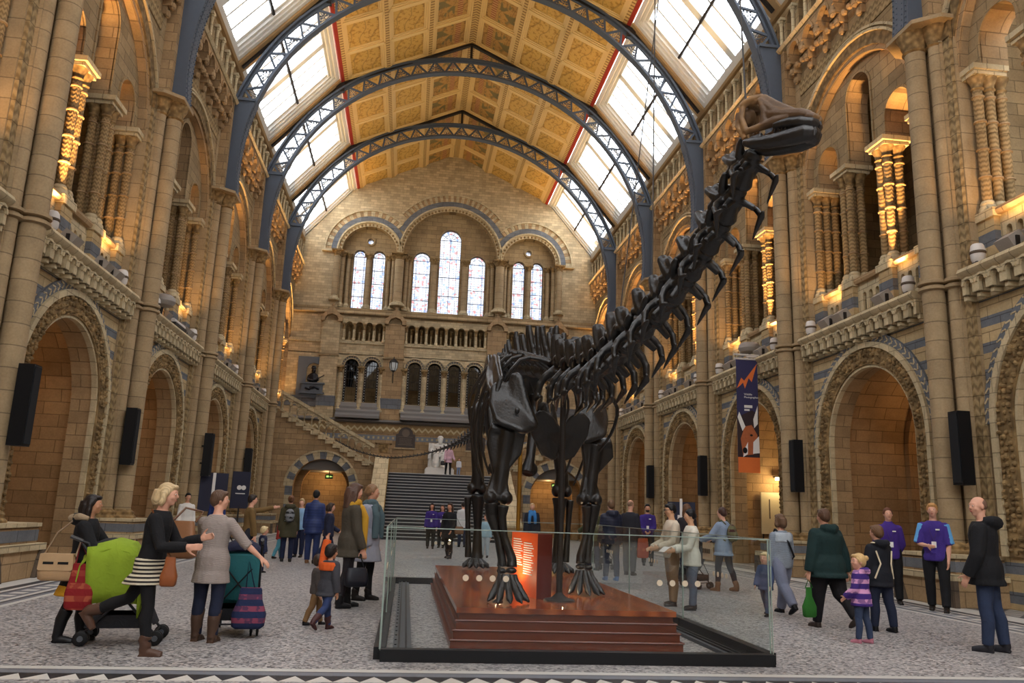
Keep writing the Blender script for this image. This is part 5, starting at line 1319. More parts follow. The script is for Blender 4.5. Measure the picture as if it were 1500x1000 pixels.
# skull: x forward, y side, z up (metres)
sk = link('skull', None, dino)
def skull_bars(m):
    for s in (-1, 1):
        m.tube([(.14,s*.05,.03),(.3,s*.06,-.01),(.45,s*.065,-.035),(.53,s*.055,-.06)], [.075,.062,.055,.045], 12)        # muzzle
        m.tube([(.5,s*.08,-.06),(.545,s*.05,-.07),(.56,0,-.072)], [.04,.04,.04], 10)
        m.tube([(.36,s*.03,.0),(.2,s*.045,.1),(.06,s*.065,.2)], [.05,.042,.036], 10)                                   # nasal bar
        m.tube([(.3,s*.06,-.0),(.17,s*.08,.06),(.05,s*.085,.17)], [.045,.04,.035], 10)
        m.tube([(.06,s*.07,.2),(-.04,s*.1,.19),(-.12,s*.11,.14)], [.036,.036,.036], 10)                                # brow
        m.tube([(.05,s*.09,.17),(.11,s*.105,.06),(.12,s*.1,-.06)], [.03,.03,.036], 10)                                 # bar in front of the eye
        m.tube([(-.11,s*.11,.14),(-.1,s*.12,.02),(-.04,s*.115,-.11)], [.03,.026,.03], 10)                              # bar behind the eye
        m.tube([(-.04,s*.115,-.11),(.08,s*.105,-.09),(.22,s*.09,-.06),(.36,s*.085,-.05)], [.028,.036,.045,.04], 10)    # cheek
        m.tube([(-.15,s*.1,.08),(-.13,s*.11,-.06),(-.05,s*.1,-.17)], [.03,.028,.026], 10)                              # quadrate
        m.ell((.17,s*.09,-.02), (.06,.02,.06))
    m.tube([(-.08,-.1,.18),(-.08,.1,.18)], .032, 10); m.tube([(.0,-.085,.2),(.0,.085,.2)], .016, 8)
    m.ell((-.12,0,.07), (.07,.08,.1)); m.tube([(-.15,0,.02),(-.21,0,-.0)], [.05,.04], 10)
    m.ell((.24,0,.0), (.16,.075,.055)); m.ell((.38,0,-.03), (.17,.085,.05))
    for s in (-1,1): m.ell((.3,s*.075,-.04), (.16,.02,.05)); m.ell((.02,s*.085,.17), (.08,.03,.035))
    m.ell((.42,0,-.04), (.12,.07,.04))
remesh((lambda m: (skull_bars(m), m)[1])(MB()), 'cranium', M_skull, sk, .008, 2, .5)
m = MB()
for s in (-1, 1):
    m.tube([(-.06,s*.1,-.2),(.04,s*.1,-.225),(.2,s*.092,-.235),(.38,s*.082,-.225),(.5,s*.06,-.205),(.53,s*.02,-.2)], [.032,.055,.06,.075,.08,.075], 10)
    m.tube([(.02,s*.1,-.2),(.12,s*.1,-.17)], [.04,.03], 8)
m.tube([(.52,-.04,-.2),(.52,.04,-.2)], .078, 10)
remesh(m, 'lower_jaw', M_jaw, sk, .008, 2, .5)
m = MB()
for s in (-1, 1):   # dark tooth bearing rims
    m.tube([(.22,s*.092,-.1),(.36,s*.094,-.1),(.47,s*.085,-.11),(.535,s*.05,-.118),(.55,0,-.12)], [.035,.05,.055,.055,.055], 10)
remesh(m, 'upper_tooth_rim', M_jaw, sk, .008, 2, .5)
m = MB()
for i in range(19):
    a = -1.35+2.7*i/18; x, y = .42+.135*math.cos(a), .108*math.sin(a)
    m.tube([(x,y,-.11),(x+.012,y*1.04,-.15),(x+.004,y,-.19)], [.012,.011,.006], 6)
for s in (-1, 1):
    for i in range(6): x = .24+.035*i; m.tube([(x,s*.1,-.1),(x,s*.106,-.15),(x,s*.1,-.18)], [.011,.01,.005], 6)
obj('tooth_row', m, M_jaw, sk)
SKP, SKF, SKK = V((.13,4.34,3.92)), V((.55,-.83,-.16)), .7
f = SKF.normalized(); s_ = V((0,0,1)).cross(f).normalized(); u = f.cross(s_)
k = SKK
sk.matrix_local = Matrix(((f.x*k,s_.x*k,u.x*k,SKP.x),(f.y*k,s_.y*k,u.y*k,SKP.y),(f.z*k,s_.z*k,u.z*k,SKP.z),(0,0,0,1)))
# supports and cables
t = thing('support_pole', 'black steel support pole under the skeleton shoulders', 'pole', (.06,10.22,.44))
a = MB(); a.lathe([(.04,.03),(.04,2.72)], n=12); obj('shaft', a, M_irond, t); a = MB(); a.lathe([(.2,0),(.19,.02),(.1,.04),(.06,.08),(.04,.1)], n=20); obj('base_flange', a, M_irond, t)
t = thing('support_pole', 'brass coloured support pole under the skeleton ribcage', 'pole', (-.1,13,.44)); a = MB(); a.lathe([(.035,0),(.035,3.1)], n=12); obj('shaft', a, M_brass, t); a = MB(); a.lathe([(.14,0),(.1,.04),(.035,.06)], n=16); obj('base_flange', a, M_brass, t)
t = thing('support_rod', 'short dark prop rod beside the near fore foot', 'pole', (-.74,9.93,.44)); a = MB(); a.lathe([(.016,0),(.016,.42)], n=8); obj('rod', a, M_irond, t); a = MB(); a.lathe([(.07,0),(.05,.02),(.016,.04)], n=12); obj('base_flange', a, M_irond, t)
for a_, b_, lab in (((.9,8.4,21.5),(.02,6.2,3.4),'thin suspension cable running to the middle of the skeleton neck'),((2.3,8.6,20.5),(.0,7.2,3.3),'thin suspension cable running to the lower neck of the skeleton'),((1.6,8.6,20.5),(.08,4.4,3.95),'thin suspension cable running to the skeleton skull')):
    m = MB(); m.tube([a_, b_], .006, 5); tag(obj('suspension_cable', m, M_irond), lab, 'cable')
# ------------------------------------------------------------------ people
def loft(m, rings, n=16, cap=True):
    """rings: (centre, radius vector x, radius vector y)"""
    vs = []
    for c, ax, ay in rings:
        for k in range(n):
            t = 2*PI*k/n; vs.append(V(c)+V(ax)*math.cos(t)+V(ay)*math.sin(t))
    fs = []; N = len(rings)
    for i in range(N-1):
        for k in range(n):
            k2 = (k+1) % n; fs.append((i*n+k, i*n+k2, (i+1)*n+k2, (i+1)*n+k))
    if cap: fs += [tuple(range(n-1,-1,-1)), tuple((N-1)*n+k for k in range(n))]
    m.add(vs, fs)
_mats = {}
def cloth(rgb, kind='plain', rgb2=None):
    key = (rgb, kind, rgb2)
    if key in _mats: return _mats[key]
    t = NT('cloth_%s' % kind); g, p = t.pos(True); n = t.noise(g, 7, 3); n2 = t.noise(g, 160, 2)
    c = srgb(*rgb); col = t.mix(n, tuple(v*.82 for v in c[:3])+(1,), tuple(min(1,v*1.15) for v in c[:3])+(1,)); wr = t.noise(g, 9, 2, .4); bump = t.math('ADD', t.math('MULTIPLY', n2, .04), t.math('POWER', t.math('PINGPONG', t.math('MULTIPLY', wr, 5), .5), 2)); bs = .6
    if kind == 'stripe':
        w = t.math('LESS_THAN', t.math('FRACT', t.math('MULTIPLY', p[2], 26)), .5); col = t.mix(w, col, srgb(*rgb2))
    if kind == 'quilt':
        w = t.math('PINGPONG', t.math('MULTIPLY', p[2], 14), .5); bump = w; bs = .9
        col = t.mix(1, col, t.ramp(w, [(0,(.5,.5,.5,1)),(.15,(1.1,1.1,1.1,1))]), 'MULTIPLY')
    if kind == 'blotch':
        k = t.ramp(t.noise(g, 9, 2), [(.48,(0,0,0,1)),(.54,(1,1,1,1))]); w = t.math('LESS_THAN', t.math('FRACT', t.math('MULTIPLY', p[2], 8)), .45); col = t.mix(t.math('MULTIPLY', w, t.math('ADD', .35, k)), col, srgb(*rgb2))
    if kind == 'knit':
        w = t.math('LESS_THAN', t.math('FRACT', t.math('MULTIPLY', t.math('ADD', p[2], t.math('MULTIPLY', n, .05)), 60)), .4); col = t.mix(t.math('MULTIPLY', w, .5), col, srgb(*(rgb2 or (120,112,108))))
    if kind == 'fur': bump = t.noise(g, 70, 4); bs = 1
    if kind == 'hair':
        wv = t.new('TexWave', Vector=g, Scale=22, Distortion=3, Detail=2); wv.bands_direction = 'X'; bump = wv.outputs['Fac']; bs = .5
        col = t.mix(t.math('MULTIPLY', wv.outputs['Fac'], .5), col, tuple(v*.5 for v in c[:3])+(1,))
    gloss = {'leather':.4,'quilt':.5,'hair':.45,'shoe':.45}.get(kind, .85)
    t.bsdf(col, gloss, 0, bump, bs, .012 if kind in ('plain','stripe','blotch','knit') else .004, .3); _mats[key] = t.mat; return t.mat
def skin(tone):
    key = ('skin', tone)
    if key not in _mats:
        t = NT('skin'); g, p = t.pos(True); n = t.noise(g, 14, 3); c = srgb(*tone)
        t.bsdf(t.mix(n, tuple(v*.86 for v in c[:3])+(1,), (min(1,c[0]*1.08),c[1],c[2]*.96,1)), .5, 0, n, .1, .003, .35); _mats[key] = t.mat
    return _mats[key]
FAIR, TAN, OLIVE, BROWN = (214,164,140), (200,150,122), (184,136,106), (132,88,64)
M_eye = plain('eye_dark', (34,26,24), .2); M_eyew = plain('eye_white', (220,214,208), .3); M_lip = plain('lip', (168,92,84), .4)
R_ = math.radians
def person(label, x, y, h, hd, z=0, tone=FAIR, fat=1.0, headk=1.0, lean=0, legs=((3,2),(-3,2)), arms=None, look=(0,0), spread=.055, group=None,
           top=None, bottom=None, shoes=((30,26,24),0), hair=None, extras=()):
    """legs: (hip swing, knee bend) for left, right; arms: ((pitch, out),(pitch, out)) upper and forearm for left, right"""
    H_ = h; dist = math.hypot(x+1.9, y); vx = min(.02, max(.0085, dist*.0010)) * (1 if h > 1.3 else .8)
    arms = arms or ((4,8,14,4),(4,8,14,4))
    hips = [V((-spread*H_*fat,0,.52*H_)), V((spread*H_*fat,0,.52*H_))]
    L1, L2 = .243*H_, .232*H_
    J = {}
    for i in (0,1):
        a, k = R_(legs[i][0]), R_(legs[i][1]); sd_ = -1 if i == 0 else 1
        kn = hips[i] + V((sd_*.004*H_, math.sin(a)*L1, -math.cos(a)*L1)); an = kn + V((0, math.sin(a-k)*L2, -math.cos(a-k)*L2))
        J['knee%d' % i] = kn; J['ank%d' % i] = an; J['fp%d' % i] = a-k
    low = min(J['ank0'].z, J['ank1'].z) - .045*H_
    up = V((0,0,-low))
    for i in (0,1):
        hips[i] = hips[i]+up
        for q in ('knee','ank'): J[q+str(i)] = J[q+str(i)]+up
    piv = V((0,0,.52*H_))+up
    RL = Matrix.Rotation(-R_(lean), 3, 'X')
    T = lambda p: piv + RL @ (V(p)+up-piv)
    sh = [T((-.095*H_*(.6+.4*fat),0,.778*H_)), T((.095*H_*(.6+.4*fat),0,.778*H_))]
    U1, U2 = .172*H_, .148*H_
    AD = []
    for i in (0,1):
        sg = -1 if i == 0 else 1; pu, qu, pf, qf = [R_(v) for v in arms[i]]
        du = V((sg*math.sin(qu), math.sin(pu)*math.cos(qu), -math.cos(pu)*math.cos(qu))); df = V((sg*math.sin(qf), math.sin(pf)*math.cos(qf), -math.cos(pf)*math.cos(qf)))
        el = sh[i]+du*U1; wr = el+df*U2; AD.append((du,df)); J['el%d' % i] = el; J['wr%d' % i] = wr; J['hand%d' % i] = wr+df*.06*H_
    nb, nt = T((0,-.004*H_,.82*H_)), T((0,.008*H_,.875*H_))
    HC = T((0,.018*H_,.93*H_)); hk = headk
    RH = RL @ Matrix.Rotation(R_(look[0]), 3, 'Z') @ Matrix.Rotation(R_(look[1]), 3, 'X')
    hp = lambda p: HC + RH @ (V(p)*H_*hk)          # head point in units of height
    # --- naked figure: ONE continuous surface
    TOR = [(.46,.09,.066),(.5,.094,.068),(.55,.09,.065),(.61,.078,.057),(.68,.085,.06),(.74,.093,.064),(.775,.094,.058),(.8,.078,.05),(.818,.056,.042),(.833,.038,.036)]
    def torso(m, grow=0, lo=.46, hi=.9, flare=0, belly=0):
        rs = []
        for zf, rx, ry in TOR:
            if zf < lo or zf > hi: continue
            fk = fat if zf < .79 else (.5+.5*fat)
            if lo < .46 and zf < .56: grow_ = grow+.012*H_
            else: grow_ = grow
            rs.append((T((0,belly*H_*max(0,1-abs(zf-.6)/.12),zf*H_)), V((rx*H_*fk+grow_,0,0)), RL @ V((0,ry*H_*fk+grow_,0))))
        if lo < .46:
            n_ = 4; base = []
            for j in range(n_):
                zf = lo+(.46-lo)*j/n_; w = flare*(.46-zf)/.1
                yc = (J['knee0'].y+J['knee1'].y)/2*max(0,(.5-zf))/.24
                yw = abs(J['knee0'].y-J['knee1'].y)/2*max(0,(.5-zf))/.24
                base.append((V((0,yc,zf*H_))+up, V(((.104+w)*H_*fat+grow,0,0)), V((0,(.08+w)*H_*fat+grow+yw*.8,0))))
            rs = base+rs
        loft(m, rs)
    def leg(m, i, r, lo=1.0, hi=0):
        a, k, b = hips[i], J['knee%d' % i], J['ank%d' % i]; pts = [a+V((0,0,.02*H_)), a.lerp(k,.45), k, k.lerp(b,.35), b]; pts[3].y -= .012*H_
        m.tube(pts, [v*H_*(1+(fat-1)*.7) if j < 3 else v*H_ for j, v in enumerate(r)], 12)
        m.ell(pts[0], [r[0]*H_*fat]*3)
    def arm(m, i, r, to='wr'):
        s_, e, w = sh[i], J['el%d' % i], J['wr%d' % i]
        pts = [s_, s_.lerp(e,.5), e] + ([e.lerp(w,.4), w] if to == 'wr' else ([e.lerp(w,.25)] if to == 'half' else []))
        m.tube(pts, [v*H_*(.6+.4*fat) for v in r[:len(pts)]], 10); m.ell(s_, [r[0]*H_*(.6+.4*fat)]*3)
    b = MB(); torso(b)
    b.tube([nb-V((0,0,.02*H_)), nb, nt, HC-RH@V((0,.02*H_,.02*H_))], [.042*H_,.033*H_,.031*H_,.032*H_], 12)
    for i in (0,1):
        leg(b, i, (.05,.045,.033,.034,.022)); arm(b, i, (.029,.026,.022,.022,.014))
        an = J['ank%d' % i]; b.tube([an, an.lerp(J['knee%d' % i],-.05)], [.022*H_,.02*H_], 8)
        # hand: palm, four bent fingers, thumb leaving the side
        du, df = AD[i]; w = J['wr%d' % i]; sg = -1 if i == 0 else 1
        side = df.cross(V((sg,0,0))); side = side.normalized() if side.length > .2 else V((0,1,0)); nrm = side.cross(df).normalized()
        if nrm.x*sg > 0: nrm = -nrm
        b.obox(w+df*.027*H_, (side, df, nrm), (.019*H_,.027*H_,.0078*H_)); b.tube([w-df*.01*H_, w+df*.02*H_], [.0135*H_,.014*H_], 8)
        for q, ln in enumerate((.034,.042,.044,.038)):
            o = w+df*.05*H_+side*((q-1.5)*-.011*H_); f1 = o+df*ln*.5*H_+nrm*.004*H_; f2 = f1+(df*.8+nrm*.6).normalized()*ln*.35*H_; f3 = f2+(df*.4+nrm*.9).normalized()*ln*.25*H_
            b.tube([o, f1, f2, f3], [.0062*H_,.0058*H_,.0052*H_,.0042*H_], 6)
        o = w+df*.015*H_+side*.02*H_; b.tube([o, o+(df*.6+side*.7)*.025*H_, o+(df*.95+side*.75)*.04*H_+nrm*.008*H_], [.009*H_,.0072*H_,.0055*H_], 6)
    # head
    he = lambda p, r: b.ell(hp(p), [v*H_*hk for v in r], 14, 10, RH)
    he((0,-.008,.014), (.0435,.054,.052)); he((0,.012,-.022), (.034,.038,.042)); he((0,.03,-.05), (.018,.016,.014)); he((0,.022,.005), (.036,.03,.03))
    b.tube([hp((0,.047,.008)), hp((0,.058,-.014))], [.006*H_*hk,.0095*H_*hk], 8)
    for s in (-1,1): he((s*.044,-.004,-.004), (.007,.012,.018)); he((s*.022,.034,-.016), (.015,.014,.014))
    he((0,.042,.022), (.028,.008,.006)); he((0,.045,-.032), (.014,.008,.007))
    o = remesh(b, 'person', skin(tone), None, vx, 2, .5)
    o.location = (x,y,z); o.rotation_euler = (0,0,R_(hd)); tag(o, label, 'person', group)
    # face
    for s in (-1,1):
        m = MB(); m.ell(hp((s*.0175,.048,.006)), [.006*H_*hk,.004*H_*hk,.0036*H_*hk], 8, 6, RH); e = obj('eye', m, M_eyew, o)
        m = MB(); m.ell(hp((s*.0175,.0505,.006)), [.0034*H_*hk,.0025*H_*hk,.0034*H_*hk], 8, 6, RH); obj('iris', m, M_eye, e)
    m = MB(); m.ell(hp((0,.0525,-.0315)), [.011*H_*hk,.003*H_*hk,.0042*H_*hk], 8, 6, RH); obj('lips', m, M_lip, o)
    if hair is not None:
        m = MB(); st, rgb = hair
        he2 = lambda p, r: m.ell(hp(p), [v*H_*hk for v in r], 14, 10, RH)
        if st == 'stubble': he2((0,-.012,.012), (.0445,.053,.05))
        else:
            he2((0,-.014,.024), (.048,.056,.05)); he2((0,-.03,0), (.046,.042,.05))
            for s in (-1,1): he2((s*.04,-.01,.012), (.012,.03,.03))
            if st != 'back': he2((0,.03,.048), (.036,.022,.016))
            if st in ('long','bob','wavy'):
                dn = {'bob':-.07,'long':-.15,'wavy':-.13}[st]
                for s in (-1,1): m.tube([hp((s*.042,-.012,.01)), hp((s*.05,-.012,-.04)), hp((s*.052,-.016,dn*.7)), hp((s*.046,-.02,dn))], [.018*H_*hk,.02*H_*hk,.02*H_*hk,.012*H_*hk], 8)
                m.tube([hp((0,-.045,.02)), hp((0,-.055,-.04)), hp((0,-.05,dn))], [.045*H_*hk,.044*H_*hk,.03*H_*hk], 10)
                if st != 'bob':
                    m.tube([hp((.025,-.045,0)), hp((.03,-.052,dn))], [.03*H_*hk,.026*H_*hk], 8); m.tube([hp((-.025,-.045,0)), hp((-.03,-.052,dn))], [.03*H_*hk,.026*H_*hk], 8)
            if st == 'tied': m.ell(hp((0,-.075,.03)), [.024*H_*hk]*3); 
            if st == 'back': m.ell(hp((0,-.06,-.01)), [.022*H_*hk,.02*H_*hk,.03*H_*hk])
            if st == 'pony': m.tube([hp((0,-.07,.03)), hp((0,-.09,-.02)), hp((0,-.085,-.08))], [.018*H_,.02*H_,.01*H_], 8)
        remesh(m, 'hair', cloth(rgb, 'hair'), o, vx*1.05, 2, .5)
    # clothes
    if bottom:
        kind, mat = bottom
        m = MB()
        if kind in ('jeans','trousers','leggings','wide'):
            g = {'jeans':.006,'trousers':.01,'leggings':.002,'wide':.02}[kind]
            torso(m, .004*H_, .46, .58)
            for i in (0,1): leg(m, i, (.053+g*.3,.048+g,.037+g,.036+g,.03+g*.8 if kind != 'leggings' else .025))
            remesh(m, 'trousers' if kind != 'leggings' else 'leggings', mat, o, vx*1.1, 2, .5)
        elif kind == 'skirt':
            for i in (0,1): leg(m, i, (.052,.047,.036,.037,.025))
            remesh(m, 'tights', mat[1], o, vx*1.1, 2, .5)
            m = MB(); torso(m, .012*H_, mat[2], .6, .03); remesh(m, 'skirt', mat[0], o, vx*1.2, 2, .5)
    if shoes:
        rgb, hi = shoes
        for i in (0,1):
            m = MB(); an = J['ank%d' % i]; ph = J['fp%d' % i]; kn = J['knee%d' % i]
            RF = Matrix.Rotation(min(.9,max(-1.1,ph*.75 if an.z > .08*H_ else 0)), 3, 'X')
            q = lambda p: an + RF @ (V(p)*H_)
            m.tube([q((0,-.03,-.028)), q((0,.0,-.026)), q((0,.05,-.03)), q((0,.095,-.034))], [.024*H_,.027*H_,.026*H_,.017*H_], 10)
            m.obox(q((0,.03,-.042)), (RF@V((1,0,0)), RF@V((0,1,0)), RF@V((0,0,1))), (.024*H_,.065*H_,.0045*H_))
            if hi: m.tube([q((0,-.012,-.02)), an+V((0,-.004*H_,.012*H_)), an.lerp(kn,min(1,hi*.6))+V((0,-.012*H_,0)), an.lerp(kn,hi)], [.03*H_,.033*H_,.042*H_ if hi > .4 else .034*H_,.044*H_ if hi > .4 else .035*H_], 12)
            else: m.tube([q((0,-.01,-.02)), q((0,-.008,.012))], [.029*H_,.028*H_], 10)
            remesh(m, 'boot' if hi else 'shoe', cloth(rgb,'shoe'), o, vx, 1, .5)
    if top:
        kind, mat = top[0], top[1]; opt = dict(top[2]) if len(top) > 2 else {}
        hem = opt.get('hem', .46); th = opt.get('th', .012)
        m = MB(); torso(m, th*H_, hem, .9, opt.get('flare', .01), opt.get('belly', 0))
        r = [v+th*.8 for v in (.029,.028,.025,.024,.02)]
        for i in (0,1): arm(m, i, r, 'half' if opt.get('short') == 'half' else ('el' if opt.get('short') else 'wr'))
        if opt.get('collar'): m.tube([nb-V((0,0,.005*H_)), nb.lerp(nt,.7)], [.05*H_,.043*H_], 12)
        if opt.get('hood'):
            m.tube([T((-.06*H_,-.02*H_,.835*H_)), T((-.05*H_,-.06*H_,.835*H_)), T((0,-.085*H_,.825*H_)), T((.05*H_,-.06*H_,.835*H_)), T((.06*H_,-.02*H_,.835*H_))], [.028*H_,.038*H_,.045*H_,.038*H_,.028*H_], 10)
        g_ = remesh(m, kind, mat, o, vx*1.1, 3, .5)
        if opt.get('fur'):
            m = MB(); m.tube([T((-.075*H_,.02*H_,.83*H_)), T((-.075*H_,-.04*H_,.845*H_)), T((-.03*H_,-.1*H_,.83*H_)), T((.03*H_,-.1*H_,.83*H_)), T((.075*H_,-.04*H_,.845*H_)), T((.075*H_,.02*H_,.83*H_))], [.018*H_,.026*H_,.032*H_,.032*H_,.026*H_,.018*H_], 8)
            remesh(m, 'fur_trim', cloth((150,130,104),'fur'), o, vx, 1, .4)
    for ex in extras:
        m = MB(); k = ex[0]; mat = ex[1]
        if k == 'scarf':
            m.tube([nb+V((.05*H_*math.cos(t), .045*H_*math.sin(t)+.006*H_, .012*H_+.012*H_*math.sin(2*t))) for t in [2*PI*i/12 for i in range(13)]], .03*H_, 10)
            m.ell(nb+V((0,.06*H_,-.03*H_)), (.06*H_,.035*H_,.05*H_)); dl = ex[2] if len(ex) > 2 else .25
            for sx in (-.045,.05): m.tube([T((sx*H_,.055*H_,.81*H_)), T((sx*1.15*H_,.095*H_,.72*H_)), T((sx*1.2*H_,.092*H_,(.81-dl)*H_))], [.03*H_,.034*H_,.032*H_], 8)
            remesh(m, 'scarf', mat, o, vx, 2, .5)
        elif k == 'inner':
            loft(m, [(T((0,.045*H_,zf*H_)), V((w*H_,0,0)), RL@V((0,.03*H_*fat+.012*H_,0))) for zf, w in ((.5,.045),(.6,.04),(.7,.04),(.8,.035))]); remesh(m, 'top', mat, o, vx, 2, .5)
        elif k == 'lanyard':
            for s in (-1,1): m.tube([T((s*.04*H_,.03*H_,.825*H_)), T((s*.03*H_,.085*H_,.74*H_)), T((0,.095*H_,.64*H_))], .0035*H_, 5)
            l = obj('lanyard', m, cloth((70,50,110)), o); m = MB(); m.box((-.02*H_,.1*H_,.585*H_+up.z), (.02*H_,.106*H_,.64*H_+up.z)); obj('badge', m, M_plainw, l)
            m = MB(); m.box((-.055*H_,.085*H_,.745*H_+up.z),(-.02*H_,.092*H_,.757*H_+up.z)); obj('name_tag', m, M_plainw, o)
        elif k == 'backpack':
            m.ell(T((0,-.125*H_,.69*H_)), (.075*H_,.055*H_,.11*H_)); m.ell(T((0,-.17*H_,.655*H_)), (.055*H_,.03*H_,.06*H_))
            for s in (-1,1): m.tube([T((s*.05*H_,-.08*H_,.79*H_)), T((s*.065*H_,-.02*H_,.845*H_)), T((s*.07*H_,.075*H_,.77*H_)), T((s*.085*H_,.03*H_,.63*H_)), T((s*.06*H_,-.08*H_,.6*H_))], .013*H_, 6)
            remesh(m, 'backpack', mat, o, vx, 2, .5)
        elif k == 'strap':
            m.tube([T((-.07*H_,.0,.845*H_)), T((.02*H_,-.088*H_,.72*H_)), T((.105*H_,-.06*H_,.58*H_)), T((.12*H_,.0,.54*H_)), T((.06*H_,.085*H_,.63*H_)), T((-.05*H_,.08*H_,.78*H_)), T((-.07*H_,.0,.845*H_))], .011*H_, 6); obj('strap', m, mat, o)
        elif k == 'glasses':
            for s in (-1,1): m.lathe([(.015*H_,-.001),(.017*H_,0),(.015*H_,.001)], (0,0,0), 12, 'y', cap=False)
            q = [hp((s*.018,.056,.006)) for s in (-1,1)]; m = MB()
            for c in q: m.tube([c+V((.013*H_*math.cos(t),0,.0105*H_*math.sin(t))) for t in [2*PI*i/12 for i in range(13)]], .0018*H_, 5, cap=False)
            m.tube(q, .0016*H_, 4)
            for s in (-1,1): m.tube([hp((s*.03,.054,.008)), hp((s*.046,0,.006))], .0016*H_, 4)
            obj('spectacles', m, M_black, o)
        elif k == 'sidestripe':
            for s in (-1,1): m.tube([T((s*.09*H_,-.075*H_,.76*H_)), T((s*.06*H_,-.095*H_,.64*H_)), T((s*.105*H_,-.06*H_,.5*H_))], .008*H_, 6); m.ell(T((s*.075*H_,-.03*H_,.835*H_)), (.03*H_,.03*H_,.008*H_))
            obj('white_stripe', m, mat, o)
        elif k == 'shoulder':
            for i in (0,1): m.tube([sh[i]+V((0,0,.02*H_)), sh[i].lerp(J['el%d' % i],.95)+V(((-1 if i == 0 else 1)*.02*H_,0,.0))], [.042*H_,.034*H_], 8)
            remesh(m, 'sleeve_panel', mat, o, vx, 1, .5)
        elif k == 'cuff':   # sleeve over one arm in a second colour
            arm(m, ex[2], (.064,.062,.058,.056,.05)); remesh(m, 'sleeve', mat, o, vx, 2, .5)
        elif k == 'beard':
            m.ell(hp((0,.022,-.045)), [.032*H_,.034*H_,.026*H_], 12, 8, RH); obj('beard', m, mat, o)
        elif k == 'yoke':
            loft(m, [(T((0,0,zf*H_)), V((rx*H_+(.018 if h > 1.3 else .042)*H_,0,0)), RL@V((0,ry*H_+(.018 if h > 1.3 else .042)*H_,0))) for zf, rx, ry in ((.715,.094,.066),(.74,.097,.067),(.785,.099,.061),(.812,.08,.05))]); remesh(m, 'jumper_band', mat, o, vx, 1, .5)
    o['_j'] = 0; del o['_j']
    W = Matrix.Translation((x,y,z)) @ Matrix.Rotation(R_(hd), 4, 'Z')
    return {k: W @ v for k, v in J.items() if hasattr(v, 'x')}

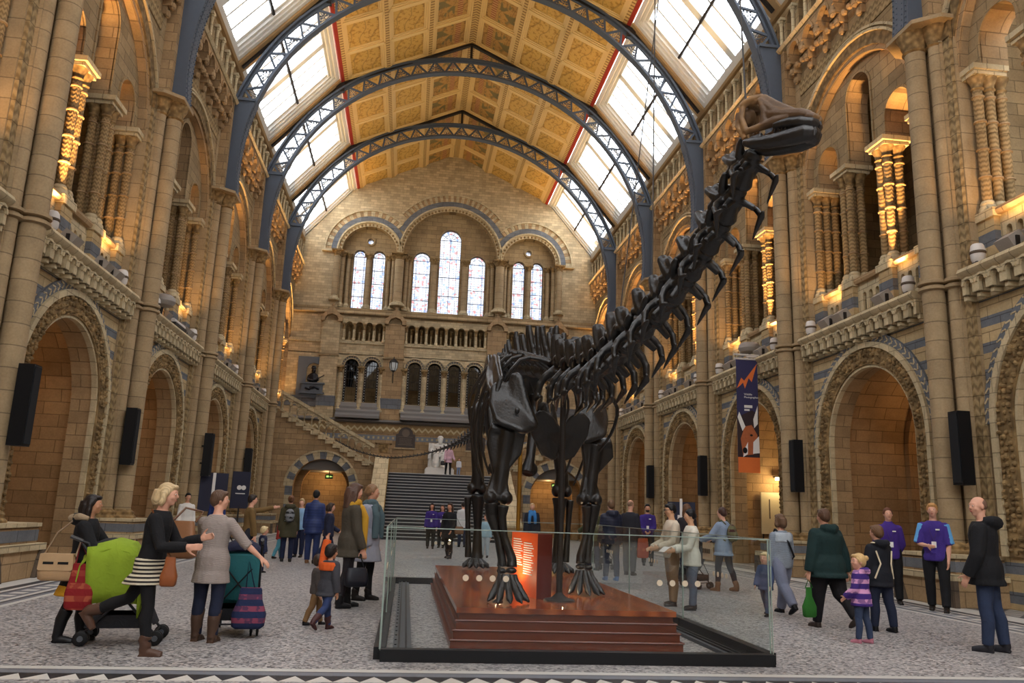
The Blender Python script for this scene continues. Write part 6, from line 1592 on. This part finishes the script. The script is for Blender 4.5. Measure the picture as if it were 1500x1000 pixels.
BLK = (22,22,25); NAVY = (30,36,62); DEN = (40,50,72); OLV = (66,62,44); PUR = (60,42,118)
c = cloth
EVE = [
 dict(label='woman in black parka with fur hood and mustard skirt holding a pram handle', x=-5.32, y=9.42, h=1.53, hd=-85, tone=OLIVE, hair=('wavy',(34,26,24)), arms=((40,6,88,-4),(30,8,82,-4)), legs=((6,3),(-7,4)), top=('parka', c(BLK), {'hem':.33,'th':.02,'flare':.02,'hood':1,'fur':1}), bottom=('skirt',(c((204,150,36)), c(BLK), .31)), shoes=(BLK,.75)),
 dict(label='blond woman striding in black cardigan, striped hem and brown heeled boots', x=-4.42, y=8.74, h=1.68, hd=-92, hair=('bob',(206,180,138)), arms=((30,10,105,-8),(22,12,92,0)), legs=((-30,38),(8,4)), lean=5, top=('cardigan', c(BLK), {'hem':.47,'th':.014}), bottom=('skirt',(c((206,196,172),'stripe',(40,36,36)), c(BLK), .40)), shoes=((82,58,46),.3)),
 dict(label='woman seen from behind in grey marl jumper, dark jeans and tall brown boots', x=-4.0, y=9.55, h=1.63, hd=-12, hair=('short',(96,72,56)), look=(-62,0), arms=((35,12,70,-10),(14,38,22,46)), legs=((2,2),(-2,2)), spread=.06, top=('jumper', c((158,146,140),'knit',(112,102,98)), {'hem':.38,'th':.014,'flare':.015,'short':'half'}), bottom=('jeans', c((30,36,56))), shoes=((78,58,46),.72)),
 dict(label='person in white top with dark hair standing far off by the left wall', x=-8.2, y=24.6, h=1.72, hd=-150, tone=TAN, hair=('short',BLK), top=('top', c((214,210,204)), {'th':.014}), bottom=('trousers', c(BLK))),
 dict(label='person in royal blue puffer jacket, back turned, by the left wall', x=-8.1, y=28.0, h=1.74, hd=10, hair=('short',BLK), top=('puffer_jacket', c((38,54,108),'quilt'), {'th':.03,'hood':1}), bottom=('trousers', c(BLK))),
 dict(label='man in brown jumper pointing with outstretched arm', x=-5.34, y=18.8, h=1.7, hd=-70, hair=('short',(44,34,28)), arms=((98,4,104,0),(12,10,10,4)), legs=((14,8),(-16,12)), top=('jumper', c((110,86,50)), {'th':.014}), bottom=('trousers', c((36,38,48)))),
 dict(label='blond toddler in navy jacket beside the pointing man', x=-5.0, y=18.75, h=.98, hd=-60, headk=1.45, hair=('short',(222,198,150)), legs=((12,8),(-14,10)), top=('jacket', c(NAVY,'quilt'), {'th':.03,'hem':.42}), bottom=('trousers', c(NAVY))),
 dict(label='woman in olive hooded parka with a monochrome backpack', x=-5.0, y=22.6, h=1.74, hd=8, hair=('tied',(110,74,50)), top=('parka', c(OLV), {'hem':.36,'th':.022,'hood':1}), bottom=('jeans', c(NAVY)), extras=(('backpack', c((120,122,126),'blotch',(24,24,26))),)),
 dict(label='child in red jacket and teal trousers beyond the olive parka', x=-5.35, y=23.6, h=1.15, hd=-60, headk=1.25, hair=('short',(90,66,46)), legs=((14,8),(-14,10)), top=('jacket', c((168,56,52)), {'th':.024}), bottom=('trousers', c((84,150,170)))),
 dict(label='man in blue quilted jacket and blue trousers, back turned', x=-4.3, y=22.2, h=1.9, hd=-5, tone=OLIVE, hair=('short',BLK), top=('quilted_jacket', c((40,54,100),'quilt'), {'hem':.40,'th':.02,'collar':1}), bottom=('trousers', c((40,52,92))), shoes=((120,84,56),0)),
 dict(label='fair haired person in pale blue half hidden behind the blue quilted jacket', x=-4.95, y=24.6, h=1.68, hd=170, hair=('short',(196,170,126)), top=('jumper', c((136,172,206)), {'th':.014}), bottom=('trousers', c(NAVY))),
 dict(label='person in dark navy jacket walking behind the woman with the yellow scarf', x=-3.85, y=21.6, h=1.6, hd=-80, hair=('bob',(60,46,40)), arms=((20,8,60,0),(-10,8,10,0)), legs=((18,8),(-18,14)), top=('jacket', c((34,38,60)), {'th':.02}), bottom=('jeans', c(NAVY))),
 dict(label='tall woman in olive waxed jacket with a long mustard scarf', x=-2.72, y=12.85, h=1.86, hd=-72, hair=('long',(88,64,52)), look=(6,-8), arms=((8,10,16,2),(8,8,20,2)), legs=((5,3),(-6,4)), top=('waxed_jacket', c((70,64,54)), {'hem':.40,'th':.022,'flare':.02,'collar':1}), bottom=('leggings', c((38,34,38))), shoes=(BLK,.25), extras=(('scarf', c((190,144,44)), .42),)),
 dict(label='tall woman in pale grey coat with a chunky teal scarf', x=-2.5, y=13.9, h=1.88, hd=-112, tone=TAN, hair=('back',(136,104,74)), look=(18,-4), arms=((2,8,8,-2),(4,6,14,-8)), legs=((3,2),(-5,3)), top=('coat', c((146,148,160)), {'hem':.33,'th':.022,'flare':.02}), bottom=('leggings', c(BLK)), shoes=((28,24,24),.22), extras=(('scarf', c((74,92,98)), .28),('inner', c(BLK)))),
 dict(label='small boy with raised orange sleeve striding in wellington boots', x=-2.8, y=10.5, h=1.03, hd=-35, headk=1.4, tone=TAN, hair=('short',(40,32,30)), arms=((150,20,165,5),(-10,14,10,4)), legs=((24,16),(-22,30)), top=('jacket', c((62,62,68)), {'hem':.42,'th':.032,'flare':.02}), bottom=('jeans', c((46,60,98))), shoes=((70,40,40),.5), extras=(('cuff', c((204,88,34)), 0),('yoke', c((204,88,34))))),
 dict(label='smaller child in brown trousers half hidden behind the boy in orange', x=-2.98, y=10.95, h=.86, hd=-80, headk=1.5, hair=('short',(70,54,44)), legs=((16,8),(-12,10)), top=('jacket', c((80,74,72)), {'th':.032}), bottom=('trousers', c((128,98,66))), shoes=(BLK,0)),
 dict(label='museum guide in purple jacket with long dark hair near the stairs', x=-.88, y=32.3, h=1.74, hd=178, tone=TAN, hair=('long',(36,26,24)), top=('jacket', c(PUR), {'th':.016}), bottom=('trousers', c(BLK)), extras=(('lanyard', 0),)),
 dict(label='second purple clad guide partly behind the woman in the black coat', x=-.42, y=33.2, h=1.7, hd=165, hair=('long',(70,46,36)), top=('jacket', c((62,44,120)), {'th':.016}), bottom=('trousers', c(BLK)), extras=(('lanyard', 0),)),
 dict(label='woman with long dark hair and black coat in front of the guides', x=-.5, y=26.0, h=1.73, hd=150, tone=TAN, hair=('long',(58,40,32)), arms=((10,8,40,-6),(6,10,14,4)), legs=((6,3),(-8,6)), top=('coat', c((30,30,34)), {'hem':.36,'th':.02}), bottom=('leggings', c(BLK)), shoes=(BLK,.5)),
 dict(label='person in white shirt and jeans, back turned, at the foot of the stairs', x=.5, y=34.4, h=1.86, hd=8, hair=('short',(40,32,30)), top=('shirt', c((206,206,206)), {'hem':.42,'th':.014}), bottom=('jeans', c(DEN))),
 dict(label='child in pale blue top glimpsed between the skeleton leg bones', x=.78, y=27.2, h=1.4, hd=170, headk=1.15, hair=('short',(110,80,56)), top=('top', c((150,180,196)), {'th':.014}), bottom=('trousers', c((170,180,190)))),
 dict(label='woman in pale pink coat stepping down at the top of the stairs', x=.36, y=46.75, z=ZL, h=1.78, hd=195, hair=('bob',(120,84,54)), lean=6, legs=((14,12),(-4,3)), arms=((10,14,40,10),(8,12,20,8)), top=('coat', c((206,168,182)), {'hem':.40,'th':.02,'flare':.02}), bottom=('leggings', c(BLK)), shoes=(BLK,.3)),
 dict(label='small child in white top holding hands at the top of the stairs', x=.98, y=46.75, z=ZL, h=1.0, hd=190, headk=1.4, hair=('short',(120,88,56)), top=('top', c((210,210,214)), {'th':.024}), bottom=('jeans', c((130,148,176)))),
 dict(label='fair short haired woman in dark coat with bright blue scarf behind the plinth', x=2.55, y=28.6, h=1.84, hd=178, hair=('short',(214,180,140)), fat=1.1, top=('coat', c((32,34,44)), {'hem':.42,'th':.02}), bottom=('trousers', c(BLK)), extras=(('scarf', c((58,120,180)), .2),)),
 dict(label='person in olive green jacket behind the skeleton forearm pushing a buggy', x=3.35, y=22.5, h=1.8, hd=20, hair=('short',(90,70,50)), arms=((30,8,70,0),(30,8,70,0)), top=('jacket', c((74,78,52)), {'hem':.44,'th':.022}), bottom=('jeans', c(NAVY))),
 dict(label='man in navy puffer jacket and jeans with bright blue shoes, back turned', x=3.02, y=19.2, h=1.88, hd=5, hair=('short',(112,84,60)), legs=((4,2),(-5,3)), top=('puffer_jacket', c((34,38,56),'quilt'), {'hem':.44,'th':.03,'hood':1}), bottom=('jeans', c(DEN)), shoes=((56,96,150),0)),
 dict(label='balding man in dark blazer beside the purple clad guide', x=4.02, y=21.1, h=1.94, hd=-40, hair=('stubble',(150,120,98)), top=('blazer', c((38,38,46)), {'hem':.44,'th':.016}), bottom=('trousers', c((86,88,92)))),
 dict(label='bearded guide in purple jacket standing beyond the balding man', x=5.8, y=25.4, h=1.92, hd=165, tone=TAN, hair=('short',BLK), arms=((10,6,60,-30),(10,6,60,-30)), top=('jacket', c(PUR), {'th':.016}), bottom=('trousers', c(BLK)), extras=(('lanyard', 0),('beard', c((50,38,32),'hair')))),
 dict(label='man in spectacles and cream jumper looking at the display', x=2.82, y=14.1, h=1.76, hd=95, tone=(206,162,128), hair=('short',BLK), look=(4,-8), arms=((16,8,70,-12),(16,8,66,-12)), top=('jumper', c((206,192,172)), {'th':.016}), bottom=('trousers', c((150,118,86))), extras=(('glasses', 0),)),
 dict(label='woman with black tied hair in ivory cardigan and grey jeans reading beside the glass', x=2.98, y=13.55, h=1.66, hd=88, tone=(206,162,128), hair=('back',BLK), look=(0,-12), arms=((20,8,76,-10),(20,8,76,-10)), top=('cardigan', c((214,210,196)), {'hem':.43,'th':.016}), bottom=('jeans', c((92,100,116)))),
 dict(label='woman with long wavy brown hair and dark jacket behind the couple', x=4.95, y=19.3, h=1.86, hd=10, hair=('wavy',(98,66,44)), top=('jacket', c((44,40,44)), {'hem':.42,'th':.018}), bottom=('jeans', c(NAVY))),
 dict(label='woman in pale denim jacket with patterned backpack pushing a buggy', x=4.98, y=17.1, h=1.78, hd=35, hair=('back',(72,50,42)), arms=((34,12,72,0),(34,10,72,0)), legs=((10,6),(-12,8)), top=('denim_jacket', c((134,150,172)), {'hem':.42,'th':.02,'flare':.02}), bottom=('leggings', c((40,40,46))), shoes=((112,82,58),.3), extras=(('backpack', c((98,96,70),'blotch',(70,40,38))),)),
 dict(label='blond toddler in navy romper walking past the glass corner', x=4.02, y=12.95, h=.98, hd=130, headk=1.5, hair=('short',(226,200,152)), legs=((16,10),(-14,12)), arms=((10,12,30,0),(16,10,30,0)), top=('romper', c((62,74,104)), {'hem':.42,'th':.024}), bottom=('trousers', c((70,80,104))), shoes=(BLK,0)),
 dict(label='woman in grey patterned jumper and pale jeans walking away', x=4.46, y=13.25, h=1.66, hd=12, hair=('bob',(104,78,58)), legs=((-20,20),(16,4)), top=('jumper', c((140,150,162),'knit',(70,76,88)), {'hem':.46,'th':.016}), bottom=('wide', c((120,126,146))), shoes=(BLK,0), extras=(('yoke', c((170,180,190))),('strap', c(BLK,'leather')))),
 dict(label='large person in dark green hooded jacket walking away', x=4.38, y=11.62, h=1.73, hd=14, fat=1.5, hair=('short',(92,66,50)), arms=((-4,16,6,10),(-8,18,2,12)), legs=((10,4),(-16,26)), spread=.045, top=('hooded_jacket', c((24,46,46)), {'hem':.42,'th':.022,'hood':1,'flare':.005}), bottom=('trousers', c((24,22,26))), shoes=((60,50,46),0)),
 dict(label='little blond girl in purple striped jacket and pink shoes', x=4.1, y=10.25, h=1.1, hd=38, headk=1.4, hair=('tied',(216,180,124)), look=(50,0), arms=((6,12,50,0),(4,10,30,-4)), legs=((5,2),(-5,4)), top=('striped_jacket', c((62,40,116),'blotch',(206,150,190)), {'hem':.42,'th':.034,'hood':1}), bottom=('jeans', c((52,64,90))), shoes=((176,112,128),0)),
 dict(label='boy in black tracksuit top with cream piping, back turned', x=5.06, y=11.36, h=1.5, hd=8, headk=1.12, hair=('short',(112,82,58)), look=(10,0), arms=((2,14,10,8),(4,10,14,4)), legs=((6,2),(-8,4)), top=('tracksuit_jacket', c((26,28,36)), {'hem':.42,'th':.024,'hood':1}), bottom=('trousers', c((30,36,56))), shoes=(BLK,0), extras=(('sidestripe', c((222,206,176))),)),
 dict(label='smiling guide in purple fleece with hands behind her back', x=7.72, y=15.3, h=1.86, hd=158, hair=('back',(104,62,42)), arms=((-8,12,-22,-28),(-8,12,-22,-28)), legs=((2,1),(-2,1)), spread=.062, top=('fleece_jacket', c((66,42,126)), {'th':.018,'collar':1}), bottom=('trousers', c(BLK)), extras=(('lanyard', 0),)),
 dict(label='young fair haired guide in purple polo shirt with pale blue sleeve panels', x=7.9, y=14.15, h=1.96, hd=142, hair=('short',(204,152,94)), arms=((4,8,12,-4),(10,12,85,-34)), legs=((10,4),(-8,4)), spread=.06, top=('polo_shirt', c((64,46,128)), {'th':.018,'short':1}), bottom=('trousers', c(BLK)), extras=(('lanyard', 0),('shoulder', c((96,160,214))))),
 dict(label='balding man in black jacket and blue jeans near the right edge', x=5.5, y=9.7, h=1.92, hd=42, hair=('stubble',(126,96,80)), look=(48,-2), arms=((6,16,26,-4),(2,14,14,2)), legs=((3,2),(-6,3)), spread=.045, top=('hooded_jacket', c((22,23,27)), {'hem':.42,'th':.026,'hood':1,'flare':.01}), bottom=('jeans', c((44,55,80))), shoes=((34,34,40),0)),
]
JP = [person(**e) for e in EVE]
# ------------------------------------------------------------------ bags and buggies
def bag(name, label, pos, size, rgb, strap=None, rz=0, kind='leather', flap=None, buckle=None, squash=1.0, sag=0, strap_r=.009, rgb2=None):
    t = thing(name, label, 'bag', pos, rz)
    w, d, h = size; mat = cloth(rgb, kind, rgb2)
    m = MB(); n = 18
    R = []
    for j, (zf, k) in enumerate(((0,.8),(.06,1),(.35,1.06),(.7,1.0*squash),(.95,.9*squash),(1,.82*squash))):
        R.append((V((0,0,h*(zf-1))), V((w/2*k,0,0)), V((0,d/2*(k if zf < .7 else k*.7),0))))
    vs = []
    for c_, ax, ay in R:
        for i in range(n):
            u = 2*PI*i/n; cx, cy = math.cos(u), math.sin(u); p = .45
            vs.append(c_+ax*math.copysign(abs(cx)**p,cx)+ay*math.copysign(abs(cy)**p,cy))
    fs = []
    for i in range(len(R)-1):
        for k in range(n): k2 = (k+1)%n; fs.append((i*n+k,i*n+k2,(i+1)*n+k2,(i+1)*n+k))
    fs += [tuple(range(n-1,-1,-1)), tuple((len(R)-1)*n+k for k in range(n))]
    m.add(vs, fs); obj('body', m, mat, t, 60)
    if flap:
        m = MB(); m.prism([(-w*.5,-h*.55),(-w*.46,-h*.6),(w*.46,-h*.6),(w*.5,-h*.55),(w*.47,.01),(-w*.47,.01)], -d*.56, -d*.45, FE); m.box((-w*.47,-d*.5,-.005),(w*.47,d*.4,.012)); f = obj('flap', m, cloth(flap,'leather'), t)
        if buckle:
            m = MB(); m.box((-w*.36,-d*.58,-h*.36),(-w*.06,-d*.55,-h*.26)); m.box((w*.06,-d*.58,-h*.36),(w*.36,-d*.55,-h*.26)); obj('buckle_strap', m, M_black, f)
    if strap:
        W = Matrix.Rotation(-rz, 3, 'Z'); m = MB(); m.tube([W @ (V(q)-V(pos)) for q in strap], strap_r, 6); obj('strap', m, cloth(tuple(int(v*.8) for v in rgb),'leather'), t)
    return t
bag('satchel', 'beige structured satchel with bow straps hanging by the woman in the fur hood', (-5.46,9.14,.9), (.34,.13,.26), (172,140,104), [(-5.62,9.15,.88),(-5.55,9.25,1.12),(-5.4,9.34,1.29),(-5.3,9.26,1.1),(-5.3,9.15,.88)], .05, flap=(178,148,112), buckle=1)
bag('shoulder_bag', 'small tan leather bag bouncing at the hip of the striding blond woman', (-4.17,8.5,.95), (.15,.1,.28), (138,78,42), [(-4.17,8.5,.94),(-4.3,8.58,1.1),(-4.44,8.62,1.4)], .1, squash=.7)
bag('tote_bag', 'large tan leather tote on the shoulder of the woman in the grey jumper', (-4.33,9.4,1.28), (.36,.16,.4), (140,98,68), [(-4.46,9.4,1.25),(-4.33,9.46,1.42),(-4.15,9.5,1.38),(-4.2,9.42,1.27)], -.15, squash=.8, strap_r=.014)
bag('handbag', 'black handbag hanging low on a strap between the two tall women', (-2.58,12.62,.6), (.34,.2,.27), (24,26,36), [(-2.72,12.62,.58),(-2.66,12.66,.8),(-2.6,12.66,.93),(-2.55,12.66,.8),(-2.46,12.62,.58)], .3)
bag('carrier_bag', 'red printed carrier bag hanging from the lime green buggy', (-5.2,9.12,.82), (.26,.12,.46), (128,26,30), [(-5.28,9.12,.8),(-5.3,9.25,1.04),(-5.13,9.12,.8)], .1, 'blotch', rgb2=(160,80,56), squash=.85)
bag('rucksack', 'multicoloured patterned bag hanging from the turquoise buggy', (-3.6,9.82,.55), (.36,.22,.44), (32,42,76), [(-3.66,9.82,.52),(-3.68,9.95,.85),(-3.56,9.84,.52)], .1, 'blotch', rgb2=(130,62,84), squash=.75)
hl = JP[32]['hand0'] if False else None
gi = [i for i, e in enumerate(EVE) if e['label'].startswith('large person')][0]
g0 = JP[gi]['hand0']
bag('carrier_bag', 'bright green carrier bag in the hand of the large person in dark green', (g0.x-.02,g0.y-.04,g0.z-.12), (.2,.1,.42), (44,104,38), [(g0.x-.07,g0.y-.04,g0.z-.13),(g0.x,g0.y,g0.z-.01),(g0.x+.04,g0.y-.04,g0.z-.13)], .2, 'plain', squash=.5)
bag('handbag', 'small black bag held by the woman in the pink coat', (.06,46.55,4.25), (.28,.14,.24), (26,24,28), [(-.02,46.55,4.23),(.12,46.6,4.42),(.14,46.55,4.23)])
bag('shoulder_bag', 'brown shoulder bag on the woman in the black coat before the guides', (-.2,25.85,1.0), (.28,.12,.24), (120,84,58), [(-.28,25.85,.98),(-.34,25.95,1.36),(-.12,25.85,.98)])
bag('tote_bag', 'orange-red tote carried by the balding man in the blazer', (4.32,20.95,.95), (.3,.14,.5), (160,66,42), [(4.24,20.95,.93),(4.3,21.0,1.1),(4.4,20.95,.93)])
wi = [i for i, e in enumerate(EVE) if 'ivory cardigan' in e['label']][0]
q = JP[wi]['hand0'].lerp(JP[wi]['hand1'], .5)
t = thing('leaflet', 'white folded leaflet held by the woman in the ivory cardigan', 'leaflet', (q.x-.05,q.y,q.z+.03), .2)
m = MB(); m.obox((0,0,0), ((.8,0,.6),(0,1,0),(-.6,0,.8)), (.07,.1,.003)); obj('sheet', m, M_plainw, t)

def buggy(label, x, y, rz, seat, hood, frame=(30,30,34), blanket=None, s=1.0, child=None):
    """umbrella fold buggy, forward = +y, handles at the rear"""
    t = thing('pushchair', label, 'pushchair', (x,y,0), rz); t.scale = (s,s,s)
    F = cloth(frame,'leather'); W = .23
    m = MB()
    for sx in (-1,1):
        m.tube([(sx*W,-.42,1.02),(sx*W,-.3,.86),(sx*W,.38,.12)], .014, 8); m.tube([(sx*W,.06,.5),(sx*W,-.3,.12)], .013, 8); m.tube([(sx*W,-.02,.56),(sx*W,.28,.5)], .012, 8)
        m.tube([(sx*W,-.32,.9),(sx*W,-.36,1.02),(sx*W,-.46,1.06)], .015, 8)
    m.tube([(-W,.38,.13),(W,.38,.13)], .011, 6); m.tube([(-W,-.3,.13),(W,-.3,.13)], .011, 6); m.tube([(-W,-.28,.85),(W,-.28,.3)], .009, 6); m.tube([(W,-.28,.85),(-W,-.28,.3)], .009, 6)
    obj('frame', m, F, t)
    for sx in (-1,1):
        m = MB(); m.tube([(sx*W,-.42,1.045),(sx*W,-.54,1.09)], .02, 8); obj('handle', m, cloth((60,58,58),'leather'), t)
        for yy in (.4,-.31):
            for dx in (-.035,.035):
                m = MB(); m.lathe([(.0,-.012),(.06,-.014),(.074,-.008),(.074,.008),(.06,.014),(0,.012)], (sx*W+dx,yy,.075), 16, 'x'); wh = obj('wheel', m, M_black, t)
                m = MB(); m.lathe([(0,-.017),(.03,-.017),(.03,.017),(0,.017)], (sx*W+dx,yy,.075), 12, 'x'); obj('hub', m, M_railg, wh)
    m = MB()   # hammock seat
    loft(m, [(V((0,-.34,.92)),V((W-.01,0,0)),V((0,.03,.02))),(V((0,-.2,.62)),V((W-.01,0,0)),V((0,.03,.03))),(V((0,-.08,.42)),V((W-.01,0,0)),V((0,.02,.05))),(V((0,.14,.43)),V((W-.01,0,0)),V((0,0,.03))),(V((0,.26,.4)),V((W-.02,0,0)),V((0,0,.03))),(V((0,.36,.2)),V((W-.04,0,0)),V((0,.02,.0)))], 12); obj('seat', m, cloth(*seat), t)
    m = MB(); R = []
    for j in range(8):
        a = -.5+j*.3; R.append((V((0,-.2+.26*math.sin(a)*1.1,.78+.26*math.cos(a))), V((W+.01,0,0)), V((0,.012*math.cos(a),.012))))
    n = 9; vs = []; fs = []
    for j in range(8):
        a = -.9+j*.3
        for i in range(n):
            b = -PI/2+PI*i/(n-1); r = .3
            vs.append((W*1.08*math.sin(b), -.16+r*math.sin(a)*(.75+.25*math.cos(b)), .78+r*math.cos(a)*(.35+.65*math.cos(b))))
    for j in range(7):
        for i in range(n-1): fs.append((j*n+i,j*n+i+1,(j+1)*n+i+1,(j+1)*n+i))
    m.add(vs, fs); o = obj('hood', m, cloth(*hood), t); md = o.modifiers.new('thick','SOLIDIFY'); md.thickness = .012
    m = MB(); m.box((-W+.02,-.3,.17),(W-.02,.26,.19)); m.box((-W+.02,-.3,.19),(-W+.04,.26,.3)); m.box((W-.04,-.3,.19),(W-.02,.26,.3)); m.box((-W+.02,.24,.19),(W-.02,.26,.3)); m.box((-W+.02,-.3,.19),(W-.02,-.28,.3)); obj('basket', m, cloth((34,34,38)), t)
    if blanket:
        m = MB(); vs = []; fs = []; nn = 12
        prof = [(-.40,.5),(-.42,.72),(-.4,.9),(-.28,1.03),(-.1,1.08),(.06,1.04),(.16,.92),(.2,.72),(.21,.5),(.22,.38)]
        for yy, zz in prof:
            for i in range(nn):
                u = i/(nn-1)*2-1; vs.append((u*(W+.06), yy+.012*math.sin(i*2.2), zz-.10*abs(u)**3))
        for j in range(len(prof)-1):
            for i in range(nn-1): fs.append((j*nn+i,j*nn+i+1,(j+1)*nn+i+1,(j+1)*nn+i))
        b0 = len(vs)      # long drop on the near side
        for j in range(8):
            yy = -.36+.07*j
            for q in range(6): vs.append((W+.05+.03*math.sin(q*.8)+.012*math.sin(j*2.0), yy+.01*q, 1.02-.12*abs(yy+.1)-.115*q))
        for j in range(7):
            for q in range(5): fs.append((b0+j*6+q, b0+j*6+q+1, b0+(j+1)*6+q+1, b0+(j+1)*6+q))
        m.add(vs, fs); o = obj('blanket', m, cloth(blanket), t); md = o.modifiers.new('thick','SOLIDIFY'); md.thickness = .012
    return t
buggy('lime green draped pushchair pushed by the woman in the fur hood', -4.86, 9.42, R_(-82), ((40,40,44),), ((30,30,34),), blanket=(132,156,40))
buggy('turquoise pushchair in front of the woman in the grey jumper', -3.82, 10.25, R_(8), ((58,128,136),), ((30,34,58),))
buggy('dark pushchair beside the pointing man', -5.85, 19.2, R_(-30), ((30,30,34),), ((28,28,32),))
buggy('dark pushchair pushed by the person in olive green', 3.72, 23.15, R_(20), ((40,42,46),), ((46,48,52),))
buggy('grey pushchair pushed by the woman in the denim jacket', 4.5, 17.75, R_(35), ((70,74,80),), ((50,54,60),))
# ------------------------------------------------------------------ light
w = bpy.data.worlds.new('overcast_sky'); scene.world = w; w.use_nodes = True
bg = w.node_tree.nodes['Background']; bg.inputs[0].default_value = (.93,.965,1,1); bg.inputs[1].default_value = SKY = 7.6
def lamp(name, typ, loc, col, power, size=.1, rot=None, **kw):
    l = bpy.data.lights.new(name, typ); l.color = col; l.energy = power
    if typ == 'POINT' or typ == 'SPOT': l.shadow_soft_size = size
    o = bpy.data.objects.new(name, l); COL.objects.link(o); o.location = loc
    if rot is not None: o.rotation_euler = V(rot).to_track_quat('-Z','Y').to_euler()
    for k, v in kw.items(): setattr(l, k, v)
    return o
WARM = (1,.56,.2)
for k in [-3,-2]+BAYS:
    for s in (1, -1):
        # daylight portal in each roof light
        l = bpy.data.lights.new('roof_light_portal', 'AREA'); l.shape = 'RECTANGLE'; l.size = 5.2; l.size_y = LS-.5; l.cycles.is_portal = True
        o = bpy.data.objects.new('roof_light_portal', l); COL.objects.link(o)
        c = V(fs_sky(0, LS/2, .55)); c.x *= s; nrm = (V(fs_sky(0,0,1))-V(fs_sky(0,0,0))); nrm.x *= s
        u = (V(fs_sky(0,1,0))-V(fs_sky(0,0,0))); u.x *= s; yv = V((0,1,0))
        z = nrm; x = yv; y_ = z.cross(x)
        o.matrix_world = Matrix(((x.x,y_.x,z.x,c.x),(x.y,y_.y,z.y,c.y+YC(k)),(x.z,y_.z,z.z,c.z),(0,0,0,1)))
for k in BAYS:
    for s in (1, -1):
        for c in (-1, 1):
            lamp('gallery_lamp', 'SPOT', (s*9.58, YC(k)+c*1.3, 7.5), WARM, 175 if c > 0 else 75, .06, (s*.7,c*1.1,2.4), spot_size=1.7, spot_blend=.8)
            lamp('gallery_lamp', 'SPOT', (s*9.66, YC(k)+c*1.7, 6.98), WARM, 4800, .05, (s*.03,-c*.1,1), spot_size=.75, spot_blend=.8)
        lamp('cornice_lamp', 'POINT', (s*9.25, YC(k), 14.6), WARM, 30, .08) if False else None
        lamp('alcove_lamp', 'POINT', (s*12.6, YC(k)+.3, 4.9), (1,.62,.28), 36, .15)
        lamp('roof_uplight', 'SPOT', (s*8.9, YC(k), 16.9), (1,.76,.42), 640, .15, (-s*.75,0,.66), spot_size=2.0, spot_blend=.8)
for s in (1, -1): lamp('passage_lamp', 'POINT', (s*6.7, YT+2.9, 3.2), (1,.6,.25), 60, .15)

for i, (x, y, pw) in enumerate(((-.62,10.9,7),(.22,10.95,9))):
    t = thing('plinth_uplight', 'small recessed uplight on the plinth on the %s side of the text panel' % ('left','right')[i], 'lamp', (x,y,PH))
    a = MB(); a.lathe([(.05,0),(.05,.012),(.035,.012),(.03,.004),(0,.004)], n=16, cap=False); obj('ring', a, M_railg, t)
    lamp('uplight_lamp', 'SPOT', (x,y,PH+.06), (1,.72,.42), pw*4, .03, (.35 if i == 0 else -.3,0,1), spot_size=1.9, spot_blend=.6)
    lamp('uplight_glow', 'POINT', (x,y,PH+.22), (1,.72,.42), pw*.6, .03)
lamp('alcove_strip_lamp', 'POINT', (11.6,28.1,2.9), (1,.78,.42), 45, .1)
